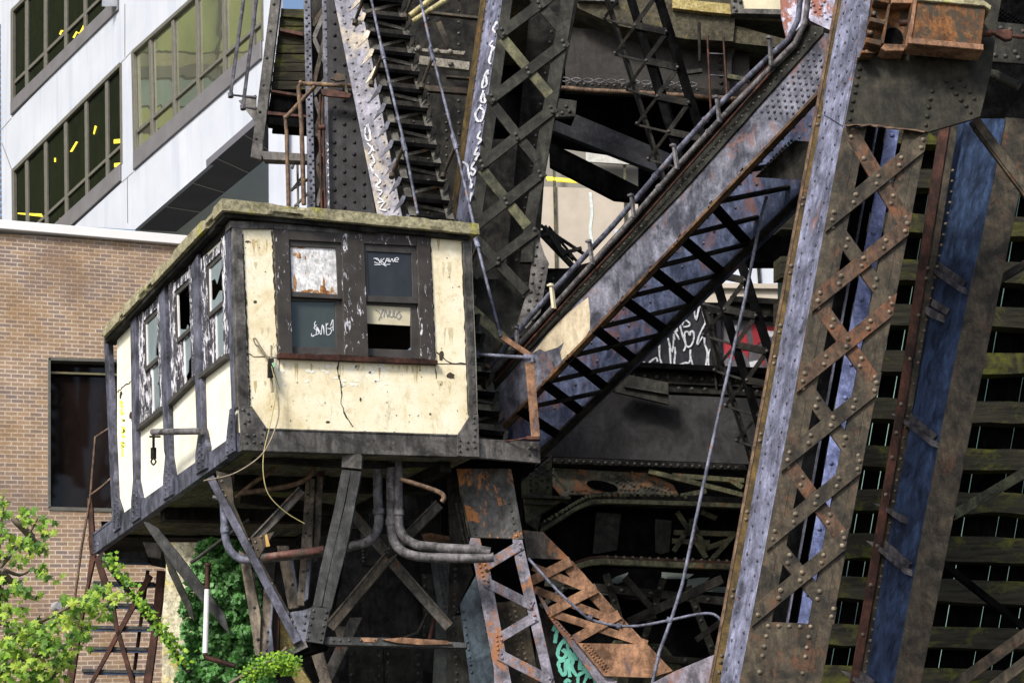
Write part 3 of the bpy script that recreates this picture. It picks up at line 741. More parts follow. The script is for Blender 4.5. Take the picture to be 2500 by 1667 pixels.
# inside and underside
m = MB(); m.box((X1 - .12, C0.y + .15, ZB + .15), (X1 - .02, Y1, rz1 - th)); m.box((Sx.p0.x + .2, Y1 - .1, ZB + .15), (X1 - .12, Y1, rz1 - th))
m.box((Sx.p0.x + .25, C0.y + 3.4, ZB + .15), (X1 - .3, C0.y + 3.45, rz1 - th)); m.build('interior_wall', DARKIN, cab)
rough_box((Sx.p0.x + .12, C0.y + .1, ZB + .02), (X1 - .05, Y1, ZB + .16), .12, .012, UNDER, 'floor_slab', cab)
m = MB(); m.poly(F, [(640, 1103), (1100, 1117), (1100, 1122), (900, 1126), (660, 1112)], .1, .35, 0)
m.box((Sx.p0.x + .1, C0.y + 1.4, ZB - .16), (X1 - .05, C0.y + 1.6, ZB + .03)); m.box((Sx.p0.x + .1, C0.y + 3.6, ZB - .16), (X1 - .05, C0.y + 3.8, ZB + .03)); m.box((X1 - .4, C0.y + .3, ZB - .12), (X1 - .25, Y1, ZB + .03))
m.box((Sx.p0.x + .1, Y1, ZB - .02), (X1, Y2, ZB + .06)); m.build('floor_beam', GRIME, cab)

# front windows
def ring(mb, P, outer, inner, t, off, c=.003):
    for i in range(4):
        j = (i + 1) % 4; mb.poly(P, [outer[i], outer[j], inner[j], inner[i]], t, off, c)
m = MB()
m.poly(F, [(667, 561), (703, 563), (713, 870), (680, 870)], .08, -.03); m.poly(F, [(832, 571), (886, 574), (898, 874), (840, 872)], .08, -.03); m.poly(F, [(1015, 577), (1047, 578), (1061, 886), (1026, 880)], .08, -.03)
m.poly(F, [(703, 563), (832, 571), (832, 594), (703, 587)], .08, -.027); m.poly(F, [(886, 574), (1015, 577), (1015, 602), (886, 596)], .08, -.027)
win = m.build('window', PEELF, cab)
m = MB()
pts = [(676, 866)] + [(680 + i * 13, 865 + i * .55 + random.uniform(-2.5, 1)) for i in range(29)] + [(1063, 883), (1063, 893), (676, 877)]
m.poly(F, pts, .12, -.075, .002); m.build('sill', RED, win)
def sash(outer, inner, off, mat=SASH, name='sash'):
    s = MB(); ring(s, F, outer, inner, .04, off); return s.build(name, mat, win)
sash([(703, 587), (832, 594), (838, 730), (708, 724)], [(709, 601), (820, 606), (825, 719), (713, 711)], .0)
sash([(708, 724), (838, 730), (841, 874), (712, 868)], [(711, 732), (822, 734), (824, 846), (713, 843)], .045)
sash([(886, 596), (1015, 602), (1021, 741), (893, 736)], [(895, 613), (1005, 619), (1008, 725), (900, 722)], .0)
sash([(893, 736), (1021, 741), (1027, 876), (898, 866)], [(896, 741), (1007, 747), (1008, 852), (900, 848)], .045)
m = MB(); m.poly(F, [(709, 601), (820, 606), (825, 719), (713, 711)], .01, .02, 0); sh_ = m.build('sheet', SHEET, win, label='white sheet metal panel with rust runs in place of glass')
mm = MB(); 
for x, y, rx, ry in ((722, 620, 5, 5), (732, 625, 6, 8), (747, 628, 2, 5), (763, 625, 2, 3), (721, 690, 5, 22), (716, 708, 4, 5), (745, 712, 10, 6), (758, 708, 9, 4), (772, 712, 10, 5), (790, 706, 8, 14), (792, 690, 3, 16), (800, 713, 9, 6), (812, 708, 4, 8), (820, 716, 3, 4), (730, 714, 10, 4), (780, 716, 14, 3), (748, 666, 1.5, 3), (803, 672, 1.5, 3), (715, 602, 6, 1.5), (735, 604, 12, 1.5)):
    mm = MB(); k_ = 10; mm.poly(F, [(x + rx * math.cos(6.283 * i / k_) * random.uniform(.6, 1.2), y + ry * math.sin(6.283 * i / k_) * random.uniform(.6, 1.2)) for i in range(k_)], .001, .0185 - random.uniform(0, .0012), 0); mm.build('rust_run', RUNS, win)
m = MB(); m.poly(F, [(711, 732), (822, 734), (824, 846), (713, 843)], .01, .065, 0); m.build('pane', GL_TEAL, win)
m = MB(); m.poly(F, [(895, 613), (1005, 619), (1008, 725), (900, 722)], .01, .02, 0); m.build('pane', GL_CAB, win)
m = MB(); m.poly(F, [(896, 741), (1007, 747), (1006, 792), (898, 786)], .012, .065, 0); m.build('board', PANEL, win)
m = MB(); m.poly(F, [(1007, 845), (1008, 855), (994, 855)], .01, .06, 0); m.build('glass_shard', GL_CAB2, win)
m = MB()
g1 = (((1155, 490), (1190, 492), (1200, 530), (1160, 518)), ((1160, 540), (1212, 540)), ((1168, 490), (1200, 512), (1225, 540)), ((1215, 490), (1212, 515), (1240, 488)), ((1212, 512), (1245, 530)), ((1245, 530), (1262, 488), (1275, 520)), ((1250, 512), (1275, 508)),
      ((1275, 488), (1285, 520), (1300, 492), (1312, 518), (1325, 488)), ((1330, 505), (1352, 500), (1345, 485), (1328, 490), (1325, 515), (1350, 518)), ((1285, 538), (1230, 540), (1245, 530)), ((1230, 540), (1255, 555)))
for i, ln in enumerate(g1): m.stroke(F, smooth2d(zz(zF, *ln), 4), 1.5, .017 - i * .0006, .0015)
g2 = (((670, 1080), (668, 1100), (690, 1103)), ((670, 1100), (720, 1085), (725, 1060), (690, 1040), (700, 1015), (712, 1015)), ((705, 1090), (715, 1030), (740, 1090)), ((715, 1065), (740, 1060)), ((745, 1090), (755, 1010), (770, 1090), (765, 1020)),
      ((785, 1000), (790, 1090), (820, 1080), (825, 1050), (795, 1040)), ((800, 1000), (785, 1020)), ((820, 1020), (838, 970), (840, 1060)), ((815, 1040), (835, 1030)), ((700, 985), (690, 1010), (712, 1040), (730, 1070)))
for i, ln in enumerate(g2): m.stroke(F, smooth2d(zz(zF, *ln), 4), 1.6, .06 - i * .0006, .0015)
m.build('graffiti', WPAINT, win)
m = MB()
g3 = (((1180, 890), (1215, 920), (1230, 960)), ((1205, 975), (1225, 925), (1245, 885)), ((1245, 950), (1260, 890), (1275, 950), (1290, 895)), ((1300, 900), (1290, 940), (1315, 945), (1320, 900)), ((1330, 895), (1325, 945), (1345, 945)),
      ((1375, 900), (1345, 930), (1360, 965), (1385, 940), (1370, 925)))
for i, ln in enumerate(g3): m.stroke(F, smooth2d(zz(zF, *ln), 4), 2., .06 - i * .0006, .0015)
m.build('graffiti', GPAINT, win)

# side windows: (outer quad, broken pane shapes in u,v)
def swin(quad, up, lo, lab=None):
    tl, tr, br, bl = quad
    def q(u, v): return lerp(lerp(tl, tr, u), lerp(bl, br, u), v)
    def Q(*pp): return [q(u, v) for u, v in pp]
    s = MB()
    s.poly(Sx, Q((0, 0), (.2, 0), (.2, .98), (0, .98)), .06, -.03); s.poly(Sx, Q((.82, 0), (1, 0), (1, .98), (.82, .98)), .06, -.03)
    s.poly(Sx, Q((.2, .03), (.82, .03), (.82, .10), (.2, .10)), .06, -.028)
    w_ = s.build('window', PEELS, cab, label=lab)
    s = MB(); s.poly(Sx, Q((-.03, .96), (1.02, .96), (1.02, 1.0), (-.03, 1.0)), .12, -.08); s.build('sill', SASH, w_)
    s = MB(); ring(s, Sx, Q((.2, .10), (.82, .10), (.82, .53), (.2, .53)), Q((.26, .14), (.81, .14), (.81, .49), (.26, .49)), .03, -.01)
    s.build('sash', SASH, w_)
    s = MB(); ring(s, Sx, Q((.2, .53), (.82, .53), (.82, .96), (.2, .96)), Q((.38, .54), (.81, .54), (.81, .90), (.38, .90)), .03, .02)
    s.build('sash', PEELS, w_)
    s = MB(); s.poly(Sx, Q((.26, .14), (.30, .14), (.30, .49), (.26, .49)), .02, -.006, 0); s.poly(Sx, Q((.38, .54), (.42, .54), (.42, .90), (.38, .90)), .02, .024, 0); s.build('glazing_bead', WHITEPIPE, w_)
    for shape in up: s = MB(); s.poly(Sx, Q(*[(.30 + (u - .33) * 1.19, .14 + (v_ - .155) * .986) for u, v_ in shape]), .008, .005, 0); s.build('pane', GL_CAB2, w_)
    for shape in lo: s = MB(); s.poly(Sx, Q(*[(.42 + (u - .42) * 1.15, .54 + (v_ - .57) * 1.06) for u, v_ in shape]), .008, .035, 0); s.build('pane', GL_CAB2, w_)
swin([(342, 767), (397, 713), (406, 1004), (347, 1051)], [[(.33, .155), (.76, .155), (.74, .22), (.68, .25), (.70, .30), (.62, .42), (.60, .48), (.68, .51), (.33, .51)]], [[(.42, .57), (.76, .57), (.74, .68), (.55, .72), (.62, .76), (.70, .84), (.56, .91), (.42, .91)]],
     'farthest side window with cracked grey upper pane')
swin([(416, 694), (476, 641), (484, 930), (425, 989)], [[(.33, .44), (.42, .47), (.55, .50), (.60, .47), (.64, .51), (.33, .51)]], [[(.42, .57), (.76, .57), (.76, .74), (.66, .76), (.60, .74), (.52, .76), (.50, .84), (.42, .86)]],
     'middle side window with an empty upper sash')
swin([(495, 633), (556, 571), (563, 877), (500, 925)], [[(.33, .155), (.76, .155), (.70, .22), (.52, .33), (.46, .27), (.33, .26)], [(.33, .42), (.45, .44), (.60, .40), (.76, .44), (.76, .51), (.33, .51)]], [[(.42, .57), (.62, .57), (.58, .66), (.66, .72), (.60, .80), (.60, .91), (.42, .91)], [(.70, .57), (.76, .57), (.76, .9), (.68, .8)]],
     'side window nearest the corner with jagged broken glass')
# pipe bracket with hanging hook on the side wall
br = T('pipe_bracket', 'short rusty pipe bracket with a hanging hook on the cabin side wall', 'bracket', Sx(470, 1080))
m = MB(); m.tube([Sx(516, 1053, -.12), Sx(444, 1057, -.40)], .045, 10); m.build('pipe', PIPE, br)
m = MB(); m.tube([Sx(446, 1060, -.40), Sx(446, 1112, -.40)], .018, 6); m.tube([Sx(437, 1068, -.40), Sx(462, 1068, -.40)], .015, 6); m.tube([Sx(446, 1095, -.40), Sx(446, 1122, -.40)], .04, 8)
m.pipe(Sx, [(446, 1120), (440, 1128), (446, 1136), (452, 1128), (446, 1120)], .012, 4, 6, -.40); m.build('hook', GRIME, br)
# frayed cable on the front wall
cb = T('frayed_cable', 'frayed old cable with clamps dangling down the cream front wall', 'cable', F(655, 900))
m = MB(); m.pipe(F, zz(zF, (180, 1140), (200, 1190), (230, 1200), (205, 1150), (182, 1136)), .010, 4, 6, -.05); m.pipe(F, zz(zF, (225, 1200), (270, 1270), (310, 1320), (325, 1370), (320, 1450), (330, 1568)), .018, 4, 6, -.06)
m.pipe(F, zz(zF, (320, 1195), (322, 1320)), .012, 0, 6, -.06); m.pipe(F, zz(zF, (340, 1400), (365, 1480), (385, 1550)), .006, 3, 5, -.07); m.pipe(F, zz(zF, (340, 1180), (325, 1230), (370, 1180)), .004, 3, 5, -.07)
m.build('wire', WIRE, cb)
m = MB(); m.bar(F, zF(290, 1400), zF(330, 1400), 34, .06, -.12); m.bar(F, zF(295, 1322), zF(335, 1322), 10, .05, -.10); m.build('clamp', GRIME, cb)
m = MB(); m.bar(F, zF(318, 1345), zF(334, 1380), 5, .02, -.13); m.build('tape', plain('green_tape', (.25, .5, .3)), cb)
for nm, lab, px, mat, r in (('hanging_wire', 'long yellow wire looping from the front wall down past the cabin underside', [(655, 900), (665, 960), (652, 1040), (636, 1110), (636, 1170), (650, 1215), (690, 1255), (735, 1282)], WIREY, .0065),
                      ('hanging_wire', 'pale wire running from the cabin front back to its side strut', [(668, 960), (672, 1020), (650, 1085), (620, 1125), (560, 1162), (490, 1178)], WIRE, .009)):
    m = MB(); m.pipe(F, px, r, 6, 6, -.12); m.build(nm, mat, label=lab, cat='wire')
# ledge handrail at the far end
hr = T('platform_handrail', 'thin tan pipe handrail on the cabin landing in front of the dark window', 'handrail', Sx(232, 1330))
HP = VH(28.6)
for px in ([(281, 1036), (233, 1067), (226, 1150), (221, 1210), (200, 1330), (185, 1440), (163, 1680)], [(219, 1210), (250, 1187), (283, 1157)]):
    m = MB(); m.pipe(HP, px, .022, 0, 8); m.build('rail', PIPER, hr)
m = MB(); m.bar(HP, (218, 1215), (224, 1310), 13, .08); m.build('post', RED, hr)
# ================================================================ black backdrops added behind the members, deep shade put into their colour
def mass(name, label, cat, H, polys, mat, t=.4, at=None, rows=()):
    P = VH(H); m = MB()
    for i, p in enumerate(polys): m.poly(P, p, t, 0, 0)
    for a, b, n, r in rows: m.rrow(P, a, b, n, r)
    return m.build(name, mat, label=label, cat=cat, at=at)
mass('dark_backdrop', 'black riveted bulkhead standing behind the steep stair', 'bulkhead', 30.5, [[(800, -140), (1200, -140), (1200, 340), (1312, 340), (1300, 1100), (800, 1100)]], GRIME, .3,
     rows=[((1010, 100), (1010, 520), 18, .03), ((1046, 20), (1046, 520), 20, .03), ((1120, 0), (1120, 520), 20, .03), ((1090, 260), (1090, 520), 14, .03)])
mass('backdrop_wall', 'added black backdrop standing in for the deep shade behind the struts under the cabin', 'wall', 33, [[(590, 1120), (1292, 1120), (1292, 2100), (590, 2100)]], SOOTSHADE)
mass('dark_backdrop', 'added black backdrop standing in for deep shade below the counterweight, behind the black lattice strut', 'bulkhead', 33, [[(1200, -160), (1960, -160), (1960, 355), (1800, 355), (1560, 372), (1320, 338), (1200, 338)], [(1560, 372), (1800, 355), (1960, 355), (2060, 640), (1560, 640)]], SOOTSHADE)
mass('dark_backdrop', 'added black backdrop standing in for deep shade in the pit between cabin and lattice column', 'bulkhead', 33.5, [[(1292, 655), (1580, 655), (1600, 736), (1960, 742), (1960, 2100), (1292, 2100)], [(1180, 338), (1312, 338), (1300, 655), (1292, 1120), (1180, 1120)]], SOOTSHADE)
# counterweight; its unseen block is put above the frame to shade the steelwork
cw = T('counterweight', 'grimy concrete counterweight with moss stained beams across the top', 'counterweight', PT(1700, -100, 29))
CW = VH(30)
m = MB(); m.poly(CW, [(1180, -500), (2700, -500), (2700, -6), (1180, -6)], 6, 0, 0); m.build('block', CWC, cw)
m = MB(); m.poly(CW, [(1400, -8), (2040, 0), (2040, 60), (1795, 45), (1790, 100), (1680, 95), (1640, 88), (1500, 60), (1400, 14)], .5, .02, 0); m.build('soffit_beam', CWC, cw)
m = MB(); m.poly(CW, zz(zT, (190, 10), (310, 22), (840, 75), (845, 190), (520, 160), (190, 120)), .3, -.1); m.build('cream_beam', MOSSB, cw)
m = MB(); m.poly(CW, zz(zT, (975, 0), (1430, 0), (1430, 135), (980, 130)), .3, -.08, 0); m.build('cream_panel', PANEL, cw)
m = MB(); m.poly(CW, zz(zT, (845, 20), (970, 20), (985, 190), (850, 190)), .3, -.12); m.poly(CW, zz(zT, (860, 135), (1430, 145), (1430, 205), (870, 190)), .3, -.14)
for p in ((870, 120), (900, 160), (960, 160), (885, 40), (950, 60)): m.rivet(CW(*zT(*p), -.14), CW.n, .04)
m.poly(CW, zz(zC, (720, 0), (960, 15), (1010, 30), (730, 20)), .3, -.1); m.build('steel_edge', SLATE, cw)
m = MB(); m.poly(CW, zz(zT, (210, 200), (480, 230), (900, 260), (1480, 420), (1480, 520), (920, 460), (740, 440), (560, 400), (210, 360)), .3, .1, 0); m.build('soffit_beam', CWC, cw)
# floor beam of the raised leaf, with pipe, chain and ladder
fb = T('floor_beam', 'dark brown floor beam of the raised leaf behind the ladder', 'floor beam', PT(1500, 260, 30.5))
FB = VH(30.5)
m = MB(); m.poly(FB, [(1380, 66), (1520, 78), (1760, 110), (1830, 130), (1830, 250), (1560, 216), (1380, 206)], .15); m.rrow(FB, (1756, 135), (1762, 220), 6, .045); m.build('web', steel('brown_black_web', (.010, .009, .008), (.022, .019, .017), None, .7, .3, 1.4, .6, spec=.3), fb)
m = MB(); m.poly(FB, [(1380, 204), (1830, 228), (1830, 246), (1380, 222)], .25, -.12); m.rrow(FB, (1390, 210), (1700, 226), 18, .03, -.12); m.build('flange', GRIME, fb)
m = MB(); m.poly(FB, zz(zT, (800, 230), (915, 210), (890, 620), (850, 720), (845, 940), (790, 940)), .1, -.2); m.build('stiffener', OLIVE, fb)
m = MB(); m.poly(FB, [(1352, 255), (1408, 262), (1404, 300), (1355, 302)], .1, -.3)
for p in ((1382, 276), (1390, 288), (1372, 292), (1362, 300)): m.rivet(FB(*p, -.3), FB.n, .04)
m.build('gusset', OLIVE, fb)
m = MB(); m.pipe(FB, [(1366, 231), (1450, 238), (1560, 243), (1700, 252), (1850, 262)], .045, 0, 8, -.3); m.build('mossy_pipe', PIPER, label='rusty mossy pipe running under the dark floor beam', cat='pipe')
m = MB()
for i in range(12): 
    x = 1366 + i * 28; m.pipe(FB, [(x, 213 + i * 1.1), (x + 12, 209 + i * 1.1), (x + 26, 214 + i * 1.1), (x + 12, 219 + i * 1.1), (x, 213 + i * 1.1)], .014, 3, 5, -.35)
m.build('chain', PIPE, label='slack iron chain hung along the floor beam above the mossy pipe', cat='chain')
ld = T('ladder', 'thin rusty ladder hanging in front of the dark floor beam', 'ladder', PT(1745, 285, 29.8)); LP = VH(29.8)
for a, b in (((1727, 87), (1736, 284)), ((1766, 90), (1775, 236))): m = MB(); m.pipe(LP, [a, b], .022, 0, 6); m.build('rail', RED, ld)
for y in (131, 184): m = MB(); m.pipe(LP, [(1729, y), (1768, y + 2)], .014, 0, 6); m.build('rung', PIPED, ld)
m = MB(); m.pipe(LP, zz(zT, (490, 260), (500, 700)), .03, 0, 7); m.build('drip_pipe', GRIME, label='short vertical pipe stub left of the thin ladder', cat='pipe')
m = MB(); m.bar(LP, zT(340, 815), zT(530, 790), 9, .08); m.build('timber_stub', OLIVE, label='broken grey stub sticking out right of the black lattice strut', cat='stub')
m = MB(); m.bar(LP, zT(810, 855), zT(1060, 900), 11, .08); m.build('timber_stub', OLIVE2, label='mossy grey stub right of the ladder, behind the conduits', cat='stub')
# ================================================================ twin brace beams and thin truss in the gap
tb = T('twin_brace', 'pair of dark blue black angle beams crossing above the curtained building', 'brace', PT(1480, 400, 29))
TB = VH(29)
for a, b, w_ in (((1352, 306), (1620, 412), 26), ((1400, 292), (1640, 392), 34)): m = MB(); m.bar(TB, a, b, w_, .15, 0 if w_ == 26 else .06); m.build('beam', steel('blue_black_beam', (.010, .011, .015), (.026, .027, .036), None, .7, .3, 1.5, .5, light=(.06, .06, .08), lpos=.68), tb)
m = MB(); m.poly(TB, [(1340, 330), (1560, 440), (1590, 480), (1500, 470), (1342, 388)], .15, .3); m.build('web', SOOTSHADE, tb)
tt = T('thin_truss', 'small laced truss sloping across the curtained building just left of the conduits', 'truss', PT(1380, 660, 28))
TT = VH(28.2)
for a, b, w_ in (((1315, 545), (1432, 622), 5), ((1318, 565), (1400, 650), 12), ((1325, 560), (1400, 632), 5), ((1340, 552), (1412, 640), 4)): m = MB(); m.bar(TT, a, b, w_, .1); m.build('chord', GRIME, tt)
for a, b in (((1320, 577), (1352, 568)), ((1378, 618), (1420, 606)), ((1330, 552), (1376, 625)), ((1352, 568), (1376, 622)), ((1390, 612), (1395, 630))): m = MB(); m.bar(TT, a, b, 8, .05, -.03); m.build('lacing_bar', OLIVE, tt)
m = MB(); m.poly(TT, [(1328, 652), (1440, 622), (1470, 600), (1470, 780), (1330, 780)], .1, .4, 0)
m.rgrid(TT, [(1334, 665), (1352, 662), (1352, 690), (1334, 694)], 2, 3, .03, .4); m.bar(TT, (1330, 705), (1450, 700), 6, .2, .3); m.build('gusset', GRIME, tt)

# ================================================================ black lattice strut (behind the diagonal girder)
ls = T('lattice_strut', 'soot black laced strut leaning down right behind the conduits and diagonal girder', 'strut', PT(1870, 1110, 27.5))
LS = VH(27.2)
def sx(y, x0): return x0 + (y) * .312
def nd(y, s): return (1524 + .324 * y, y) if s == 0 else (1606 + .324 * y - .0 * y, y + 16)
m = MB(); m.bar(LS, (1530, -40), (1880, 1120), 20, .06, 0); m.build('flange', SOOTSHADE, ls)
m = MB(); m.bar(LS, (1598, -40), (1960, 1120), 22, .06, 0); m.build('flange', SOOTSHADE, ls)
m = MB(); m.bar(LS, (1480, -40), (1845, 1120), 7, .3, .25); m.build('back_flange', GRIME, ls)
m = MB(); m.bar(LS, (1590, 60), (1900, 1120), 8, .1, .6); m.build('back_flange', SOOTSHADE, ls)
ys = [64 + 86.5 * i for i in range(-1, 13)]
for i, y in enumerate(ys):
    a = (1544 + .315 * (y - 0) - 14, y); b = (1606 + .315 * y + 0, y + 16)
    m = MB(); m.bar(LS, a, b, 17, .03, -.04); m.rivet(LS(*a, -.04), LS.n, .03); m.rivet(LS(*b, -.04), LS.n, .03); m.build('lacing_bar', GRIME, ls)
    c = (a[0] + 27, y + 86)
    m = MB(); m.bar(LS, (b[0] - 3, b[1] + 6), c, 11, .02, -.02); m.build('lacing_bar', GRIME, ls)
    # side face lacing
    e = (a[0] - 48, y + 50)
    m = MB(); m.beam(LS(*a), LS(e[0], e[1], .3), .05, .015, LS.n); m.beam(LS(*e, .3), LS(a[0] + 27, y + 86), .04, .015, LS.n); m.rivet(LS(*e, .25), LS.n, .03); m.build('side_lacing', GRIME, ls)

# ================================================================ graffiti plate girder (middle right)
gg = T('plate_girder', 'black plate girder covered in white graffiti behind the diagonal girder', 'girder', PT(1660, 960, 30))
GG = VH(30)
m = MB(); m.poly(GG, [(1500, 740), (1760, 745), (1760, 905), (1500, 893)], .12, 0, 0); m.build('web', steel('near_black_web', (.012, .013, .017), (.028, .03, .04), None, .7, .2, 1.2, .5), gg)
m = MB()
for k_, ln in enumerate((((240, 1250), (290, 1285), (320, 1250), (390, 1205), (405, 1250)), ((425, 1040), (430, 1200), (465, 1300)), ((525, 975), (575, 1140), (595, 930), (600, 1000)), ((545, 1060), (560, 1310)), ((605, 1080), (610, 1160), (600, 1275), (640, 1295), (720, 1265), (770, 1260), (790, 1180)),
      ((660, 810), (690, 930), (730, 1060), (705, 1130)), ((690, 830), (720, 770), (780, 810), (760, 840), (700, 850)), ((590, 880), (640, 960), (655, 1000)), ((585, 880), (640, 870)), ((600, 905), (640, 890)),
      ((780, 950), (755, 905), (720, 920), (720, 1000), (745, 1075), (790, 1070), (825, 990), (820, 910), (790, 905), (778, 950)), ((785, 1110), (785, 1190), (815, 1300)),
      ((970, 790), (930, 860), (880, 970), (870, 1055), (940, 950), (950, 1050), (980, 1130), (975, 1220), (960, 1325)), ((1010, 1110), (990, 1200), (1000, 1325)), ((825, 635), (850, 770), (895, 610), (940, 720), (960, 800)))):
    m.stroke(GG, smooth2d(zz(zP, *ln), 4), 4.2, -.01 - k_ * .002, .004, .25)
m.build('graffiti', WFADE, gg)
m = MB(); m.poly(GG, [(1490, 890), (1905, 908), (1905, 924), (1490, 902)], .5, -.25); m.build('top_flange', SOOTSHADE, gg)
m = MB(); m.poly(GG, [(1490, 903), (1905, 922), (1905, 975), (1490, 960)], .12, -.05, 0)
m.rrow(GG, (1520, 917), (1880, 936), 14, .035, -.05); m.rrow(GG, (1530, 945), (1880, 958), 12, .035, -.05)
m.bar(GG, (1500, 932), (1900, 950), 4, .05, -.1); m.bar(GG, (1743, 908), (1748, 962), 5, .12, -.15); m.build('lower_band', GRIME, gg)
m = MB(); m.bar(GG, (1600, 957), (1900, 972), 9, .4, -.2); m.rrow(GG, (1640, 978), (1800, 985), 14, .025, -.1); m.build('bottom_flange', GRIME, gg)
m = MB(); m.bar(GG, (1720, 757), (1905, 768), 22, .12, -.1); m.rrow(GG, (1730, 770), (1890, 778), 8, .03, -.1); m.bar(GG, (1780, 737), (1905, 745), 14, .4, -.2); m.bar(GG, (1735, 770), (1745, 905), 10, .1, -.1); m.build('frame', GRIME, gg)
rp = T('painted_panel', 'red and white painted panel half hidden behind the black lattice strut', 'panel', GG(1830, 905, .2))
m = MB(); m.poly(GG, [(1752, 775), (1905, 783), (1905, 908), (1752, 902)], .05, .1, 0); m.build('panel', plain('off_white_panel', (.12, .11, .13), .6, .5, 3), rp)
m = MB()
for k_, p in enumerate((((1765, 835), (1790, 830), (1795, 875), (1772, 865)), ((1800, 815), (1822, 800), (1830, 850), (1806, 858)), ((1835, 790), (1850, 786), (1862, 830), (1842, 842)), ((1812, 850), (1830, 846), (1828, 872)), ((1855, 870), (1868, 862), (1868, 892)), ((1862, 790), (1900, 795), (1898, 808), (1870, 815)))): m.poly(GG, p, .01, .09, 0)
m.build('red_stripe', RPAINT, rp)
m = MB()
for p in (((1750, 850), (1762, 852), (1765, 900), (1750, 890)), ((1785, 792), (1800, 790), (1802, 806), (1790, 812)), ((1870, 803), (1895, 806), (1885, 820), (1872, 814)), ((1830, 880), (1852, 876), (1850, 905), (1836, 902))): m.poly(GG, p, .01, .088, 0)
m.build('white_patch', WPAINT, rp)
m = MB(); m.poly(VH(28.6), zz(zG, (1110, 1130), (1390, 1185), (1392, 1325), (1050, 1245), (1040, 1210)), .08)
m.bar(VH(28.6), zG(1110, 1215), zG(1390, 1262), 4, .1, -.06); m.build('loose_plate', OLIVE, label='tilted grey plate with a bent edge below the white graffiti', cat='plate')

# ================================================================ counterweight box and horizontal girders (middle)
mass('weight_box', 'big smooth charcoal box between the graffiti girder and the arched girder', 'box', 29, [[(1300, 1110), (1370, 990), (1420, 955), (1900, 975), (1900, 1135), (1300, 1112)]],
     steel('smooth_charcoal', (.016, .016, .017), (.032, .032, .034), None, .7, .12, .8, .6, speck=.15), .6)
ag = T('arched_girder', 'grimy arched girder with riveted green edged flanges and torn black web', 'girder', PT(1550, 1390, 27))
AG = VH(27)
m = MB(); m.poly(AG, zz(zK, (585, 250), (1700, 290), (1720, 325), (585, 285)), .3, .3); m.rrow(AG, zK(600, 270), zK(1650, 310), 26, .03, .3); m.build('top_flange', GRIME, ag)
m = MB(); m.poly(AG, zz(zK, (585, 295), (1000, 320), (1150, 325), (1290, 395), (1330, 465), (680, 450), (670, 500), (585, 400)), .1, .5, 0)
for a, b, n_ in (((600, 305), (740, 310), 8), ((590, 330), (660, 420), 8), ((880, 330), (1000, 400), 7), ((940, 325), (1060, 400), 8), ((1050, 320), (1260, 420), 12), ((1100, 400), (1290, 445), 9), ((700, 430), (780, 425), 4), ((960, 420), (1080, 425), 6)): m.rrow(AG, zK(*a), zK(*b), n_, .026, .5)
m.build('sloping_plate', steel('green_rust_plate', (.065, .064, .052), (.15, .145, .11), (.30, .14, .07), .50, .3, 1.6, .6, soft=.05), ag)
m = MB(); m.poly(AG, [zK(875 + 92 * math.cos(t * .5236) + 8 * math.sin(t * .5236), 402 + 30 * math.sin(t * .5236) + 14 * math.cos(t * .5236)) for t in range(12)], .02, .47, 0); m.build('oval_hole', SOOTSHADE, ag)  # black disc painted in for the dark of the opening
for a, b in (((1145, 325), (1700, 465)), ((1330, 470), (1480, 440)), ((1280, 350), (1700, 380)), ((1610, 370), (1690, 420))): m = MB(); m.bar(AG, zK(*a), zK(*b), 12, .1, .35); m.build('bracing_bar', AGF, ag)
fl = smooth2d(zz(zK, (515, 650), (640, 570), (720, 520), (800, 485), (880, 478), (1000, 480)), 4) + zz(zK, (1350, 490), (1700, 505))
def band(mb, P, px, w_, t, off):
    n = len(px)
    for i in range(n - 1):
        a, b = px[i], px[i + 1]
        mb.poly(P, [(a[0], a[1]), (b[0], b[1]), (b[0], b[1] + w_), (a[0], a[1] + w_)], t, off, 0)
m = MB(); band(m, AG, fl, 15, .5, 0); m.build('upper_flange', GRIME, ag)
m = MB(); band(m, AG, [(x, y + 15) for x, y in fl], 10, .12, -.02)
for i in range(2, len(fl) - 1): m.rivet(AG(fl[i][0], fl[i][1] + 6, -.02), AG.n, .03)
m.rrow(AG, zK(900, 487), zK(1330, 490), 12, .035, -.02); m.rrow(AG, (1330, 1272), (1430, 1212), 12, .022, -.02)
m.build('flange_angle', AGF, ag)
m = MB(); m.poly(AG, zz(zK, (530, 660), (700, 560), (830, 520), (1720, 545), (1720, 880), (720, 880), (640, 800)), .08, .5, 0); m.build('web', SOOTSHADE, ag)
m = MB(); m.poly(AG, zz(zK, (840, 560), (985, 570), (960, 780), (860, 800), (820, 800)), .05, .4, 0); m.build('web_plate', OLIVE, ag); m = MB(); m.poly(AG, zz(zK, (1185, 600), (1280, 610), (1265, 790), (1215, 805), (1185, 790), (1180, 640)), .05, .4, 0); m.build('web_plate', OLIVE, ag)
for a, b in (((1310, 560), (1480, 830)), ((1290, 790), (1400, 620)), ((1390, 600), (1480, 790)), ((1450, 560), (1540, 600)), ((1650, 680), (1510, 840)), ((1460, 780), (1600, 730)), ((1290, 680), (1640, 690)), ((1280, 730), (1500, 740))): m = MB(); m.bar(AG, zK(*a), zK(*b), 13, .08, .35); m.build('web_bracing', OLIVE2, ag)
fl2 = smooth2d(zz(zK, (700, 890), (790, 860), (870, 850)), 4) + zz(zK, (1300, 870), (1720, 885))
m = MB(); band(m, AG, [(x, y - 9) for x, y in fl2], 10, .4, .1); m.rrow(AG, zK(900, 838), zK(1640, 862), 16, .03, .1); m.build('lower_flange', RED, ag)
m = MB(); band(m, AG, [(x, y + 1) for x, y in fl2], 13, .12, 0); m.build('flange_angle', AGF, ag)
m = MB()
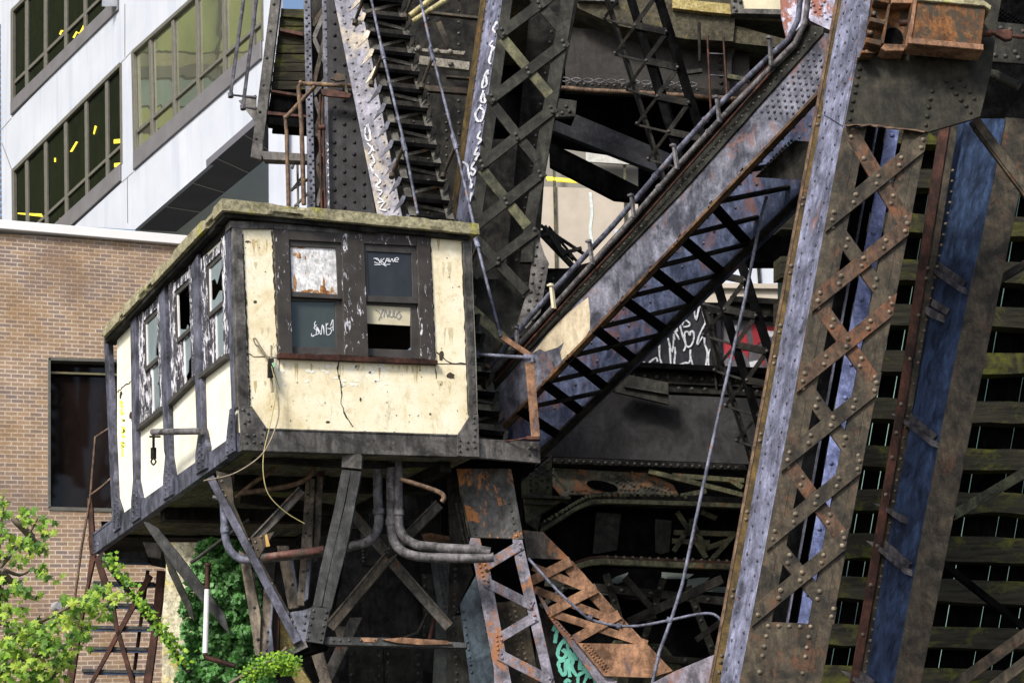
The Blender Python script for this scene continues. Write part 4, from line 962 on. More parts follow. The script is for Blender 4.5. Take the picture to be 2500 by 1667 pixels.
m.poly(VH(33.2), zz(zK, (850, 920), (1620, 940), (1620, 1080), (850, 1060)), .02, 0, 0); m.build('daylight_sheet', plain('pale_green_daylight', (.36, .42, .38), .8, .1), label='added pale green sheet standing in for daylight in the slots below the arched girder', cat='wall')  # sheet added behind the slots; daylight is put into its colour
m = MB(); dk_ = VH(33.0)
for q in (((840, 910), (905, 910), (905, 1010), (840, 1070)), ((905, 910), (1020, 900), (1020, 930), (950, 955), (905, 985)), ((905, 985), (905, 1070), (1000, 1070), (960, 1000)), ((960, 1000), (1000, 975), (1020, 935), (1020, 900), (1212, 920), (1210, 968), (1360, 970), (1350, 1040), (1400, 1035), (1350, 1090), (1000, 1090)), ((1212, 900), (1640, 900), (1640, 1015), (1490, 1010), (1440, 1010), (1490, 960), (1430, 960), (1360, 970), (1400, 940), (1212, 928)), ((1400, 1035), (1440, 1040), (1590, 1050), (1590, 1015), (1640, 1015), (1640, 1100), (1350, 1100))): m.poly(dk_, zz(zK, *q), .05, 0, 0)
m.build('slotted_plate', SOOTSHADE, label='black slotted plate in front of the pale green daylight sheet', cat='plate')
ub = T('underbrace', 'dark cross bracing in the gloom below the arched girder', 'bracing', PT(1600, 1700, 30)); UB = VH(30)
for a, b, w_ in (((1020, 1220), (1560, 970), 22), ((1000, 960), (1150, 1130), 16), ((1080, 1200), (1180, 1180), 14), ((1410, 1320), (1600, 1180), 14)): m = MB(); m.bar(UB, zK(*a), zK(*b), w_, .1); m.build('brace', GRIME, ub)
m = MB(); m.poly(VH(28), zz(zK, (400, 420), (580, 260), (585, 500), (410, 500)), .1)
for i in range(4): m.rrow(VH(28), zK(460 + 32 * i, 370 - 25 * i), zK(462 + 32 * i, 490), 5, .03)
m.build('riveted_gusset', OLIVE2, label='green streaked riveted gusset just right of the landing girder', cat='gusset plate')
m = MB(); m.poly(VH(27.4), zz(zK, (415, 500), (660, 510), (520, 600), (500, 690), (430, 640)), .1); m.bar(VH(27.4), zK(415, 500), zK(690, 512), 7, .3, -.1); m.bar(VH(27.4), zK(425, 540), zK(600, 548), 5, .1, -.1); m.build('bracket_plate', OLIVE2, label='small mossy bracket plate at the left end of the arched girder', cat='bracket')

# ================================================================ steep staircase right of the cabin
st = T('steel_stair', 'steep rusty steel stair with open treads rising behind the cabin roof', 'stair', PT(1240, 1075, 23.4))
def stH(y): return 26.6 + (y) * (23.5 - 26.6) / 1060
Ls = LX((885, 39), (924, 214), (952, 345), (981, 482), (1115, 1056)); Rs = LX((1004, 54), (1104, 487), (1240, 1056))
yy = -8; k_ = 0
while yy < 1062:
    H = stH(yy); P = VH(H)
    a, b = P(Ls(yy), yy - 4), P(Rs(yy), yy + 8)
    m = MB(); hz = Vector((0, 0, -.02))
    m.plate([a, b, b + hz * 2, a + hz * 2], .26, .003, away=P.n)
    m.plate([a + Vector((0, 0, -.04)), b + Vector((0, 0, -.04)), b + Vector((0, 0, -.065)) - (b - a) * .03, a + Vector((0, 0, -.065)) + (b - a) * .03], .02, 0, away=P.n)
    m.rivet(P(Ls(yy) + 8, yy + 1), P.n, .013); m.rivet(P(Rs(yy) - 8, yy + 9), P.n, .013)
    m.build('tread', SOOTSHADE, st)
    m = MB(); Pb = VH(H + .1)
    if k_ % 2: m.bar(Pb, (Ls(yy) + 10, yy + 12), (Rs(yy) - 8, yy + 36), 8, .01)
    else: m.bar(Pb, (Ls(yy) + 14, yy + 38), (Rs(yy) - 6, yy + 14), 8, .01)
    m.build('riser_lacing', STEPG, st)
    m = MB(); m.poly(VH(H + .27), [(Ls(yy) + 6, yy + 7), (Rs(yy) - 12, yy + 19), (Rs(yy) - 6, yy + 40), (Ls(yy) + 14, yy + 30)], .01); m.build('riser', STEPG if k_ % 4 else BROWN, st)
    m = MB(); Pb = VH(H - .02)   # saw tooth bracket on the left stringer
    m.poly(Pb, [(Ls(yy) + 2, yy - 6), (Ls(yy) + 10, yy - 2), (Ls(yy) + 4, yy + 14), (Ls(yy) - 22, yy + 38), (Ls(yy) - 12, yy + 18)], .02, 0, .003); m.build('tread_bracket', LILAC2 if yy > 200 else CREAMST, st)
    m = MB(); m.poly(Pb, [(Rs(yy) - 3, yy + 4), (Rs(yy) + 5, yy + 8), (Rs(yy) + 1, yy + 26), (Rs(yy) - 12, yy + 40), (Rs(yy) - 8, yy + 16)], .02, 0, .003); m.build('tread_bracket', GRIME, st)
    yy += 43.6 + .0045 * yy; k_ += 1
def stP(x, y, o=0): return PT(x, y, stH(y) + o)
m = MB()
for o, mat_ in ((0, 0),):
    a, b, c_, d_ = stP(Ls(-60) + 4, -60, .3), stP(Ls(-60) + 22, -60, .3), stP(Ls(1060) + 22, 1060, .3), stP(Ls(1060) + 4, 1060, .3); m.plate([a, b, c_, d_], .02)
m.build('stringer', STEPG, st)
m = MB(); m.plate([stP(Rs(-60) - 26, -60, .3), stP(Rs(-60) - 8, -60, .3), stP(Rs(1060) - 8, 1060, .3), stP(Rs(1060) - 28, 1060, .3)], .02); m.build('stringer', STEPG, st)
m = MB(); a = [(902, -20), (934, 128), (988, 356), (1020, 523)]; m.tube([stP(x, y, -.5) for x, y in a], .022, 10)
m.tube([stP(931, 116, -.5), stP(938, 146, -.5)], .035, 10); m.tube([stP(982, 338, -.5), stP(990, 370, -.5)], .035, 10); m.build('handrail', PIPEB, st)
m = MB(); a = [(1022, -20), (1056, 134), (1112, 352), (1152, 528), (1166, 600), (1222, 822)]; m.tube([stP(x, y, -.45) for x, y in a], .022, 10)
for p, q_ in (((1050, 118), (1059, 150)), ((1105, 330), (1115, 366)), ((1160, 578), (1168, 606))): m.tube([stP(*p, -.45), stP(*q_, -.45)], .038, 10)
m.build('handrail', PIPEB, st)
for a, b, o in (((932, 138), (908, 200), -.5), ((984, 360), (958, 424), -.5), ((1056, 140), (1031, 207), -.45), ((1110, 362), (1083, 425), -.45), ((1166, 600), (1150, 640), -.45), ((890, -10), (868, 50), -.5), ((1012, -20), (990, 36), -.45), ((1226, 832), (1190, 890), -.45)):
    m = MB(); m.tube([stP(*a, o), stP(*b, 0)], .028, 8); m.tube([stP(*b, .0), stP(b[0] - 2, b[1] + 10, 0)], .045, 8); m.build('rail_post', BROWN, st)
gt = T('corner_guard', 'orange rust angle guard with grey pipe at the stair foot right of the cabin', 'guard rail', F(1310, 1075))
GT = VH(23.2)
m = MB(); m.bar(GT, (1226, 822), (1296, 868), 13, .05, 0); m.build('top_angle', ORANGE, gt)
m = MB(); m.poly(GT, [(1282, 886), (1302, 884), (1318, 1066), (1297, 1068)], .02); m.poly(GT, [(1300, 884), (1304, 884), (1319, 1066), (1315, 1066)], .08, -.02); m.build('post', ORANGE, gt)
m = MB(); m.pipe(GT, [(1163, 863), (1286, 870)], .026, 0, 8, .05); m.pipe(GT, [(1161, 864), (1170, 864)], .05, 0, 8, .05); m.pipe(GT, [(1278, 870), (1300, 871), (1301, 884)], .045, 0, 8, .02); m.build('pipe', PIPEB, gt)
m = MB(); m.poly(GT, [(1285, 1064), (1318, 1066), (1318, 1073), (1285, 1073)], .1, -.02); m.pipe(GT, smooth2d([(1166, 1068), (1200, 1075), (1240, 1076), (1290, 1068)]), .012, 0, 6, 0); m.build('base', RED, gt)

# ================================================================ sprayed chord plate and tower left of the stair
CP_ = VH(27.6)
ch = T('chord_member', 'leaning riveted chord with cream sprayed patches and white tags left of the stair', 'girder', CP_(940, 560))
m = MB(); m.poly(CP_, [(808, -40), (872, -40), (988, 560), (928, 560)], .12)
for fx, n_ in ((.18, 30), (.82, 30), (.5, 20)):
    for i in range(n_):
        y = -20 + i * 580 / n_ + (8 if fx == .5 else 0); m.rivet(CP_(lerp((811 + (y + 40) * .195, y), (873 + (y + 40) * .195, y), fx)[0], y), CP_.n, .026)
m.build('face_plate', steel('lilac_with_cream_spray', (.16, .16, .20), (.31, .31, .38), (.52, .46, .37), .50, .25, .9, .5, soft=.12), ch)
m = MB()
for k_, ln in enumerate((((1010, 850), (985, 880), (990, 950), (1020, 960), (1015, 900), (1000, 850)), ((1000, 980), (1030, 1020), (1005, 1060)), ((1030, 1060), (1050, 1110), (1020, 1130), (1040, 1180)), ((1050, 1190), (1090, 1240), (1060, 1270), (1085, 1290)),
      ((1060, 1300), (1100, 1310), (1075, 1350), (1110, 1370)), ((1070, 1390), (1120, 1380), (1085, 1430), (1130, 1440)), ((1030, 1000), (1045, 1040)))): m.stroke(CP_, smooth2d(zz(zB, *ln), 4), 4, -.01 - k_ * .002, .003, .3)
m.build('graffiti', WFADE, ch)
CP2 = VH(28)
m = MB(); m.poly(CP2, [(796, -40), (815, -40), (925, 560), (805, 560)], .1)
for c_ in range(4):
    for i in range(20):
        y = 0 + i * 29 + (14 if c_ % 2 else 0); x = 813 + c_ * 24 + 4
        if x < 805 + (y + 40) * .19: m.rivet(CP2(x, y), CP2.n, .036)
m.build('back_plate', steel('purple_black_plate', (.008, .008, .010), (.022, .022, .027), None, .7, .3, 1.2, .5, light=(.08, .08, .11), lpos=.68), ch)
lt_ = T('lattice_tower', 'slim blue grey laced tower between the hanging box frame and the sprayed chord', 'tower', PT(790, 560, 28.5))
LT = VH(28.4)
fA = [(740, -40), (757, -40), (771, 560), (754, 560)]; fB = [(785, -40), (803, -40), (813, 560), (797, 560)]
m = MB(); m.poly(LT, fA, .12); m.rrow(LT, (747, 5), (760, 500), 26, .026); m.rrow(LT, (753, 18), (767, 510), 26, .022); m.build('flange', LILAC2, lt_)
m = MB(); m.poly(LT, fB, .12); m.rrow(LT, (793, 5), (803, 270), 13, .026); m.build('flange', LILAC2, lt_)
m = MB(); ys_ = [-40, 62, 200, 330, 430, 545]
for i, (a, b) in enumerate((((762, 60), (788, 20)), ((790, 30), (765, 90)), ((765, 90), (792, 150)), ((792, 90), (764, 205)), ((762, 230), (795, 190)), ((767, 235), (795, 320)), ((796, 225), (767, 330)), ((770, 300), (798, 400)), ((798, 330), (770, 400)), ((770, 400), (802, 480)), ((800, 400), (772, 500)))):
    m = MB(); m.bar(LT, a, b, 11, .05, .05); m.build('lacing_bar', SLATE if i % 3 else BROWN, lt_)
m = MB(); m.poly(LT, [(800, 285), (813, 290), (813, 520), (803, 520)], .02, -.02, 0); m.build('side_plate', LILAC, lt_)
m = MB()
for k_, ln in enumerate((((722, 980), (745, 1010), (725, 1040)), ((730, 1060), (750, 1080), (728, 1110), (752, 1130)), ((725, 1150), (750, 1170), (730, 1210)), ((735, 1240), (755, 1270), (735, 1290)), ((732, 1310), (750, 1350), (735, 1400), (752, 1420)))): m.stroke(LT, smooth2d(zz(zB, *ln), 4), 3, -.03 - k_ * .002, .003, .3)
m.build('graffiti', WFADE, lt_)
m = MB(); m.poly(VH(29.2), [(757, -40), (802, -40), (815, 560), (771, 560)], .05, 0, 0); m.build('rear_plate', GRIME, lt_)  # dark sheet added to close off the sky between the flanges
# hanging box frame with green planks
hb = T('hanging_box', 'black hanging steel box frame with mossy green planks above the cabin corner', 'frame', PT(690, 390, 28.8))
HB = VH(28.6)
m = MB(); m.poly(HB, zz(zB, (345, -60), (412, -60), (275, 1095), (200, 1075)), .10, 0, .008); m.rrow(HB, zB(360, 30), zB(240, 950), 6, .03); m.build('side_channel', SLATE, hb)
m = MB(); m.poly(HB, zz(zB, (400, 25), (590, 30), (590, 860), (320, 840)), .05, .45, 0); m.build('rear_plate', SOOTSHADE, hb)  # black sheet added so the gap behind the planks reads dark
m = MB()
for i in range(9):
    y = 30 + i * 62; m.poly(HB, zz(zB, (400 - i * 8, y), (565, y + 4), (575, y + 60), (395 - i * 8, y + 58)), .05, .15 + random.uniform(0, .03))
m.build('plank', TIMBER, hb)
m = MB(); m.poly(HB, zz(zB, (405, 40), (560, 60), (565, 110), (400, 95)), .05, .10); m.build('plank', MOSSB if 0 else TIMBER, hb)
m = MB(); m.poly(HB, zz(zB, (390, 180), (560, 215), (560, 240), (400, 205)), .15, .05); m.build('ledge', RED, hb); m = MB(); m.poly(HB, zz(zB, (335, 605), (570, 640), (565, 660), (330, 620)), .25, .05); m.build('ledge', RED, hb); m = MB(); m.poly(HB, zz(zB, (305, 755), (585, 785), (585, 800), (300, 780)), .25, .02)
m.build('ledge', RED, hb)
m = MB(); m.poly(HB, zz(zB, (330, 622), (575, 660), (580, 770), (310, 755)), .2, .15, 0); m.poly(HB, zz(zB, (300, 782), (585, 802), (590, 870), (310, 840)), .2, .05, 0); m.build('back_plate', SOOTSHADE, hb)
m = MB(); m.poly(HB, zz(zB, (270, 1035), (590, 1055), (590, 1105), (290, 1095)), .2, -.02, .006); m.build('foot_channel', SLATE, hb); m = MB(); m.poly(HB, zz(zB, (115, 680), (235, 640), (235, 830)), .05, .05); m.build('wing_plate', SLATE, hb)
rl = T('pipe_guard', 'pair of long dark guard pipes beside the hanging box at the top left', 'guard rail', PT(600, 264, 28))
RLP = VH(28)
for px in ([(600, -40), (563, 232), (626, 239)], [(631, -40), (593, 262), (626, 266)]):
    m = MB(); m.pipe(RLP, px, .032, 0, 8); m.build('pipe', PIPED, rl); m = MB(); c_ = RLP(*px[1]); m.tube([c_ - Vector((0, .01, .045)), c_ + Vector((0, 0, .03))], .05, 8); m.build('elbow', PIPED, rl)
for lab, px, mat, r in (('brown bent pipe running down in front of the slim laced tower, upper one', [(862, 211), (735, 204), (729, 212), (736, 300), (742, 500)], PIPER, .04),
                   ('brown bent pipe running down left of the slim laced tower, lower one', [(768, 212), (697, 288), (700, 330), (706, 560)], PIPER, .036)):
    m = MB(); m.pipe(VH(27.9), px, r, 0, 8)
    for i in (1,): m.pipe(VH(27.9), [(px[i][0] - 3, px[i][1] + 2), (px[i][0] + 3, px[i][1] - 2)], r * 1.35, 0, 8)
    m.build('bent_pipe', mat, label=lab, cat='pipe')
m = MB(); m.pipe(VH(27.8), [(782, 232), (780, 300), (787, 560)], .022, 0, 6); m.pipe(VH(27.8), [(789, 228), (789, 300), (796, 560)], .022, 0, 6); m.pipe(VH(27.8), [(778, 312), (794, 312)], .05, 0, 8); m.build('twin_tube', RED, label='two thin reddish tubes clipped side by side up the slim laced tower', cat='pipe')
m = MB(); m.poly(VH(27.7), zz(zB, (680, 610), (740, 605), (890, 640), (880, 670), (740, 660), (690, 650)), .05); m.build('arm', RED, label='red brown arm plate joining the slim laced tower to the sprayed chord', cat='bracket')
m = MB(); m.poly(VH(27.7), zz(zB, (745, 540), (790, 500), (850, 510), (870, 640), (845, 650), (845, 550), (790, 555)), .05); m.build('angle_clip', BROWN, label='dark angle clip over the brown bent pipe', cat='bracket')
m = MB()
for a, b in (((483, 1150), (515, 1060)), ((480, 1300), (560, 1200)), ((520, 1120), (525, 1410)), ((470, 1300), (595, 1220)), ((500, 1410), (590, 1320))): m.bar(VH(29), zB(*a), zB(*b), 5, .05)
m.build('rear_bracing', SLATE, label='thin dark bracing behind the bent brown pipes just above the cabin roof', cat='bracing')
m = MB(); m.pipe(VH(28.4), zz(zB, (1290, 110), (1480, -40)), .05, 0, 8); m.pipe(VH(28.4), zz(zB, (1310, 150), (1600, -40)), .05, 0, 8); m.build('cream_pipes', steel('cream_yellow_pipe', (.30, .26, .12), (.5, .45, .25), (.1, .08, .05), .6), label='two cream yellow pipes crossing behind the stair top', cat='pipe')
m = MB(); m.poly(VH(28.6), zz(zB, (1345, 380), (1700, 425), (1695, 480), (1350, 440)), .1)
m.poly(VH(28.6), zz(zB, (1310, 330), (1670, 355), (1660, 380), (1310, 350)), .1, -.02)
for p in ((1350, 335), (1565, 360), (1475, 355), (1568, 437)): m.rivet(VH(28.6)(*zB(*p), -.03), VH(28.6).n, .05)
m.build('weathered_timber', m_conc('grey_weathered_timber', (.12, .11, .09), (.34, .32, .28), (.06, .05, .04), .6, 2), label='weathered grey timber bolted across behind the stair rails', cat='timber')
m = MB(); m.bar(VH(28.9), zB(1485, 150), zB(1560, 340), 14, .04); m.poly(VH(28.9), zz(zB, (1490, 315), (1590, 330), (1585, 345), (1500, 340)), .05); m.build('hanger', BROWN, label='rust edged hanger strap above the weathered timber', cat='strap')
for a_, b_, w_, l_ in (((1390, 600), (1720, 625), 14, 'lower thick one'), ((1390, 80), (1800, 125), 6, 'upper thin one'), ((1540, 520), (1720, 535), 5, 'short thin one between')): m = MB(); m.bar(VH(29.5), zB(*a_), zB(*b_), w_, .1); m.build('cross_rail', BROWN, label='dark cross rail behind the stair, ' + l_, cat='rail')

# ================================================================ centre lattice column
cc = T('lattice_column', 'dark olive lattice column with flat crossing bars, white graffiti down its left flange', 'column', PT(1240, 1100, 26.4))
CC = VH(26.4); CCb = VH(27.4)
GL_ = LX((1183, 0), (1104, 525), (1040, 900)); GR = LX((1229, 0), (1147, 525), (1120, 700)); 
FL = LX((1252, 0), (1178, 528), (1150, 720)); RI = LX((1371, 0), (1285, 525), (1255, 710)); RO = LX((1405, 0), (1308, 540), (1300, 900))
gp = PL3(CC(1229, 0), CC(1147, 525), CCb(1183, 0))
m = MB(); m.poly(gp, [(1183, -40), (1232, -40), (1120, 700), (1078, 700)], .03)
for i in range(30):
    y = -20 + i * 24; m.rivet(gp(GL_(y) + 8, y), gp.n, .026); m.rivet(gp(GR(y) - 6, y + 12), gp.n, .026)
for i in range(12): m.rivet(gp(GL_(10 + i * 48) + 24, 10 + i * 48), gp.n, .026)
m.build('left_flange', LILAC, cc)
m = MB(); m.poly(gp, [(1183, -40), (1194, -40), (1090, 700), (1078, 700)], .05, -.03); m.build('edge_angle', MUST, cc)
m = MB()
for k_, ln in enumerate((((1890, 150), (1860, 200), (1880, 225)), ((1860, 280), (1840, 310), (1870, 330), (1845, 360)), ((1860, 330), (1835, 420), (1850, 440)), ((1830, 480), (1800, 540), (1790, 600), (1820, 580), (1815, 520), (1835, 500)),
      ((1800, 620), (1780, 690), (1810, 700), (1800, 640)), ((1785, 720), (1745, 780), (1760, 830), (1790, 820), (1800, 760), (1775, 740)), ((1780, 900), (1760, 940), (1785, 960), (1760, 990)), ((1760, 1010), (1740, 1060), (1770, 1050), (1745, 1100)),
      ((1740, 1110), (1720, 1150), (1745, 1170), (1730, 1200), (1712, 1180)), ((1660, 1110), (1690, 1130), (1700, 1180), (1710, 1230)), ((1720, 1230), (1715, 1290), (1730, 1260)), ((1725, 1320), (1705, 1400)))): m.stroke(gp, smooth2d(zz(zB, *ln), 4), 5, -.008 - k_ * .002, .003, .3)
m.build('graffiti', WFADE, cc)
m = MB(); m.poly(CC, [(1232, -40), (1257, -40), (1150, 720), (1120, 720)], .10); m.build('left_channel', OLIVE, cc)
m = MB(); m.poly(CC, [(1376, -40), (1410, -40), (1336, 395), (1308, 545), (1300, 640), (1270, 640), (1280, 540)], .10); m.build('right_channel', OLIVE, cc)
m = MB(); m.poly(CCb, [(1300, -40), (1420, -40), (1330, 420), (1310, 720), (1230, 720)], .08, -.1, 0); m.rrow(CCb, (1350, 60), (1262, 640), 24, .03, -.1); m.build('back_plate', GRIME, cc)
m = MB(); m.poly(CCb, [(1160, 700), (1290, 712), (1285, 1120), (1120, 1120), (1120, 700)], .08, -.5); m.rrow(CCb, (1280, 730), (1268, 860), 8, .035, -.5); m.build('foot_plate', OLIVE, cc)
m = MB(); m.poly(CC, [(1308, 555), (1330, 620), (1340, 640), (1320, 760), (1285, 800), (1262, 790), (1290, 700)], .06, .05)
for i in range(9): m.rivet(CC(1308 - i * 3 + 3, 600 + i * 22, .05), CC.n, .03); m.rivet(CC(1325 - i * 3, 650 + i * 16, .05), CC.n, .03)
m.build('gusset', SLATE, cc)
for i in range(-1, 5):
    y0 = 82 + 161 * i + (i > 2) * -4; y1 = y0 - 157
    a, b = (GR(y0) + 3 - 2, y0 + 6), (RO(y1 + 4) - 4, y1 + 16)
    if i == 4: continue
    m = MB(); m.bar(CC, a, b, 26, .035, -.035)
    for p in (lerp(a, b, .05), lerp(a, b, .5), lerp(a, b, .95)):
        m.rivet(CC(p[0] - 2, p[1] - 6, -.035), CC.n, .036); m.rivet(CC(p[0] + 3, p[1] + 6, -.035), CC.n, .036)
    m.build('lacing_bar', OLIVE, cc)
for i in range(-1, 5):
    y0 = 93 + 160 * i
    m = MB(); m.bar(CC, (GR(y0) + 12, y0), (RO(y0 + 145) - 20, y0 + 140), 25, .03, -.0045); m.build('lacing_bar', OLIVE if i % 2 else OLIVE2, cc)
a, b = (1157, 675), (1312, 560)
m = MB(); m.bar(CC, a, b, 24, .035, -.035); m.rivet(CC(1218, 634, -.035), CC.n, .036); m.rivet(CC(1216, 645, -.035), CC.n, .036); m.rivet(CC(1305, 562, -.035), CC.n, .036); m.build('lacing_bar', OLIVE, cc)

# ================================================================ diagonal box girder
dg = T('diagonal_girder', 'big mottled blue and rust box girder rising diagonally from cabin foot to lattice column', 'girder', PT(1230, 1080, 25))
DG = VP2(1200, 24.6, 2010, 20.9); DGf = Pl(DG.p0 + DG.n * 1.5, DG.n)
La = LX((1196, 962), (1295, 855), (1480, 668), (1666, 468), (2011, 80)); Lb = lambda y: 1226 + (1043 - y) * .936
def Bx(x): return 1043 - (x - 1226) * 1.0655       # lower edge of the near web
def Ax(x):
    pts = [(1196, 962), (1295, 852), (1666, 468), (2011, 80)]
    for (x0, y0), (x1, y1) in zip(pts, pts[1:]):
        if x <= x1: break
    return y0 + (y1 - y0) * (x - x0) / (x1 - x0)
m = MB(); m.poly(DG, [(1196, 962), (1295, 852), (1666, 468), (2011, 80), (2040, 90), (2012, 214), (1226, 1043)], .05, 0, .003)
for r_ in range(6):
    for c_ in range(11):
        u = c_ / 10; x = 1895 + 125 * u - r_ * -9 + (6 if r_ % 2 else 0) - 62 + 28; y = Ax(x) + 24 + r_ * 18
        if y < Bx(x) - 8 and x < 2022 and not (r_ > 3 and c_ < 2): m.rivet(DG(x, y), DG.n, .024)
m.build('near_web', WEB, dg)
m = MB(); m.poly(DG, [(1188, 950), (1982, 62), (2014, 70), (2012, 84), (1666, 472), (1295, 856), (1196, 966)], .03, -.03, .004)
for i in range(58):
    x = 1215 + i * 13.7; y = Ax(x); m.rivet(DG(x - 2, y - 12, -.03), DG.n, .022)
m.build('flange_angle', OLIVE, dg)
m = MB(); m.poly(DG, [(1186, 944), (1196, 930), (1984, 54), (1982, 64)], .9, -.06, .004)
m.poly(DG, [(1180, 941), (1980, 47), (1984, 56), (1188, 952)], .03, -.07, .002); m.build('cover_plate', RED, dg)
m = MB(); m.poly(DG, [(1226, 1040), (2010, 210), (2014, 215), (1228, 1046)], .10, -.02, .002); m.build('lower_angle', steel('rust_edge_angle', (.05, .028, .016), (.13, .075, .038), (.26, .12, .05), .6), dg)
m = MB(); m.poly(DG, [(1300, 862), (1340, 812), (1385, 766), (1415, 742), (1436, 726), (1441, 770), (1440, 805), (1430, 822), (1385, 868), (1372, 880), (1368, 860), (1378, 835), (1362, 848), (1330, 858), (1318, 852)], .003, -.003, 0)
m.build('sprayed_patch', steel('beige_sprayed_patch', (.42, .36, .26), (.50, .43, .32), (.3, .27, .25), .68, .08, .5, .3, speck=.08), dg)
# far web, its visible lower edge
def Cx(x): return 1012 - (x - 1429) * .985
m = MB(); m.poly(DGf, [(1300, 900), (2100, 30), (2100, 360), (1429, 1012), (1260, 1180), (1226, 1060)], .05, 0, 0)
for i in range(26):
    x = 1340 + i * 26; m.rivet(DGf(x, Bx(x) + 26), DGf.n, .026); m.rivet(DGf(x + 14, Bx(x) + 74 - i * 1.0), DGf.n, .026)
m.build('far_web', WEB2, dg)
m = MB()
a0, a1 = DG(1226, 1043), DG(2012, 214); c0, c1 = DGf(1255, 1185), DGf(2020, 430)
nU = (a1 - a0).cross(c0 - a0).normalized()
if nU.z < 0: nU = -nU
def und(pn, pf): return DG(*pn), DGf(*pf)
m = MB(); m.plate([DG(1228, 1043), DG(2012, 214), DG(2012, 214) + DG.n * .12, DG(1228, 1043) + DG.n * .12], .02, 0, away=nU); m.build('bottom_flange', GRIME, dg)
m = MB(); m.plate([DGf(1262, 1178), DGf(2020, 430), DGf(2020, 430) - DG.n * .14, DGf(1262, 1178) - DG.n * .14], .02, 0, away=nU); m.plate([DGf(1262, 1150), DGf(2020, 402), DGf(2020, 430), DGf(1262, 1178)], .02, 0, away=DG.n); m.build('bottom_flange', GRIME, dg)
nodes = [(1735, 499), (1659, 581), (1588, 658), (1519, 731), (1452, 805), (1385, 874), (1326, 937), (1265, 1002)]
fars = [(1926, 460), (1850, 533), (1827, 598), (1766, 671), (1697, 744), (1632, 815), (1555, 886), (1487, 955)]
for nn, ff in zip([(1811, 420)] + nodes, [(2000, 390)] + fars):
    m = MB(); p, q_ = DG(nn[0], nn[1]), DGf(ff[0], ff[1]); m.beam(p, q_, .085, .03, nU); m.build('lacing_bar', GRIME, dg)
for nn, ff in zip(nodes, fars[2:] + [(1425, 1012), (1370, 1070)]):
    m = MB(); p, q_ = DG(nn[0] + 8, nn[1] + 6), DGf(ff[0], ff[1]); m.beam(p + nU * .031, q_ + nU * .031, .14, .02, nU); m.build('lacing_bar', SOOTSHADE, dg)
m = MB(); m.poly(DG, [(1906, 330), (2000, 338), (1990, 430), (1810, 420), (1830, 400)], .03, .3, 0)
m.rrow(DG, (1908, 325), (1830, 402), 12, .025, .28); m.build('tie_plate', GRIME, dg)
m = MB(); m.poly(VH(23.6), [(1925, 330), (1950, 288), (1990, 290), (1990, 332)], .04); m.rivet(VH(23.6)(1966, 297), VH(23.6).n, .04); m.build('bracket', LILAC2, dg)
# cable trays: two conduits and a thin tube above the girder
CT = Pl(DG.p0 - DG.n * .1, DG.n)
for k_, (lab, px, r, mat) in enumerate((('upper grey conduit running up along the diagonal girder', [(1180, 915), (1272, 800), (1353, 706), (1496, 552), (1652, 370), (1757, 255), (1885, 133), (1925, 96), (1948, 50), (1957, -30)], .038, PIPEB),
                                  ('lower grey conduit running up along the diagonal girder', [(1205, 905), (1285, 822), (1368, 730), (1508, 576), (1660, 400), (1765, 285), (1890, 158), (1942, 105), (1966, 55), (1976, -30)], .038, PIPE),
                                  ('thin red brown tube lying on top of the diagonal girder', [(1210, 930), (1300, 826), (1420, 695), (1560, 545), (1700, 385), (1880, 180)], .016, RED))):
    m = MB(); m.pipe(CT, px, r, 0, 10)
    for i, p in ((3, 0), (4, 0)):
        if k_ < 2: q_ = lerp(px[i], px[i + 1], .65); q2 = lerp(px[i], px[i + 1], .69); m.pipe(CT, [q_, q2], r * 1.3, 0, 10)
    m.build('conduit', mat, label=lab, cat='conduit')
for i, (a, b) in enumerate((((1886, 92), (1890, 166)), ((1757, 236), (1764, 302)), ((1652, 354), (1661, 416)), ((1549, 475), (1555, 534)), ((1446, 587), (1454, 648)), ((1353, 694), (1360, 755)), ((1268, 797), (1271, 845)))):
    m = MB(); m.bar(CT, a, b, 6, .05, -.09); m.bar(CT, (a[0] - 5, a[1] + 6), (a[0] + 6, a[1] + 4), 5, .04, -.11)
    m.build('conduit_clamp', PIPE if i != 5 else PANEL, label='%s upright strap clamp from the top along the two conduits' % ('first second third fourth fifth sixth seventh'.split()[i]), cat='clamp', group='strap clamps holding the conduits')
# ================================================================ main lattice column (right)
mc = T('lattice_column', 'tall lilac sided column with brown crossing lattice bars, nearest of all', 'column', PT(1870, 1900, 19.5))
MCp = VH(19.5); MCd = VH(20.25)
sL = LX((2043, 0), (1951, 480), (1857, 1000), (1734, 1667)); sI = LX((2059, 0), (1969, 480), (1875, 1000), (1757, 1667)); sR = LX((2118, 0), (2027, 480), (1930, 1000), (1804, 1667))
YB = 1990
web = PL3(MCp(2118, 0), MCp(1804, 1667), MCd(2059, 0))
m = MB(); m.poly(web, [(sI(-60), -60), (sR(-60), -60), (sR(311), 311), (sR(480), 480), (sR(1000), 1000), (sR(YB), YB), (sI(YB), YB), (sI(1000), 1000), (sI(480), 480)], .03, 0, .004)
y = -10; i = 0
while y < 1690:
    w_ = sR(y) - sI(y)
    m.rivet(web(sI(y) + w_ * .25, y), web.n, .021); m.rivet(web(sI(y + 17) + w_ * .80, y + 17), web.n, .021)
    if i % 2 == 0: m.rivet(web(sI(y + 8) + w_ * .52, y + 8), web.n, .021) if y < 300 else None
    y += 35 if y > 300 else 24; i += 1
m.build('side_web', LILAC, mc)
m = MB(); m.poly(web, [(sI(-60), -60), (sR(-60), -60), (sR(308), 308), (2014, 280), (sI(240), 240)], .02, -.022, .003)
y = -20; i = 0
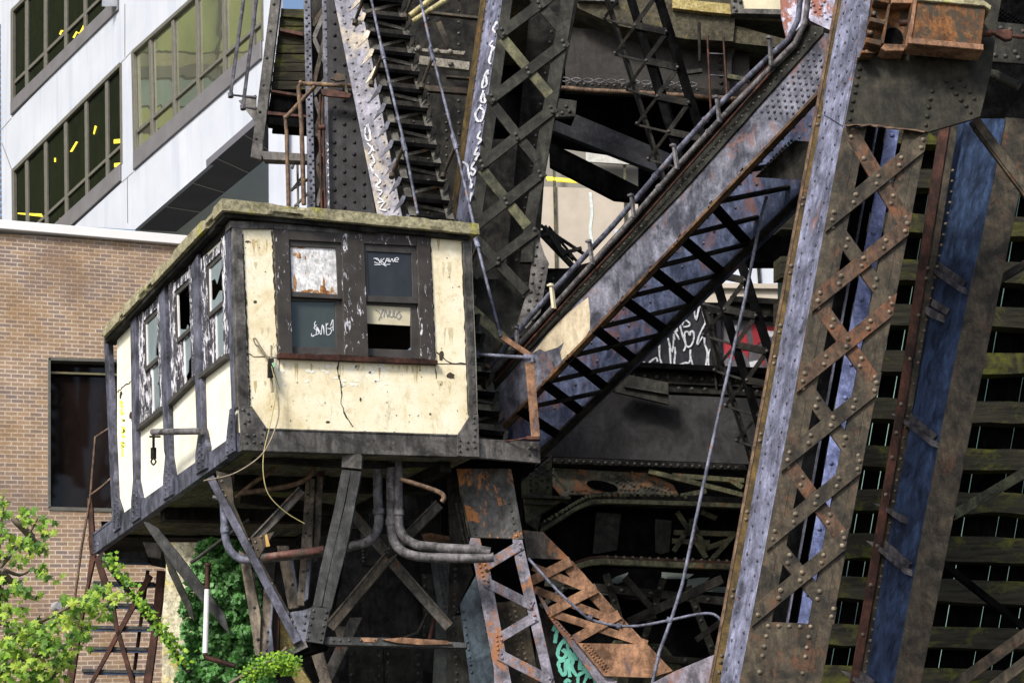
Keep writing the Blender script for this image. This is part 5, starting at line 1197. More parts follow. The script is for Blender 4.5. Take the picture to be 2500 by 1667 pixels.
while y < 300:
    w_ = sR(y) - sI(y)
    for k in range(3): 
        yy = y + (k % 2) * 14 + k * 4
        if yy < 285 + k * 8: m.rivet(web(sI(yy) + w_ * (.2 + .3 * k), yy, -.022), web.n, .021)
    y += 27
m.build('splice_plate', LILAC, mc)
m = MB(); m.poly(MCd, [(sL(-60), -60), (sI(-60) + 3, -60), (sI(480) + 3, 480), (sI(1000) + 3, 1000), (sI(YB) + 3, YB), (sL(YB), YB), (sL(1000), 1000), (sL(480), 480)], .03, -.02, .006)
y = 130
for y in (286, 306, 486, 502, 650, 668, 796, 812, 872, 888, 1060, 1076, 1250, 1268, 1440, 1456, 1600, 1616, 1640): m.rivet(MCd(sI(y) - 7, y, -.02), MCd.n, .026)
m.build('edge_flange', MUST, mc)
m = MB(); m.poly(MCd, [(sL(-60) - 3, -60), (sL(-60) + 3, -60), (sL(YB) + 3, YB), (sL(YB) - 3, YB)], .12, -.03, .002); m.build('edge_lip', PIPER, mc)
rO = LX((2264, 329), (2233, 480), (2186, 733), (2108, 1120), (2006, 1667)); 
m = MB(); m.poly(MCp, [(sR(311), 311), (sR(311) + 57, 311), (sR(1520) + 52, 1520), (sR(YB) + 52, YB), (sR(YB), YB), (sR(1000), 1000), (sR(480), 480)], .09, 0, .004)
m.stroke(MCp, [(sR(330) + 36, 330), (sR(1000) + 33, 1000), (sR(1500) + 31, 1500)], 1.6, -.006, .005); m.build('left_channel', BROWN, mc)
m = MB(); m.poly(MCp, [(rO(315) - 58, 315), (rO(315), 315), (rO(733), 733), (rO(1120), 1120), (rO(YB), YB), (rO(YB) - 58, YB), (rO(1120) - 58, 1120), (rO(733) - 58, 733)], .09, 0, .004)
m.stroke(MCp, [(rO(360) - 24, 360), (rO(1000) - 24, 1000), (rO(1500) - 24, 1500)], 1.6, -.006, .005); m.build('right_channel', BROWN, mc)
# inner faces of the channels and rear lacing
BKp = VH(20.3)
lefts = [(2020, 541), (1986, 737), (1949, 933), (1912, 1125), (1876, 1317), (1840, 1502)]
rights = [(2261, 345), (2222, 549), (2184, 745), (2147, 937), (2106, 1128), (2068, 1315)]
def latbar(a, b, wd, off, mat, rv=True):
    m = MB(); m.bar(MCp, a, b, wd, .03, off, .004)
    dx, dy = b[0] - a[0], b[1] - a[1]; l = math.hypot(dx, dy); ux, uy = dx / l, dy / l
    if rv:
        for t in (.045, .27, .5, .72, .955):
            p = lerp(a, b, t); o_ = 8.5
            m.rivet(MCp(p[0] - 5, p[1] - 8, off), MCp.n, .028); m.rivet(MCp(p[0] + 4, p[1] + 10, off), MCp.n, .028) if t in (.045, .5, .955) else m.rivet(MCp(p[0] + 8, p[1] + 12, off), MCp.n, .028) if 0 else m.rivet(MCp(p[0] - 12, p[1] + 14 , off), MCp.n, .028)
    m.build('lacing_bar', mat, mc)
def cropbar(a, b, wd, off, mat):
    """bar whose ends are cut to the flange direction"""
    dx, dy = b[0] - a[0], b[1] - a[1]; l = math.hypot(dx, dy); nx, ny = -dy / l * wd / 2, dx / l * wd / 2
    sl = -.185
    def end(p, s): 
        # move corners along the bar so the end runs along (sl,1)
        q = (p[0] + nx, p[1] + ny); r = (p[0] - nx, p[1] - ny); return q, r
    m = MB(); h = wd * .62
    A1 = (a[0] - h * sl * -1 * .0, a[1]); 
    ux, uy = dx / l, dy / l
    def corner(p, s):
        # intersection of edge line (offset s) with flange line through p
        ox, oy = p[0] + nx * s, p[1] + ny * s
        # p + t*(sl,1) == o + k*(ux,uy)
        det = sl * -uy + ux * 1
        t = ((ox - p[0]) * -uy + (oy - p[1]) * ux) / det
        return (p[0] + sl * t, p[1] + t)
    poly = [corner(a, 1), corner(b, 1), corner(b, -1), corner(a, -1)]
    m.poly(MCp, poly, .032, off, .005)
    for t in (.05, .27, .5, .73, .95):
        p = lerp(a, b, t); m.rivet(MCp(p[0] + 3, p[1] - 10, off), MCp.n, .029); m.rivet(MCp(p[0] - 2, p[1] + 9, off), MCp.n, .029)
    m.build('lacing_bar', mat, mc)
for i in range(-1, 6):
    a = lefts[i] if i >= 0 else (2056, 345); j = i + 2
    b = rights[j] if j < 6 else [(2030, 1500), (1996, 1690)][j - 6]
    if i == 5: continue
    if i == -1: a = (2066, 318)
    cropbar((a[0] + 6, a[1] - 4), (b[0] - 6, b[1] + 4) if i != 4 else (2040, 1505), 36, -.0045, RUSTB if i % 2 else BROWN)
for i, (a, b) in enumerate(zip(lefts, rights)): cropbar(a, b, 37, -.040, RUSTB if i in (1, 2) else BROWN)
m = MB(); m.poly(MCp, [(1866, 1517), (2000, 1522), (1960, 1700), (1900, YB), (1790, YB)], .03, -.004, .004)
for r_ in (1527, 1552, 1578, 1600, 1640): 
    for x in (0, 26, 52, 78, 104):
        if r_ == 1527 or x in (0, 104): m.rivet(MCp(1875 + x - (r_ - 1527) * .18, r_ + x * .02, -.004), MCp.n, .026)
m.build('batten_plate', BROWN, mc)
# head gusset
m = MB(); m.poly(MCp, zz(zQ, (390, 1225), (640, -40), (1900, -40), (1850, 240), (1790, 700), (1685, 1140), (1590, 1175), (1190, 1290), (1020, 1275), (640, 1225)), .035, -.075, .005)
for p in ((440, 1168), (455, 1080), (470, 995), (490, 912), (500, 838), (518, 760), (533, 685), (1163, 1225), (1177, 1140), (1193, 1053), (1208, 975), (1222, 900), (1590, 1103), (1625, 970), (1582, 908), (1530, 850), (1490, 790), (1362, 800), (1410, 860), (1455, 925), (1500, 985), (1548, 1040), (1662, 505)):
    m.rivet(MCp(*zQ(*p), -.075), MCp.n, .030)
m.build('head_gusset', steel('black_green_gusset', (.011, .011, .009), (.036, .033, .024), (.12, .075, .03), .64, .3, 1.1, .6, soft=.1), mc)
m = MB()
pts = [(390 + i * 40, 1226 + (0 if i < 6 else (i - 6) * 4.5) + random.uniform(-7, 7)) for i in range(20)]
m.stroke(MCp, zz(zQ, *pts), 3.5, -.09, .02, .7); m.build('crust', PIPER, mc)
m = MB(); m.pipe(MCp, zz(zQ, (600, -40), (500, 620)), .012, 0, 6, -.1); m.build('edge_bead', PIPER, mc)
# upper left continuation plate behind the conduits
m = MB(); UP = VH(20.9); m.poly(UP, [(1903, -60), (2055, -60), (2020, 110), (1982, 62), (1920, 90), (1908, 40)], .05)
for p in ((745, 80), (780, 60), (870, 60), (850, 100), (795, 130), (905, 140), (870, 175), (975, 185), (930, 215), (760, 30), (900, 20)): m.rivet(UP(*zT(p[0] + 1000, p[1])), UP.n, .024)
m.build('corner_plate', steel('pink_lilac_flaking', (.33, .33, .44), (.5, .5, .63), (.28, .12, .09), .48, .25, 1.3, .4, soft=.04), label='pink and lilac flaking corner plate behind the bent conduits at the top', cat='plate')

# rusty bearing casting and its rod
rb_ = T('rusty_casting', 'orange rusted ribbed casting with a hollow box bolted to the black gusset', 'casting', MCp(2200, 160, -.3))
def rbp(*p, t=.1, off=-.3, mat=RUSTBOX, name='rib', c=.006):
    m = MB(); m.poly(MCp, zz(zQ, *p), t, off, c); return m.build(name, mat, rb_)
rbp((630, -40), (1450, -40), (1450, 130), (800, 140), (720, 530), (560, 600), (525, 600), (600, 90), t=.04, off=-.115, name='back_plate')
for q in (((640, 80), (785, 115), (785, 145), (640, 112)), ((600, 270), (745, 300), (742, 345), (598, 310)), ((568, 462), (712, 495), (708, 545), (560, 510)), ((520, 585), (600, 600), (640, 612), (520, 612))): rbp(*q, t=.2)
for q in (((760, -40), (800, -40), (830, 95), (800, 130)), ((945, -40), (990, -40), (990, 95), (950, 85)), ((1140, -40), (1180, -40), (1180, 105), (1145, 100))): rbp(*q, t=.18)
rbp((800, 75), (1410, 125), (1410, 165), (800, 155), t=.22, off=-.34, name='ledge', mat=ORANGE)
rbp((780, -40), (1455, 30), (1455, 48), (785, -10), t=.2, off=-.32)
rbp((775, 150), (800, 150), (735, 520), (705, 530), t=.2)
rbp((540, 90), (640, 20), (580, 460), (525, 600), (500, 600), t=.05, off=-.13, name='shim', mat=LILAC)
rbp((800, 150), (1000, 150), (950, 540), (735, 530), t=.05, off=-.14, name='web')
m = MB(); m.poly(MCp, [zQ(840 + 95 * math.cos(t * .628), 420 + 100 * math.sin(t * .628)) for t in range(10)], .02, -.16, 0); m.build('hole', SOOTSHADE, rb_)  # flat black disc stands for the dark inside the hollow
rbp((735, 530), (940, 540), (920, 600), (750, 600), (700, 575), t=.22, off=-.32, name='foot', mat=ORANGE)
rbp((980, 180), (1665, 235), (1620, 600), (940, 560), t=.26, off=-.46, name='box_face')
rbp((1010, 140), (1090, 150), (1640, 190), (1712, 240), (1700, 275), (1650, 240), (1020, 185), t=.42, off=-.50, name='box_lid', mat=ROOFC)
rbp((940, 535), (1635, 600), (1635, 655), (935, 590), t=.3, off=-.50, name='box_foot', mat=ORANGE)
rbp((990, 150), (1025, 150), (965, 560), (930, 580), t=.3, off=-.48, name='box_edge', mat=ORANGE)
for p, r in (((683, 30), .045), ((655, 205), .04), ((620, 385), .04), ((585, 570), .04), ((870, 42), .045), ((1070, 58), .04), ((1250, 78), .035), ((1415, 98), .055)):
    m = MB(); c_ = MCp(*zQ(*p), -.12); m.tube([c_, c_ - MCp.n * .05, c_ - MCp.n * .09], [r, r * .7], 8); m.rivet(c_ - MCp.n * .08, MCp.n, r * .7); m.build('bolt', RED, rb_)
m = MB(); c_ = MCp(*zQ(870, 350), -.35); m.tube([c_, MCp(*zQ(940, 345), -.35)], .04, 6); m.build('bolt', RED, rb_)
tr = T('turnbuckle_rod', 'rusty turnbuckle rod leaving the rusted box to the right edge', 'rod', MCp(2440, 115, -.3))
m = MB(); m.pipe(MCp, zz(zQ, (1940, 452), (2200, 480)), .022, 0, 8, -.3); m.build('rod', RED, tr)
m = MB(); m.pipe(MCp, zz(zQ, (1650, 428), (1740, 425)), .045, 0, 8, -.3); m.pipe(MCp, zz(zQ, (1730, 420), (1790, 425)), .032, 0, 6, -.3); m.poly(MCp, zz(zQ, (1785, 402), (1920, 395), (1945, 420), (1940, 490), (1880, 500), (1785, 450)), .06, -.33, .01); m.build('turnbuckle', RED, tr)
# dark members right of the gusset
rd = T('rear_gusset', 'dark riveted gusset and curved chord at the top right corner', 'gusset plate', PT(2450, 150, 21)); RD = VH(21)
m = MB(); m.poly(RD, zz(zQ, (1860, 210), (2200, 245), (2200, 620), (1800, 590)), .04)
for p in ((1893, 270), (1983, 285), (1932, 335), (2057, 350), (2110, 300), (1840, 530), (1938, 540), (2063, 555), (2030, 500), (1660, 500)): m.rivet(RD(*zQ(*p)), RD.n, .032)
m.build('plate', OLIVE, rd)
m = MB(); m.poly(RD, zz(zQ, (1900, -20), (2200, -20), (2200, 240), (1880, 205)), .04, .2, 0)
for i in range(4):
    for j in range(9): m.rivet(RD(*zQ(1920 + j * 26, 15 + i * 40 + j * 16), .2), RD.n, .024)
m.build('chord', SOOTSHADE, rd)
m = MB(); m.pipe(RD, zz(zQ, (1800, 615), (1900, 630), (1990, 680), (2130, 750)), .07, 0, 8, .3); m.build('brace_pipe', OLIVE, rd)
m = MB(); m.poly(VH(24), [(2395, 300), (2480, 300), (2520, 345), (2520, 470), (2400, 470)], .1, 0, 0); m.poly(VH(24), [(2450, 293), (2520, 300), (2520, 312), (2458, 304)], .3, -.1); m.build('rear_block', OLIVE2, label='dim brown block in the shade at the right edge', cat='block')
mass('dark_backdrop', 'added black backdrop standing in for shade behind the head gusset, upper right', 'bulkhead', 28.5, [[(1960, -160), (2700, -160), (2700, 420), (1960, 420)]], SOOTSHADE)  # backdrop added here too, the deep shade is its black colour
# brace bars on the right
for nm, lab, a, b, w_, H, mat in (('diagonal_brace', 'flat grey bar sloping down right from the gusset corner', (2378, 292), (2530, 495), 28, 19.8, BROWN),
    ('diagonal_brace', 'double grey bar rising to the right edge beyond the blue column, middle of the frame', (2330, 1254), (2540, 1128), 22, 23.5, OLIVE2),
    ('diagonal_brace', 'black bar sloping down right across the mossy timbers', (2300, 1370), (2540, 1560), 16, 24, SOOTSHADE),
    ('diagonal_brace', 'grey bar rising to the bottom right corner, upper one', (2318, 1680), (2540, 1520), 26, 22.5, BROWN),
    ('diagonal_brace', 'grey bar rising to the bottom right corner, lower one', (2390, 1700), (2560, 1570), 24, 22.2, BROWN),
    ('diagonal_brace', 'short black bar rising behind the top of the blue column', (2440, 680), (2540, 620), 16, 24, GRIME)):
    P = VH(H); m = MB(); m.bar(P, a, b, w_, .03); m.bar(P, (a[0] + 2, a[1] + w_ * .55), (b[0] + 2, b[1] + w_ * .55), 5, .12, -.02); m.build(nm, mat, label=lab, cat='brace')

# ================================================================ blue plate column (right)
bc = T('plate_column', 'deep blue plate column with brown front flange and small angle shelves', 'column', PT(2200, 1990, 22))
BC = VH(21.6); BCd = VH(22.5)
bL = LX((2333, 400), (2329, 480), (2225, 1000), (2115, 1667)); bR = LX((2428, 393), (2410, 480), (2308, 1000), (2181, 1667)); bF = LX((2505, 393), (2486, 480), (2380, 1000), (2249, 1667))
bw = PL3(BC(2410, 480), BC(2181, 1667), BCd(2329, 480))
m = MB(); m.poly(bw, [(bL(290) - 4, 290), (bR(290), 290), (bR(1000), 1000), (bR(YB), YB), (bL(YB) - 4, YB), (bL(1000) - 4, 1000)], .03, 0, 0); m.build('web', BLUE, bc)
m = MB(); m.poly(BC, [(bR(290), 290), (bF(290), 290), (bF(1000), 1000), (bF(YB), YB), (bR(YB), YB), (bR(1000), 1000)], .05, 0, .006); m.build('front_flange', BROWN, bc)
m = MB(); m.poly(BCd, [(bL(290) - 18, 290), (bL(290) + 2, 290), (bL(1000) + 2, 1000), (bL(YB) + 2, YB), (bL(YB) - 20, YB), (bL(1000) - 16, 1000)], .04, -.05)
for i in range(50): m.rivet(BCd(bL(420 + i * 26) - 8, 420 + i * 26, -.05), BCd.n, .022)
m.build('rear_angle', BROWN, bc)
m = MB(); m.poly(BCd, [(bL(290) - 44, 290), (bL(290) - 19, 290), (bL(1000) - 17, 1000), (bL(YB) - 22, YB), (bL(YB) - 44, YB), (bL(1000) - 38, 1000)], .06, -.08)
for y in (660, 685, 775, 880, 990, 1060, 1120, 1210, 1335, 1430, 1550): m.rivet(BCd(bL(y) - 30, y, -.08), BCd.n, .03)
m.build('rear_flange', RED, bc)
for q, dbl in ((((2262, 650), (2278, 650), (2362, 706), (2363, 720)), 1), (((2245, 745), (2262, 746), (2308, 770), (2306, 788), (2290, 782)), 2), (((2193, 1015), (2208, 1016), (2290, 1080), (2290, 1093)), 1), (((2149, 1233), (2166, 1236), (2216, 1262), (2214, 1278), (2200, 1268)), 0), (((2131, 1324), (2148, 1327), (2228, 1392), (2227, 1406)), 1), (((2068, 1640), (2084, 1644), (2140, 1680), (2140, 1700)), 1)):
    m = MB(); pts = [bw(x, y, -.02) for x, y in q]; m.plate([bw(x, y, -.10) for x, y in q], .10, .003)
    if dbl:
        a, b = (q[1][0] + 2, q[1][1] - 10), (q[2][0] - 4, q[2][1] - 10)
        if dbl == 2: a, b = (2268, 733), (2318, 763)
        m.bar(bw, a, b, 17, .02, -.03)
        m.rrow(bw, lerp(a, b, .15), lerp(a, b, .9), 5, .016, -.03)
    m.build('angle_shelf', steel('shelf_grey', (.05, .046, .05), (.13, .12, .12), (.2, .1, .05), .66), bc)
# ================================================================ narrow blue column seen through the lattice
nb = T('inner_column', 'narrow bright blue riveted column glimpsed through the lattice column', 'column', PT(1960, 1990, 22.5))
NB = VH(22.6); nL = LX((2133, 480), (2084, 733), (2045, 960), (2020, 1085), (1952, 1489)); nR = LX((2166, 480), (2120, 733), (2086, 960), (2055, 1077), (1978, 1489))
m = MB(); m.poly(NB, [(nL(250), 250), (nR(250), 250), (nR(960), 960), (nR(1900), 1900), (nL(1900), 1900), (nL(960), 960)], .05)
for i in range(16): m.rivet(NB((nL(330 + i * 80) + nR(330 + i * 80)) / 2, 330 + i * 80), NB.n, .035)
m.build('front_plate', BLUE if 0 else steel('bright_blue_violet', (.07, .09, .20), (.17, .20, .38), (.08, .07, .10), .66, .4, 1.2, .5, light=(.35, .37, .55), lpos=.68), nb)
m = MB(); m.poly(NB, [(nL(250) - 55, 250), (nL(250), 250), (nL(960), 960), (nL(1900), 1900), (nL(1900) - 60, 1900), (nL(960) - 60, 960)], .05, .15)
for i in range(30): m.rivet(NB(nL(330 + i * 44) - 18, 330 + i * 44, .15), NB.n, .028)
m.build('side_plate', SOOTSHADE, nb)
m = MB(); m.poly(NB, [(nL(250) - 26, 250), (nL(250) - 22, 250), (nL(1900) - 26, 1900), (nL(1900) - 30, 1900)], .2, 0); m.build('edge_angle', SLATEB, nb)

# ================================================================ raised deck of mossy timbers
dk = T('raised_deck', 'raised bridge deck standing upright, mossy black cross timbers with daylight slits', 'bridge deck', PT(2250, 1990, 27))
DKp = VP2(1930, 26.2, 2520, 27.4)
tops = [300, 405, 515, 627, 735, 848, 966, 1083, 1190, 1298, 1404, 1519, 1621, 1725]
for i, y in enumerate(tops):
    h = (44, 46, 46, 50, 50, 50, 52, 52, 50, 60, 54, 52, 54, 54)[i]; d = .012 * 600
    pts = []; m = MB()
    x0, x1 = 1905 , 2620
    yA = lambda x: y + (x - 1950) * .028
    n = 14
    top = [(x0 + (x1 - x0) * k / n, yA(x0 + (x1 - x0) * k / n) + random.uniform(-2, 2)) for k in range(n + 1)]
    bot = [(x, yy + h + random.uniform(-2.5, 2.5)) for x, yy in top]
    for k in range(n): m.poly(DKp, [top[k], top[k + 1], bot[k + 1], bot[k]], .28, -.02, 0)
    m.build('timber', TIMBER, dk)
x = 2035; sl = -.17
while x < 2860:
    w_ = random.uniform(28, 42)
    m = MB()
    m.poly(DKp, [(x - 20, 280), (x + w_ - 20, 280), (x + w_ - 20 + sl * 1500, 1780), (x - 20 + sl * 1500, 1780)], .08, .35, 0); m.build('backing_board', SOOTSHADE, dk)
    x += w_ + (random.uniform(6, 10) if random.random() < .7 else 2.0)
m = MB(); m.poly(VH(34), [(1900, 280), (2700, 280), (2700, 1800), (1900, 1800)], .1, 0, 0); m.build('daylight_sheet', plain('pale_teal_daylight', (.24, .40, .34), .8, .3, 1), label='added pale teal sheet standing in for daylight behind the slits of the timber deck', cat='wall')  # sheet added behind the slits, daylight painted in as pale teal
for y in (655, 760, 880, 1130):
    pass
# long rods in front
for nm, lab, px, r, mat in (('long_rod', 'long thin blue grey rod hanging from the girder to the bottom edge', [(1872, 480), (1855, 541), (1818, 733), (1757, 1000), (1706, 1235), (1666, 1425), (1640, 1508), (1610, 1590), (1588, 1690)], .023, PIPEB),
    ('sagging_cable', 'bent rod sagging across the rusty strut to the lattice column', [(1290, 1362), (1360, 1440), (1428, 1502), (1450, 1514), (1500, 1526), (1560, 1527), (1640, 1512), (1700, 1499), (1735, 1497), (1752, 1505), (1764, 1518)], .018, PIPEB)):
    P = VH(22.5); m = MB(); m.pipe(P, px, r, 3 if nm == 'sagging_cable' else 0, 8)
    if nm == 'sagging_cable': 
        for p in ((1440, 1508), (1510, 1528), (1632, 1513)): m.pipe(P, [(p[0] - 5, p[1] - 2), (p[0] + 5, p[1] + 2)], .04, 0, 7)
    m.build(nm, mat, label=lab, cat='rod')

# ================================================================ lower centre: post, lilac lattice leg, rusty lattice strut
po = T('rust_patched_post', 'grey riveted post head with big orange rust patches under the cabin landing', 'post', PT(1190, 1320, 23.6))
POp = VH(23.6)
m = MB(); m.poly(POp, zz(zO, (700, 330), (1400, 330), (1560, 1230), (890, 1210), (740, 560)), .06, 0, .005)
for p in ((862, 745), (878, 838), (900, 925), (915, 1005), (932, 1088), (948, 1168), (1378, 772), (1402, 868), (1420, 955), (1432, 1025), (1450, 1108), (1470, 1190)): m.rivet(POp(*zO(*p)), POp.n, .022)
m.build('face_plate', RPLATE, po)
m = MB(); m.poly(POp, zz(zO, (730, 560), (760, 560), (880, 1210), (860, 1210)), .1, -.02); m.build('edge', OLIVE2, po)
m = MB(); m.poly(POp, zz(zO, (560, 280), (730, 330), (860, 1210), (860, 1340), (620, 1300), (600, 1150)), .06, .2)
for i in range(20): 
    for j in range(3): m.rivet(POp(*zO(690 + j * 50 + i * 7, 750 + i * 32), .2), POp.n, .018)
m.build('side_plate', GRIME, po)
m = MB(); m.poly(POp, zz(zO, (1400, 330), (1520, 330), (1545, 1120), (1480, 1120)), .2, .1); m.poly(POp, zz(zO, (500, 120), (1700, 240), (1450, 420), (700, 400)), .5, .05, 0); m.build('shadowed_bracket', SOOTSHADE, po)
lg = T('lattice_support', 'lilac grey lattice leg flaking to orange rust at bottom centre', 'lattice support', PT(1280, 1990, 23.4))
LG = VH(23.4)
m = MB(); m.poly(LG, zz(zO, (880, 1208), (1005, 1218), (1030, 1340), (1040, 1400), (880, 1400), (850, 1340)), .06, .02)
m.poly(LG, zz(zK, (130, 860), (215, 860), (350, 1570), (345, 1800), (260, 1800), (248, 1480)), .06)
m.rrow(LG, zK(165, 880), zK(200, 1000), 6, .02); m.rrow(LG, zK(265, 1300), zK(275, 1400), 5, .02); m.build('left_chord', ORLIL, lg)
m = MB(); m.poly(LG, zz(zK, (355, 740), (412, 745), (600, 1570), (640, 1800), (590, 1800), (520, 1480), (370, 860)), .06); m.rrow(LG, zK(390, 780), zK(400, 830), 3, .022)
for p in ((460, 1110), (465, 1140), (475, 1170), (460, 1165), (478, 1200)): m.rivet(LG(*zK(*p)), LG.n, .022)
m.build('right_chord', ORLIL, lg)
for a, b, w_ in (((190, 905), (405, 775), 24), ((205, 990), (470, 1125), 24), ((280, 1310), (490, 1185), 24), ((280, 1405), (580, 1560), 26), ((330, 1700), (600, 1600), 24)):
    m = MB(); m.bar(LG, zK(*a), zK(*b), w_, .02, -.022)
    for t in (.04, .96): p = lerp(zK(*a), zK(*b), t); m.rivet(LG(p[0], p[1] - 5, -.022), LG.n, .022); m.rivet(LG(p[0] + 2, p[1] + 6, -.022), LG.n, .022)
    m.build('lacing_bar', ORLIL, lg)
m = MB(); m.poly(LG, zz(zK, (50, 1110), (150, 930), (330, 1570), (350, 1800), (230, 1800), (110, 1568)), .06, .12)
m.rrow(LG, zK(70, 1150), zK(120, 1500), 9, .022, .12); m.rrow(LG, zK(175, 1120), zK(255, 1500), 11, .022, .12); m.build('side_plate', steel('teal_blue_black', (.02, .032, .045), (.05, .07, .09), None, .7, .35, 1.2, .5, light=(.10, .15, .18), lpos=.66), lg)
m = MB(); m.poly(LG, zz(zK, (240, 1080), (420, 1060), (500, 1500), (520, 1800), (400, 1800)), .06, .5, 0); m.rrow(LG, zK(330, 1120), zK(420, 1560), 16, .022, .5); m.rrow(LG, zK(360, 1100), zK(450, 1500), 14, .022, .5); m.build('rear_plate', BROWN, lg)
rs = T('rusty_strut', 'orange rust laced strut sloping down right at bottom centre', 'strut', PT(1640, 1760, 24.4))
RSp = VH(24.4)
m = MB(); m.poly(RSp, zz(zK, (415, 690), (530, 700), (690, 860), (440, 850)), .05, 0, .005); m.build('upper_plate', steel('brown_orange_plate', (.07, .06, .055), (.13, .11, .09), (.34, .15, .07), .5, .3, 1.6, .6), rs)
m = MB(); m.poly(RSp, zz(zK, (660, 860), (700, 865), (980, 1185), (1130, 1345), (1275, 1500), (1200, 1530), (1040, 1345), (660, 930)), .08, .01)
m.build('right_chord', ORANGE, rs)
m = MB(); m.poly(RSp, zz(zK, (470, 1000), (495, 1030), (600, 1190), (730, 1340), (960, 1568), (1000, 1650), (900, 1650), (560, 1180)), .08, .01); m.rrow(RSp, zK(560, 1170), zK(950, 1560), 26, .018, .01); m.build('left_chord', ORLIL, rs)
for a, b in (((460, 985), (690, 870)), ((570, 1160), (840, 1025)), ((710, 1320), (970, 1175)), ((470, 900), (830, 1045)), ((480, 1030), (990, 1230)), ((590, 1170), (1130, 1345))):
    m = MB(); w_ = 24 if a[1] > b[1] else 19; m.bar(RSp, zK(*a), zK(*b), w_, .02, -.045 if a[1] > b[1] else -.018); m.build('lacing_bar', ORANGE, rs)
m = MB(); m.poly(RSp, zz(zK, (725, 1340), (1130, 1348), (1275, 1500), (1150, 1540), (880, 1530)), .04, -.06, .004); m.rrow(RSp, zK(760, 1350), zK(890, 1500), 12, .02, -.06); m.rrow(RSp, zK(790, 1350), zK(900, 1480), 10, .02, -.06); m.build('lower_plate', ORANGE, rs)
tg = T('sprayed_plate', 'black plate with teal sprayed letters beside the rusty strut', 'plate', PT(1400, 1760, 24.7))
TG = VH(24.9)
m = MB(); m.poly(TG, zz(zK, (480, 1100), (560, 1180), (700, 1330), (960, 1600), (960, 1800), (500, 1800)), .05, 0, 0); m.build('plate', GRIME, tg)
m = MB()
for k_, ln in enumerate((((232, 420), (262, 360)), ((290, 400), (270, 470), (258, 560)), ((380, 500), (310, 600), (290, 700), (330, 740), (385, 700), (370, 640), (340, 660)), ((395, 520), (350, 560)), ((400, 560), (410, 640), (430, 740)), ((420, 560), (490, 620), (470, 720), (420, 640)), ((470, 600), (500, 760)),
      ((380, 760), (300, 780), (330, 900), (375, 910), (385, 770)), ((405, 740), (430, 950)), ((410, 750), (470, 740), (450, 840), (510, 940)), ((560, 700), (540, 870)), ((560, 720), (640, 800), (560, 850), (620, 860)), ((640, 900), (590, 1021)),
      ((520, 1021), (530, 930), (600, 890), (640, 860)), ((690, 850), (660, 960), (740, 880)), ((690, 920), (750, 1000)), ((770, 930), (760, 1021)), ((700, 900), (720, 1021)), ((370, 1021), (400, 985), (440, 1010)), ((760, 950), (820, 1010)))):
    m.stroke(TG, smooth2d(zz(zS, *ln), 4), 8.5, -.006 - k_ * .002, .003, .25)
m.build('graffiti', TPAINT, tg)
m = MB(); m.poly(VH(21.5), zz(zS, (1370, 1021), (1640, 880), (2090, 690), (2090, 800), (2030, 1100), (1300, 1200), (1250, 1080)), .05)
m.build('bent_plate', steel('pink_green_grey_plate', (.13, .12, .15), (.26, .24, .29), (.26, .12, .08), .52, .3, 1.3, .5, soft=.15), label='mottled pink grey plate at the foot of the lattice column', cat='plate')
rl_ = T('rear_framing', 'dim riveted framing deep in the pit behind the rod and the rusty strut', 'framing', PT(1650, 1800, 31)); RFP = VH(31)
for a, b, w_ in (((1330, 1420), (1800, 1470), 20), ((1480, 1400), (1560, 1667), 18), ((1620, 1410), (1540, 1667), 16), ((1380, 1590), (1800, 1620), 16), ((1680, 1430), (1760, 1640), 18), ((1320, 1480), (1420, 1400), 14)):
    m = MB(); m.bar(RFP, a, b, w_, .1)
    for t in (.1, .25, .4, .55, .7, .85): p = lerp(a, b, t); m.rivet(RFP(*p), RFP.n, .04)
    m.build('beam', OLIVE, rl_)
m = MB(); m.poly(RFP, [(1420, 1660), (1500, 1560), (1620, 1570), (1700, 1667), (1700, 1760), (1420, 1760)], .1, .1); m.rrow(RFP, (1440, 1650), (1500, 1575), 6, .04, .1); m.rrow(RFP, (1510, 1575), (1615, 1583), 7, .04, .1); m.build('gusset', OLIVE2, rl_)
rp_ = T('rear_plating', 'dim riveted plates in the shade behind the X braces under the cabin', 'plating', PT(980, 1800, 30)); RPQ = VH(30)
for x0, x1, y0, y1 in ((850, 935, 1560, 1760), (940, 1030, 1585, 1760), (880, 960, 1300, 1380), (1030, 1090, 1400, 1560), (820, 870, 1180, 1290)):
    m = MB(); m.poly(RPQ, [(x0, y0), (x1, y0 + 5), (x1 + 6, y1), (x0 + 4, y1)], .1, 0)
    for i in range(8): m.rivet(RPQ(x0 + 8, y0 + 10 + (y1 - y0 - 20) * i / 7), RPQ.n, .03); m.rivet(RPQ(x1 - 8, y0 + 14 + (y1 - y0 - 24) * i / 7), RPQ.n, .03)
    m.build('plate', OLIVE, rp_)
# ================================================================ support frame under the cabin
sf = T('cabin_support', 'grey green steel frame of riveted struts meeting at a joint under the cabin', 'support frame', PT(790, 1580, 22.4))
SP = VH(22.2); SPb = VH(23.6)
m = MB(); m.poly(SP, zz(zM, (1235, 150), (1475, 150), (1490, 185), (1480, 345), (1225, 320), (1230, 175)), .14, -.03); m.build('bracket', SLATE, sf)
m = MB(); m.poly(SP, zz(zM, (1225, 340), (1345, 348), (1265, 760), (1080, 1568)) + zz(zN, (1490, 735), (1375, 735), (1475, 230)) + zz(zM, (960, 1568), (1130, 830)), .10, 0, .005)
m.build('main_strut', STRUT, sf)
m = MB(); m.poly(SP, zz(zM, (1345, 348), (1478, 365), (1300, 1300)) + zz(zN, (1615, 770), (1500, 740), (1560, 420), (1650, 0)) + zz(zM, (1275, 765)), .10, .0, .005); m.build('main_strut', STRUT, sf)
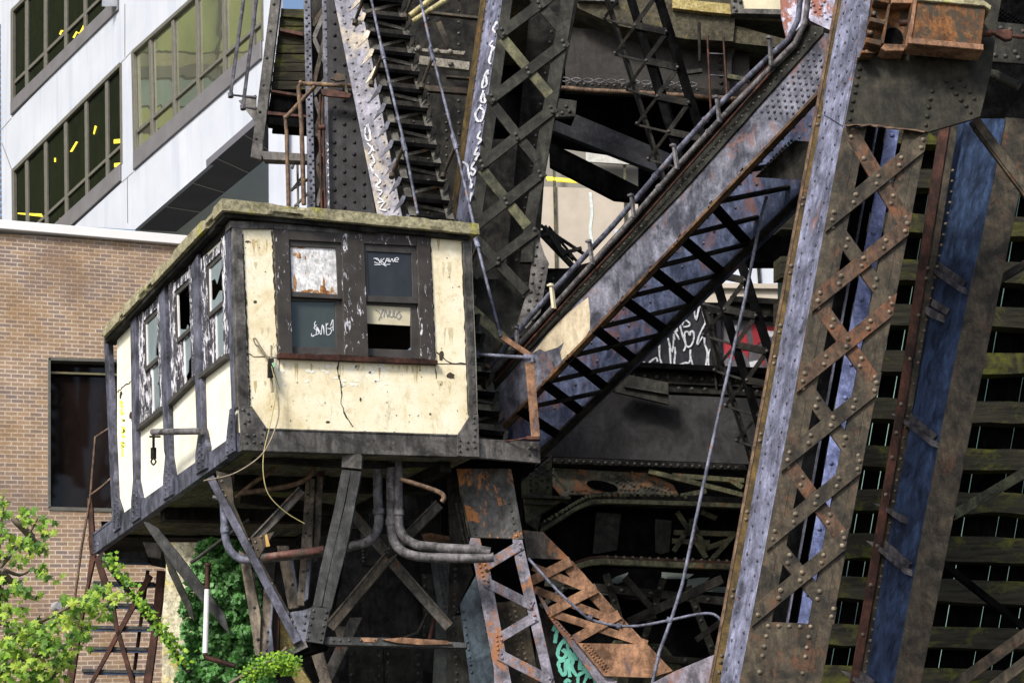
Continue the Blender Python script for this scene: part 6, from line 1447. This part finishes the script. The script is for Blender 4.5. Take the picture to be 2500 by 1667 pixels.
m = MB(); m.poly(SP, [(836, 1145), (882, 1150), (815, 1485), (766, 1483)], .08, .04, 0); m.build('strut_core', SOOTSHADE, sf)
m = MB(); m.poly(SP, zz(zN, (1370, 735), (1612, 765), (1515, 1215), (1290, 1180)), .03, -.05, .004)
for p in ((1398, 790), (1562, 810), (1382, 880), (1545, 895), (1358, 968), (1525, 980), (1338, 1055), (1505, 1068), (1318, 1140), (1487, 1155)): m.rivet(SP(*zN(*p), -.05), SP.n, .022)
m.build('joint_plate', STRUT, sf)
m = MB(); m.poly(SP, zz(zN, (1100, 800), (1250, 780), (1370, 740), (1290, 1180), (1200, 1190), (1050, 860)), .03, .0)
for p in ((1068, 830), (1115, 920), (1155, 995), (1285, 848), (1275, 940), (1268, 1030)): m.rivet(SP(*zN(*p)), SP.n, .022)
m.build('joint_plate', LILAC2, sf)
m = MB(); m.bar(SP, (515, 1166), (728, 1568), 19, .08, -.06, .005, 22); m.build('side_strut', SLATEB, sf)
m = MB(); m.poly(SP, zz(zJ, (110, 350), (200, 370), (215, 540), (300, 740), (550, 1190), (560, 1290), (480, 1190), (130, 470)), .05, .0)
for p in ((125, 385), (145, 410), (148, 462), (165, 495), (300, 745), (322, 785), (342, 822), (430, 1000), (525, 1165), (545, 1205), (565, 1245)): m.rivet(SP(*zJ(*p)), SP.n, .022)
m.build('side_strut', BROWN, sf)
m = MB(); m.poly(SP, zz(zJ, (310, 740), (450, 700), (400, 780), (355, 860)), .04, -.02)
for p in ((318, 785), (340, 760), (325, 820), (372, 730), (350, 800)): m.rivet(SP(*zJ(*p), -.02), SP.n, .022)
m.build('joint_plate', BROWN, sf)
def st_(P, a, b, w_, mat, name='brace', t=.05, off=0, lip=True):
    m = MB(); m.bar(P, a, b, w_, t, off)
    if lip:
        dx, dy = b[0] - a[0], b[1] - a[1]; l = math.hypot(dx, dy); nx, ny = -dy / l, dx / l
        if ny < 0: nx, ny = -nx, -ny
        o = -w_ * .42; m.bar(P, (a[0] + nx * o, a[1] + ny * o), (b[0] + nx * o, b[1] + ny * o), 4, .1, off - .04, .002)
    m.build(name, mat, sf)
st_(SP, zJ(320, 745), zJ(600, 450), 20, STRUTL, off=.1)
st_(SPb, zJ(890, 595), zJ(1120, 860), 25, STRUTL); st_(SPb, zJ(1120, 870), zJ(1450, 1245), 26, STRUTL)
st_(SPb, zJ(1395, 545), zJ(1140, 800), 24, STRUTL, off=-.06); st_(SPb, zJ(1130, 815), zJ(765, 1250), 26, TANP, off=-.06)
m = MB(); m.poly(SPb, zz(zJ, (1080, 820), (1130, 800), (1150, 830), (1100, 860)), .03, -.12); m.rivet(SPb(*zJ(1100, 825), -.12), SPb.n, .03); m.build('joint_plate', OLIVE, sf)
m = MB(); m.poly(SP, zz(zJ, (730, 1300), (1080, 1305), (1550, 1335), (1550, 1365), (730, 1345)), .2, .02)
for i in range(8): m.rivet(SP(*zJ(785 + i * 30 * (1 + i * .25), 1322), .02), SP.n, .02)
m.build('bottom_tie', STRUT, sf)
m = MB(); m.poly(SP, zz(zJ, (940, 1305), (1040, 1310), (1030, 1332), (960, 1330)), .02, .01, 0); m.poly(SP, zz(zJ, (1060, 1316), (1180, 1306), (1440, 1325), (1470, 1345), (1300, 1350), (1150, 1338)), .02, -.01, .004); m.build('flaking_rust', ORANGE, sf)
m = MB(); m.poly(SP, zz(zJ, (480, 1400), (610, 1330), (625, 1325), (640, 1360), (560, 1400), (440, 1440)), .1, .0); m.build('foot_plate', SLATE, sf)
m = MB(); m.poly(SP, zz(zJ, (625, 1330), (740, 1340), (730, 1365), (650, 1390), (560, 1420), (450, 1445), (490, 1420)), .3, .05, 0); m.build('foot_plate', SOOTSHADE, sf)
def chan(P, pts, mat, riv=(), name='rear_post', off=0):
    m = MB(); m.poly(P, pts, .06, off, .004)
    for a, b, n in riv: m.rrow(P, a, b, n, .022, off)
    m.build(name, mat, sf)
chan(SPb, zz(zM, (830, 560), (880, 560), (880, 1568), (760, 1568)) + [(735, 1505), (760, 1505)][:0], TANP, ((zM(855, 750), zM(810, 1470), 4),), off=-.5)
chan(SPb, [zM(760, 1568), zM(850, 1568), zN(1330, 780), zN(1245, 780)], TANP, ((zN(1335, 120), zN(1300, 590), 3),), off=-.5)
chan(SPb, [zM(890, 560), zM(945, 560), zM(905, 1568), zM(860, 1568)], TANP, ((zM(925, 680), zM(885, 1270), 4),), off=-.54)
chan(SPb, [zM(860, 1568), zM(905, 1568), zN(1385, 700), zN(1335, 740)], LILAC2, ((zN(1380, 110), zN(1375, 340), 2),), off=-.54)
chan(SPb, [zM(960, 500), zM(1035, 520), zM(1000, 1300), zM(960, 1568), zM(910, 1568)], TANP, ((zM(990, 1010), zM(955, 1480), 2),), off=-.45)
chan(SPb, zz(zN, (960, 0), (1110, 0), (1160, 250), (1240, 780), (1110, 800)), TANP, ((zN(1140, 120), zN(1160, 490), 2),), off=-.3)
chan(SPb, zz(zN, (1110, 110), (1160, 110), (1245, 640), (1240, 780)), LILAC2, off=-.33)
chan(SPb, zz(zN, (480, 60), (600, 120), (680, 380), (760, 880), (745, 1390), (690, 1380), (600, 780)), TANP, ((zN(630, 380), zN(725, 1180), 3),), off=-.3)
chan(SPb, zz(zN, (600, 200), (640, 260), (765, 900), (760, 960), (690, 720)), TANP, off=-.33)
chan(SPb, zz(zN, (790, 540), (890, 560), (900, 720), (830, 1370), (720, 1390), (760, 1000)), TANP, off=-.25)
chan(SPb, zz(zN, (890, 700), (910, 760), (890, 1040), (920, 1320), (830, 1380)), LILAC2, ((zN(845, 1080), zN(825, 1310), 3),), off=-.27)
chan(SPb, zz(zN, (700, 0), (940, 0), (900, 560), (790, 520)), GRIME, off=-.15)
chan(SPb, zz(zN, (930, 460), (980, 800), (960, 1300), (915, 1300), (900, 760)), RED, off=-.15)
chan(SPb, zz(zJ, (870, 1180), (940, 1180), (770, 1540), (690, 1640), (690, 1560)), STRUTL, off=.2)
chan(SPb, zz(zJ, (650, 1370), (720, 1350), (800, 1640), (740, 1640)), TANP, off=-.1)
chan(SPb, zz(zJ, (780, 1230), (850, 1240), (830, 1330), (800, 1300)), TANP, off=.1)
m = MB(); m.bar(SPb, zJ(80, 380), zJ(640, 400), 20, .2, -.2); m.bar(SPb, zJ(230, 480), zJ(850, 560), 26, .05, .3); m.bar(SPb, zJ(690, 400), zJ(840, 280), 36, .06, -.2); m.build('cross_beam', GRIME, sf)
m = MB(); m.pipe(SPb, zz(zJ, (420, 760), (555, 712)), .02, 0, 6, -.3); m.pipe(SPb, zz(zJ, (0, 905), (330, 660)), .025, 0, 6, -.4); m.build('thin_rod', OLIVE, sf)
# riveted post between frame and lattice leg
rpst = T('riveted_post', 'dark post densely studded with rivets between the X braces and the lattice leg', 'post', PT(1110, 1990, 24.5)); RPp = VH(24.3)
m = MB(); m.poly(RPp, zz(zJ, (1340, 860), (1480, 860), (1470, 1200), (1430, 1640), (1350, 1640), (1380, 1100)), .06)
for i in range(4):
    for j in range(15): m.rivet(RPp(*zJ(1385 + i * 24 + j * 3, 890 + j * 18 + i * 5)), RPp.n, .022)
m.build('left_plate', steel('teal_grey_plate', (.03, .034, .034), (.06, .068, .066), None, .7, .3, 1.2, .5), rpst)
m = MB(); m.poly(RPp, zz(zJ, (1455, 860), (1560, 860), (1590, 940), (1480, 1180), (1500, 1640), (1470, 1640), (1440, 1230)), .06, -.04); m.rrow(RPp, zJ(1490, 880), zJ(1480, 1130), 8, .022, -.04); m.build('right_plate', GRIME, rpst)
m = MB(); m.poly(RPp, zz(zJ, (1435, 1190), (1530, 1180), (1560, 1380), (1600, 1640), (1440, 1640)), .06, -.08); m.rrow(RPp, zJ(1480, 1200), zJ(1500, 1600), 10, .025, -.08); m.build('foot_plate', OLIVE, rpst)
m = MB(); m.poly(VH(25), zz(zJ, (1290, 715), (1340, 705), (1450, 725), (1450, 740), (1300, 735)), .3); m.build('rust_ledge', ORANGE, label='thin orange rusted ledge above the broken conduits', cat='ledge')
m = MB(); m.poly(VH(25.4), zz(zO, (190, 600), (490, 600), (500, 1180), (240, 1180)), .1); m.rrow(VH(25.4), zO(320, 850), zO(380, 760), 2, .03); m.build('dim_plate', GRIME, label='dim plate in the gloom behind the X braces', cat='plate')
# pipes under the cabin
Pp = VH(22.9)
vb = [('curved_conduit', 'leftmost of the three big conduits, sweeping left under the cabin', [(1037, 270), (1040, 480), (1046, 620), (1040, 680), (1010, 735), (960, 765), (900, 780), (855, 795), (720, 812), (600, 828), (380, 852)], .062, PIPE),
      ('curved_conduit', 'middle of the three big conduits, bending right and rusted through', [(1112, 270), (1115, 480), (1117, 660), (1128, 740), (1165, 800), (1230, 832), (1300, 845), (1430, 850), (1600, 852), (1705, 846)], .062, PIPE),
      ('curved_conduit', 'rightmost of the three big conduits, bending right above the middle one', [(1153, 270), (1156, 450), (1158, 600), (1165, 680), (1200, 740), (1265, 775), (1340, 785), (1450, 795), (1600, 803), (1685, 816)], .062, PIPE),
      ('curved_conduit', 'blue grey conduit dropping from the cabin corner and curling right to the red pipe', [(155, 530), (160, 640), (168, 740), (200, 815), (260, 858), (330, 862), (390, 852)], .052, PIPEB)]
for nm, lab, px, r, mat in vb:
    m = MB(); m.pipe(Pp, zz(zJ, *px), r, 4, 12)
    for (a, b) in {0: ((5.0, 6),), 1: ()}.get(0, ()): pass
    j = {vb[0][1]: ((1044, 570), (1046, 600)), vb[1][1]: ((1117, 628), (1118, 662)), vb[2][1]: ((1157, 575), (1158, 606)), vb[3][1]: ((164, 672), (166, 706))}[lab]
    m.pipe(Pp, zz(zJ, *j), r * 1.25, 0, 12); m.build(nm, mat, label=lab, cat='conduit', group='big conduits bending under the cabin')
m = MB(); m.pipe(Pp, zz(zJ, (372, 856), (500, 838), (620, 822), (735, 806)), .05, 0, 10, -.08); m.build('red_pipe', steel('pink_red_pipe', (.20, .10, .08), (.34, .17, .14), (.2, .18, .15), .52), label='straight faded red pipe crossing behind the main strut', cat='pipe')
for lab, px, r in (('thin rusty pipe curving down left under the cabin floor', [(688, 260), (686, 340), (660, 400), (590, 440), (450, 470), (270, 495)], .034),
                   ('dark thin pipe curving down left, left of the rusty one', [(468, 260), (462, 330), (430, 380), (350, 430), (240, 520)], .03),
                   ('short black pipe curling back under the cabin corner', [(222, 285), (222, 400), (212, 480), (170, 530), (110, 515)], .026),
                   ('rusty bent pipe hanging right of the three big conduits', [(1175, 415), (1290, 450), (1400, 490), (1425, 520), (1412, 545)], .032)):
    m = MB(); m.pipe(Pp, zz(zJ, *px), r, 4, 8, -.2); m.build('thin_pipe', PIPER if 'rusty' in lab else PIPE, label=lab, cat='pipe')
m = MB(); m.pipe(Pp, zz(zM, (920, 160), (925, 300), (940, 480)), .045, 0, 8, .3); m.build('pipe_stub', RED, label='short rusty pipe stub ending just under the cabin girder', cat='pipe')
m = MB(); m.poly(SP, zz(zM, (260, 1200), (285, 1180), (325, 1335), (275, 1345)), .01, -.1, 0); m.build('paper_tag', plain('orange_tag', (.45, .27, .06)), label='small orange tag hanging by the side strut joint', cat='tag')
m = MB(); m.pipe(SPb, zz(zJ, (1180, 1300), (1265, 1268), (1330, 1130)), .022, 0, 6, .2); m.build('bent_rod', OLIVE, label='thin bent rod above the bottom tie', cat='rod')
m = MB(); m.pipe(SPb, zz(zJ, (1360, 1160), (1330, 1300)), .03, 0, 6, .3); m.build('short_pipe', RED, label='short red brown pipe standing on the bottom tie', cat='pipe')
# struts under the far end
fs = T('rear_support', 'dark leaf shaped struts under the far end of the cabin in front of the ivy', 'support frame', PT(470, 1560, 25.5)); FS = VH(24.1)
m = MB(); m.poly(FS, zz(zI, (820, 640), (850, 645), (910, 680), (1040, 840), (1290, 1170), (1320, 1290), (1290, 1260), (1010, 920), (850, 690)), .06); m.build('strut', GRIME if 0 else STRUT, fs)
m = MB(); m.poly(FS, zz(zI, (920, 780), (945, 800), (1090, 1110), (1110, 1210), (1080, 1180), (960, 930)), .06, .1); m.build('strut', OLIVE, fs)
m = MB(); m.poly(FS, zz(zI, (800, 745), (920, 750), (905, 840), (830, 830)), .1, .2); m.build('bracket', GRIME, fs)
# ================================================================ access stair lower left
as_ = T('access_stair', 'rusty brown access stair with cross braces below the cabin landing, lower left', 'stair', PT(280, 1990, 28.5)); AS = VH(28)
for q in (zz(zI, (515, 835), (550, 830), (490, 1100), (400, 1700), (350, 1700), (440, 1250), (495, 1000)), zz(zI, (505, 725), (545, 725), (540, 830), (515, 830)), zz(zI, (900, 920), (960, 925), (905, 1280), (850, 1700), (800, 1700), (870, 1250))):
    m = MB(); m.poly(AS, q, .08); m.build('stringer', RED, as_)
for q in (zz(zI, (545, 860), (575, 835), (660, 1100), (680, 1230), (800, 1640), (770, 1640), (640, 1180)), zz(zI, (850, 940), (880, 960), (760, 1170), (540, 1568), (500, 1640), (480, 1640), (690, 1240))):
    m = MB(); m.poly(AS, q, .05, -.05); m.build('cross_brace', RED, as_)
for y, x0, x1 in ((980, 535, 880), (1105, 560, 880), (1235, 500, 870), (1355, 490, 850), (1485, 470, 840), (1610, 450, 830), (850, 600, 850)):
    m = MB(); a, b = AS(*zI(x0, y)), AS(*zI(x1, y + 8)); m.plate([a, b, b + Vector((0, 0, -.05)), a + Vector((0, 0, -.05))], .28, .003); m.build('tread', STRUT, as_)
    m = MB(); m.bar(AS, zI(x0 + 6, y + 22), zI(x1, y + 28), 9, .03, .02); m.build('riser', BLUE, as_)
m = MB(); m.pipe(AS, zz(zI, (825, 905), (735, 1568)), .03, 0, 7, .3); m.build('back_rail', RED, as_)
# white pipe, pier, ivy
m = MB(); WP = VH(23.9); m.pipe(WP, zz(zI, (1190, 1030), (1178, 1395)), .038, 0, 10); WPb = m.build('hanging_pipe', WHITEPIPE, label='white painted vertical pipe hanging in front of the ivy', cat='pipe')
m = MB(); m.pipe(WP, zz(zI, (1193, 885), (1190, 1030)), .036, 0, 8); m.pipe(WP, zz(zI, (1194, 880), (1193, 895)), .05, 0, 8); m.build('rusty_end', RED, WPb); m = MB(); m.pipe(WP, zz(zI, (1176, 1398), (1186, 1420), (1350, 1470)), .036, 0, 8); m.build('rusty_elbow', RED, WPb)
mass('concrete_pier', 'pale concrete pier with yellow stains behind the access stair', 'pier', 25.3, [zz(zI, (960, 760), (1340, 760), (1480, 1300), (1560, 2400), (900, 2400), (930, 1500), (930, 1200), (950, 960))], PIERC, 1.0)
mass('mossy_post', 'yellow mossy concrete post glimpsed between the struts below the side joint', 'post', 25.4, [[(684, 1500), (712, 1500), (718, 1600), (780, 1700), (740, 1700), (684, 1600)]], MOSSB, .3)
mass('shade_sheet', 'added black sheet standing in for shade under the far end of the cabin', 'wall', 29.0, [zz(zI, (580, 640), (1200, 640), (1120, 900), (940, 900), (600, 830))], SOOTSHADE, .2)  # black sheet added for the shade below the cabin end

# ---------------------------------------------------------------- foliage
def leaf_mesh(pts_n, size, shape, mat, name, droop=.3, parent=None, lab=None, cat=None, kind=None, group=None):
    v = []; f = []
    o = sum((p for p, _ in pts_n), Vector()) / len(pts_n)
    if parent is not None: o = WL[parent.name]
    for p, n in pts_n:
        n = (n + Vector((random.gauss(0, .5), random.gauss(0, .5), random.gauss(0, .5)))).normalized()
        up = Vector((random.gauss(0, .6), random.gauss(0, .6), -1)); a = n.cross(up).normalized(); b = n.cross(a)
        s = size * random.uniform(.6, 1.25); i0 = len(v)
        v.append(tuple(p - o))
        for x, y in shape: v.append(tuple(p + (a * x + b * y + n * (-droop * (x * x + y * y))) * s - o))
        k = len(shape)
        f += [(i0, i0 + 1 + j, i0 + 1 + (j + 1) % k) for j in range(k)]
    me = bpy.data.meshes.new(name); me.from_pydata(v, [], f); me.materials.append(mat); me.update()
    ob = bpy.data.objects.new(name, me); COL.objects.link(ob)
    if parent is not None: ob.parent = parent
    else: ob.location = o
    WL[ob.name] = o; tag(ob, lab, cat, group, kind); return ob
MAPLE = [(0, .9), (.25, .45), (.75, .6), (.5, .15), (.8, -.2), (.3, -.25), (.15, -.8), (-.15, -.8), (-.3, -.25), (-.8, -.2), (-.5, .15), (-.75, .6), (-.25, .45)]
IVYS = [(0, .8), (.3, .35), (.75, .3), (.5, -.2), (.35, -.6), (-.35, -.6), (-.5, -.2), (-.75, .3), (-.3, .35)]
tree = T('maple_tree', 'light green leafy branches of a young maple reaching in from the lower left', 'tree', PT(-120, 2050, 19))
TR = VH(19.5)
brs = [[(-160, 1950), (-60, 1600), (-10, 1420), (20, 1360), (60, 1300), (95, 1262)], [(-100, 1700), (0, 1570), (60, 1520), (150, 1500), (220, 1460), (270, 1450)], [(-60, 1600), (-20, 1480), (10, 1400), (40, 1400), (90, 1390)],
       [(-160, 1800), (0, 1640), (80, 1600), (160, 1560), (195, 1540)], [(-10, 1420), (-20, 1320), (0, 1230)], [(10, 1400), (60, 1450), (95, 1455)], [(60, 1300), (40, 1270), (90, 1330), (105, 1345)]]
m = MB()
for b_ in brs: m.tube([TR(x, y, random.uniform(-.2, .3)) for x, y in b_], [.045, .008], 6, 3)
m.build('trunk', BARK, tree)
cl = [(-5, 1225, 16, 40, 70), (5, 1330, 34, 36, 150), (75, 1340, 34, 24, 120), (92, 1275, 24, 20, 90), (115, 1400, 24, 12, 50), (20, 1420, 30, 18, 60), (70, 1448, 30, 14, 60), (20, 1560, 55, 44, 270), (95, 1552, 38, 30, 170), (175, 1530, 34, 24, 130), (225, 1482, 34, 22, 150), (262, 1450, 26, 14, 70), (190, 1470, 22, 14, 50),
      (60, 1630, 80, 45, 420), (140, 1600, 36, 34, 130), (-10, 1480, 30, 60, 120), (200, 1560, 18, 22, 50), (30, 1670, 90, 30, 260), (55, 1500, 30, 20, 60)]
pts = []
for cx, cy, rx, ry, n in cl:
    for _ in range(int(n * .34)):
        r = math.sqrt(random.random()); t = random.random() * 6.283; r *= .75 + .5 * abs(math.sin(2.5 * t + cx))
        pts.append((TR(cx + rx * r * math.cos(t), cy + ry * r * math.sin(t), random.uniform(-.5, .5)), Vector((-fh.x, -fh.y, .5))))
leaf_mesh(pts, .066, MAPLE, LEAF, 'crown', .3, tree)
IVP = VH(24.9); pts = []
poly_l = LX((1110 * .4253, 1320), (440, 1460), (425, 1560), (425, 1700)); 
ivy_l = LX((490, 1322), (470, 1400), (452, 1470), (462, 1560), (440, 1667)); ivy_r = LX((560, 1322), (600, 1400), (620, 1500), (640, 1600), (650, 1667))
for _ in range(6500):
    y = random.uniform(1318, 1720); xl, xr = ivy_l(y) - 12, ivy_r(y) + 20; x = random.uniform(xl, xr)
    d = noise.noise(Vector((x * .03, y * .03, 0))) * .35
    pts.append((IVP(x, y, .1 + d + random.uniform(-.12, .12)), Vector((-fh.x, -fh.y, .35))))
leaf_mesh(pts, .056, IVYS, IVY, 'ivy', .2, lab='mass of dark green ivy covering the concrete pier behind the white pipe', cat='ivy')
m = MB(); AV = VH(24.2); m.bar(AV, (243, 1352), (462, 1640), 13, .07); m.build('ivy_brace', GRIME, label='thin dark diagonal brace overgrown with ivy below the cabin landing', cat='brace')
pts = []
for _ in range(430):
    t = random.random(); w_ = 13 * (1 + math.sin(t * 23) * .5) + 8 * t
    pts.append((AV(262 + 190 * t + random.gauss(0, 1) * w_ * .45 + 6, 1360 + 262 * t + random.gauss(0, 1) * w_ * .5, random.uniform(-.25, .02)), Vector((-fh.x, -fh.y, .5))))
leaf_mesh(pts, .042, IVYS, IVYM, 'climbing_ivy', .2, lab='bright ivy strand climbing the thin diagonal brace', cat='ivy')
pts = []; BI = VH(22)
for _ in range(600):
    t = random.random(); cx = 600 + 120 * t; cy = 1655 - 90 * math.sin(min(1, t * 1.3) * 1.57) * .55
    pts.append((BI(cx + random.gauss(0, 12), cy + random.gauss(0, 1) * 11 + t * 8, random.uniform(-.2, .2)), Vector((-fh.x, -fh.y, .6))))
for _ in range(200): pts.append((BI(random.uniform(640, 730), random.uniform(1600, 1650)), Vector((-fh.x, -fh.y, .6))))
leaf_mesh(pts, .028, IVYS, IVYM, 'hanging_ivy', .2, lab='small bright yellow green ivy sprigs at the foot of the support frame', cat='ivy')
m = MB(); m.pipe(BI, [(560, 1668), (620, 1632), (670, 1608), (700, 1580)], .02, 3, 6); m.build('dry_vine', BARK, label='bare pale ivy stem reaching up to the frame foot', cat='vine')
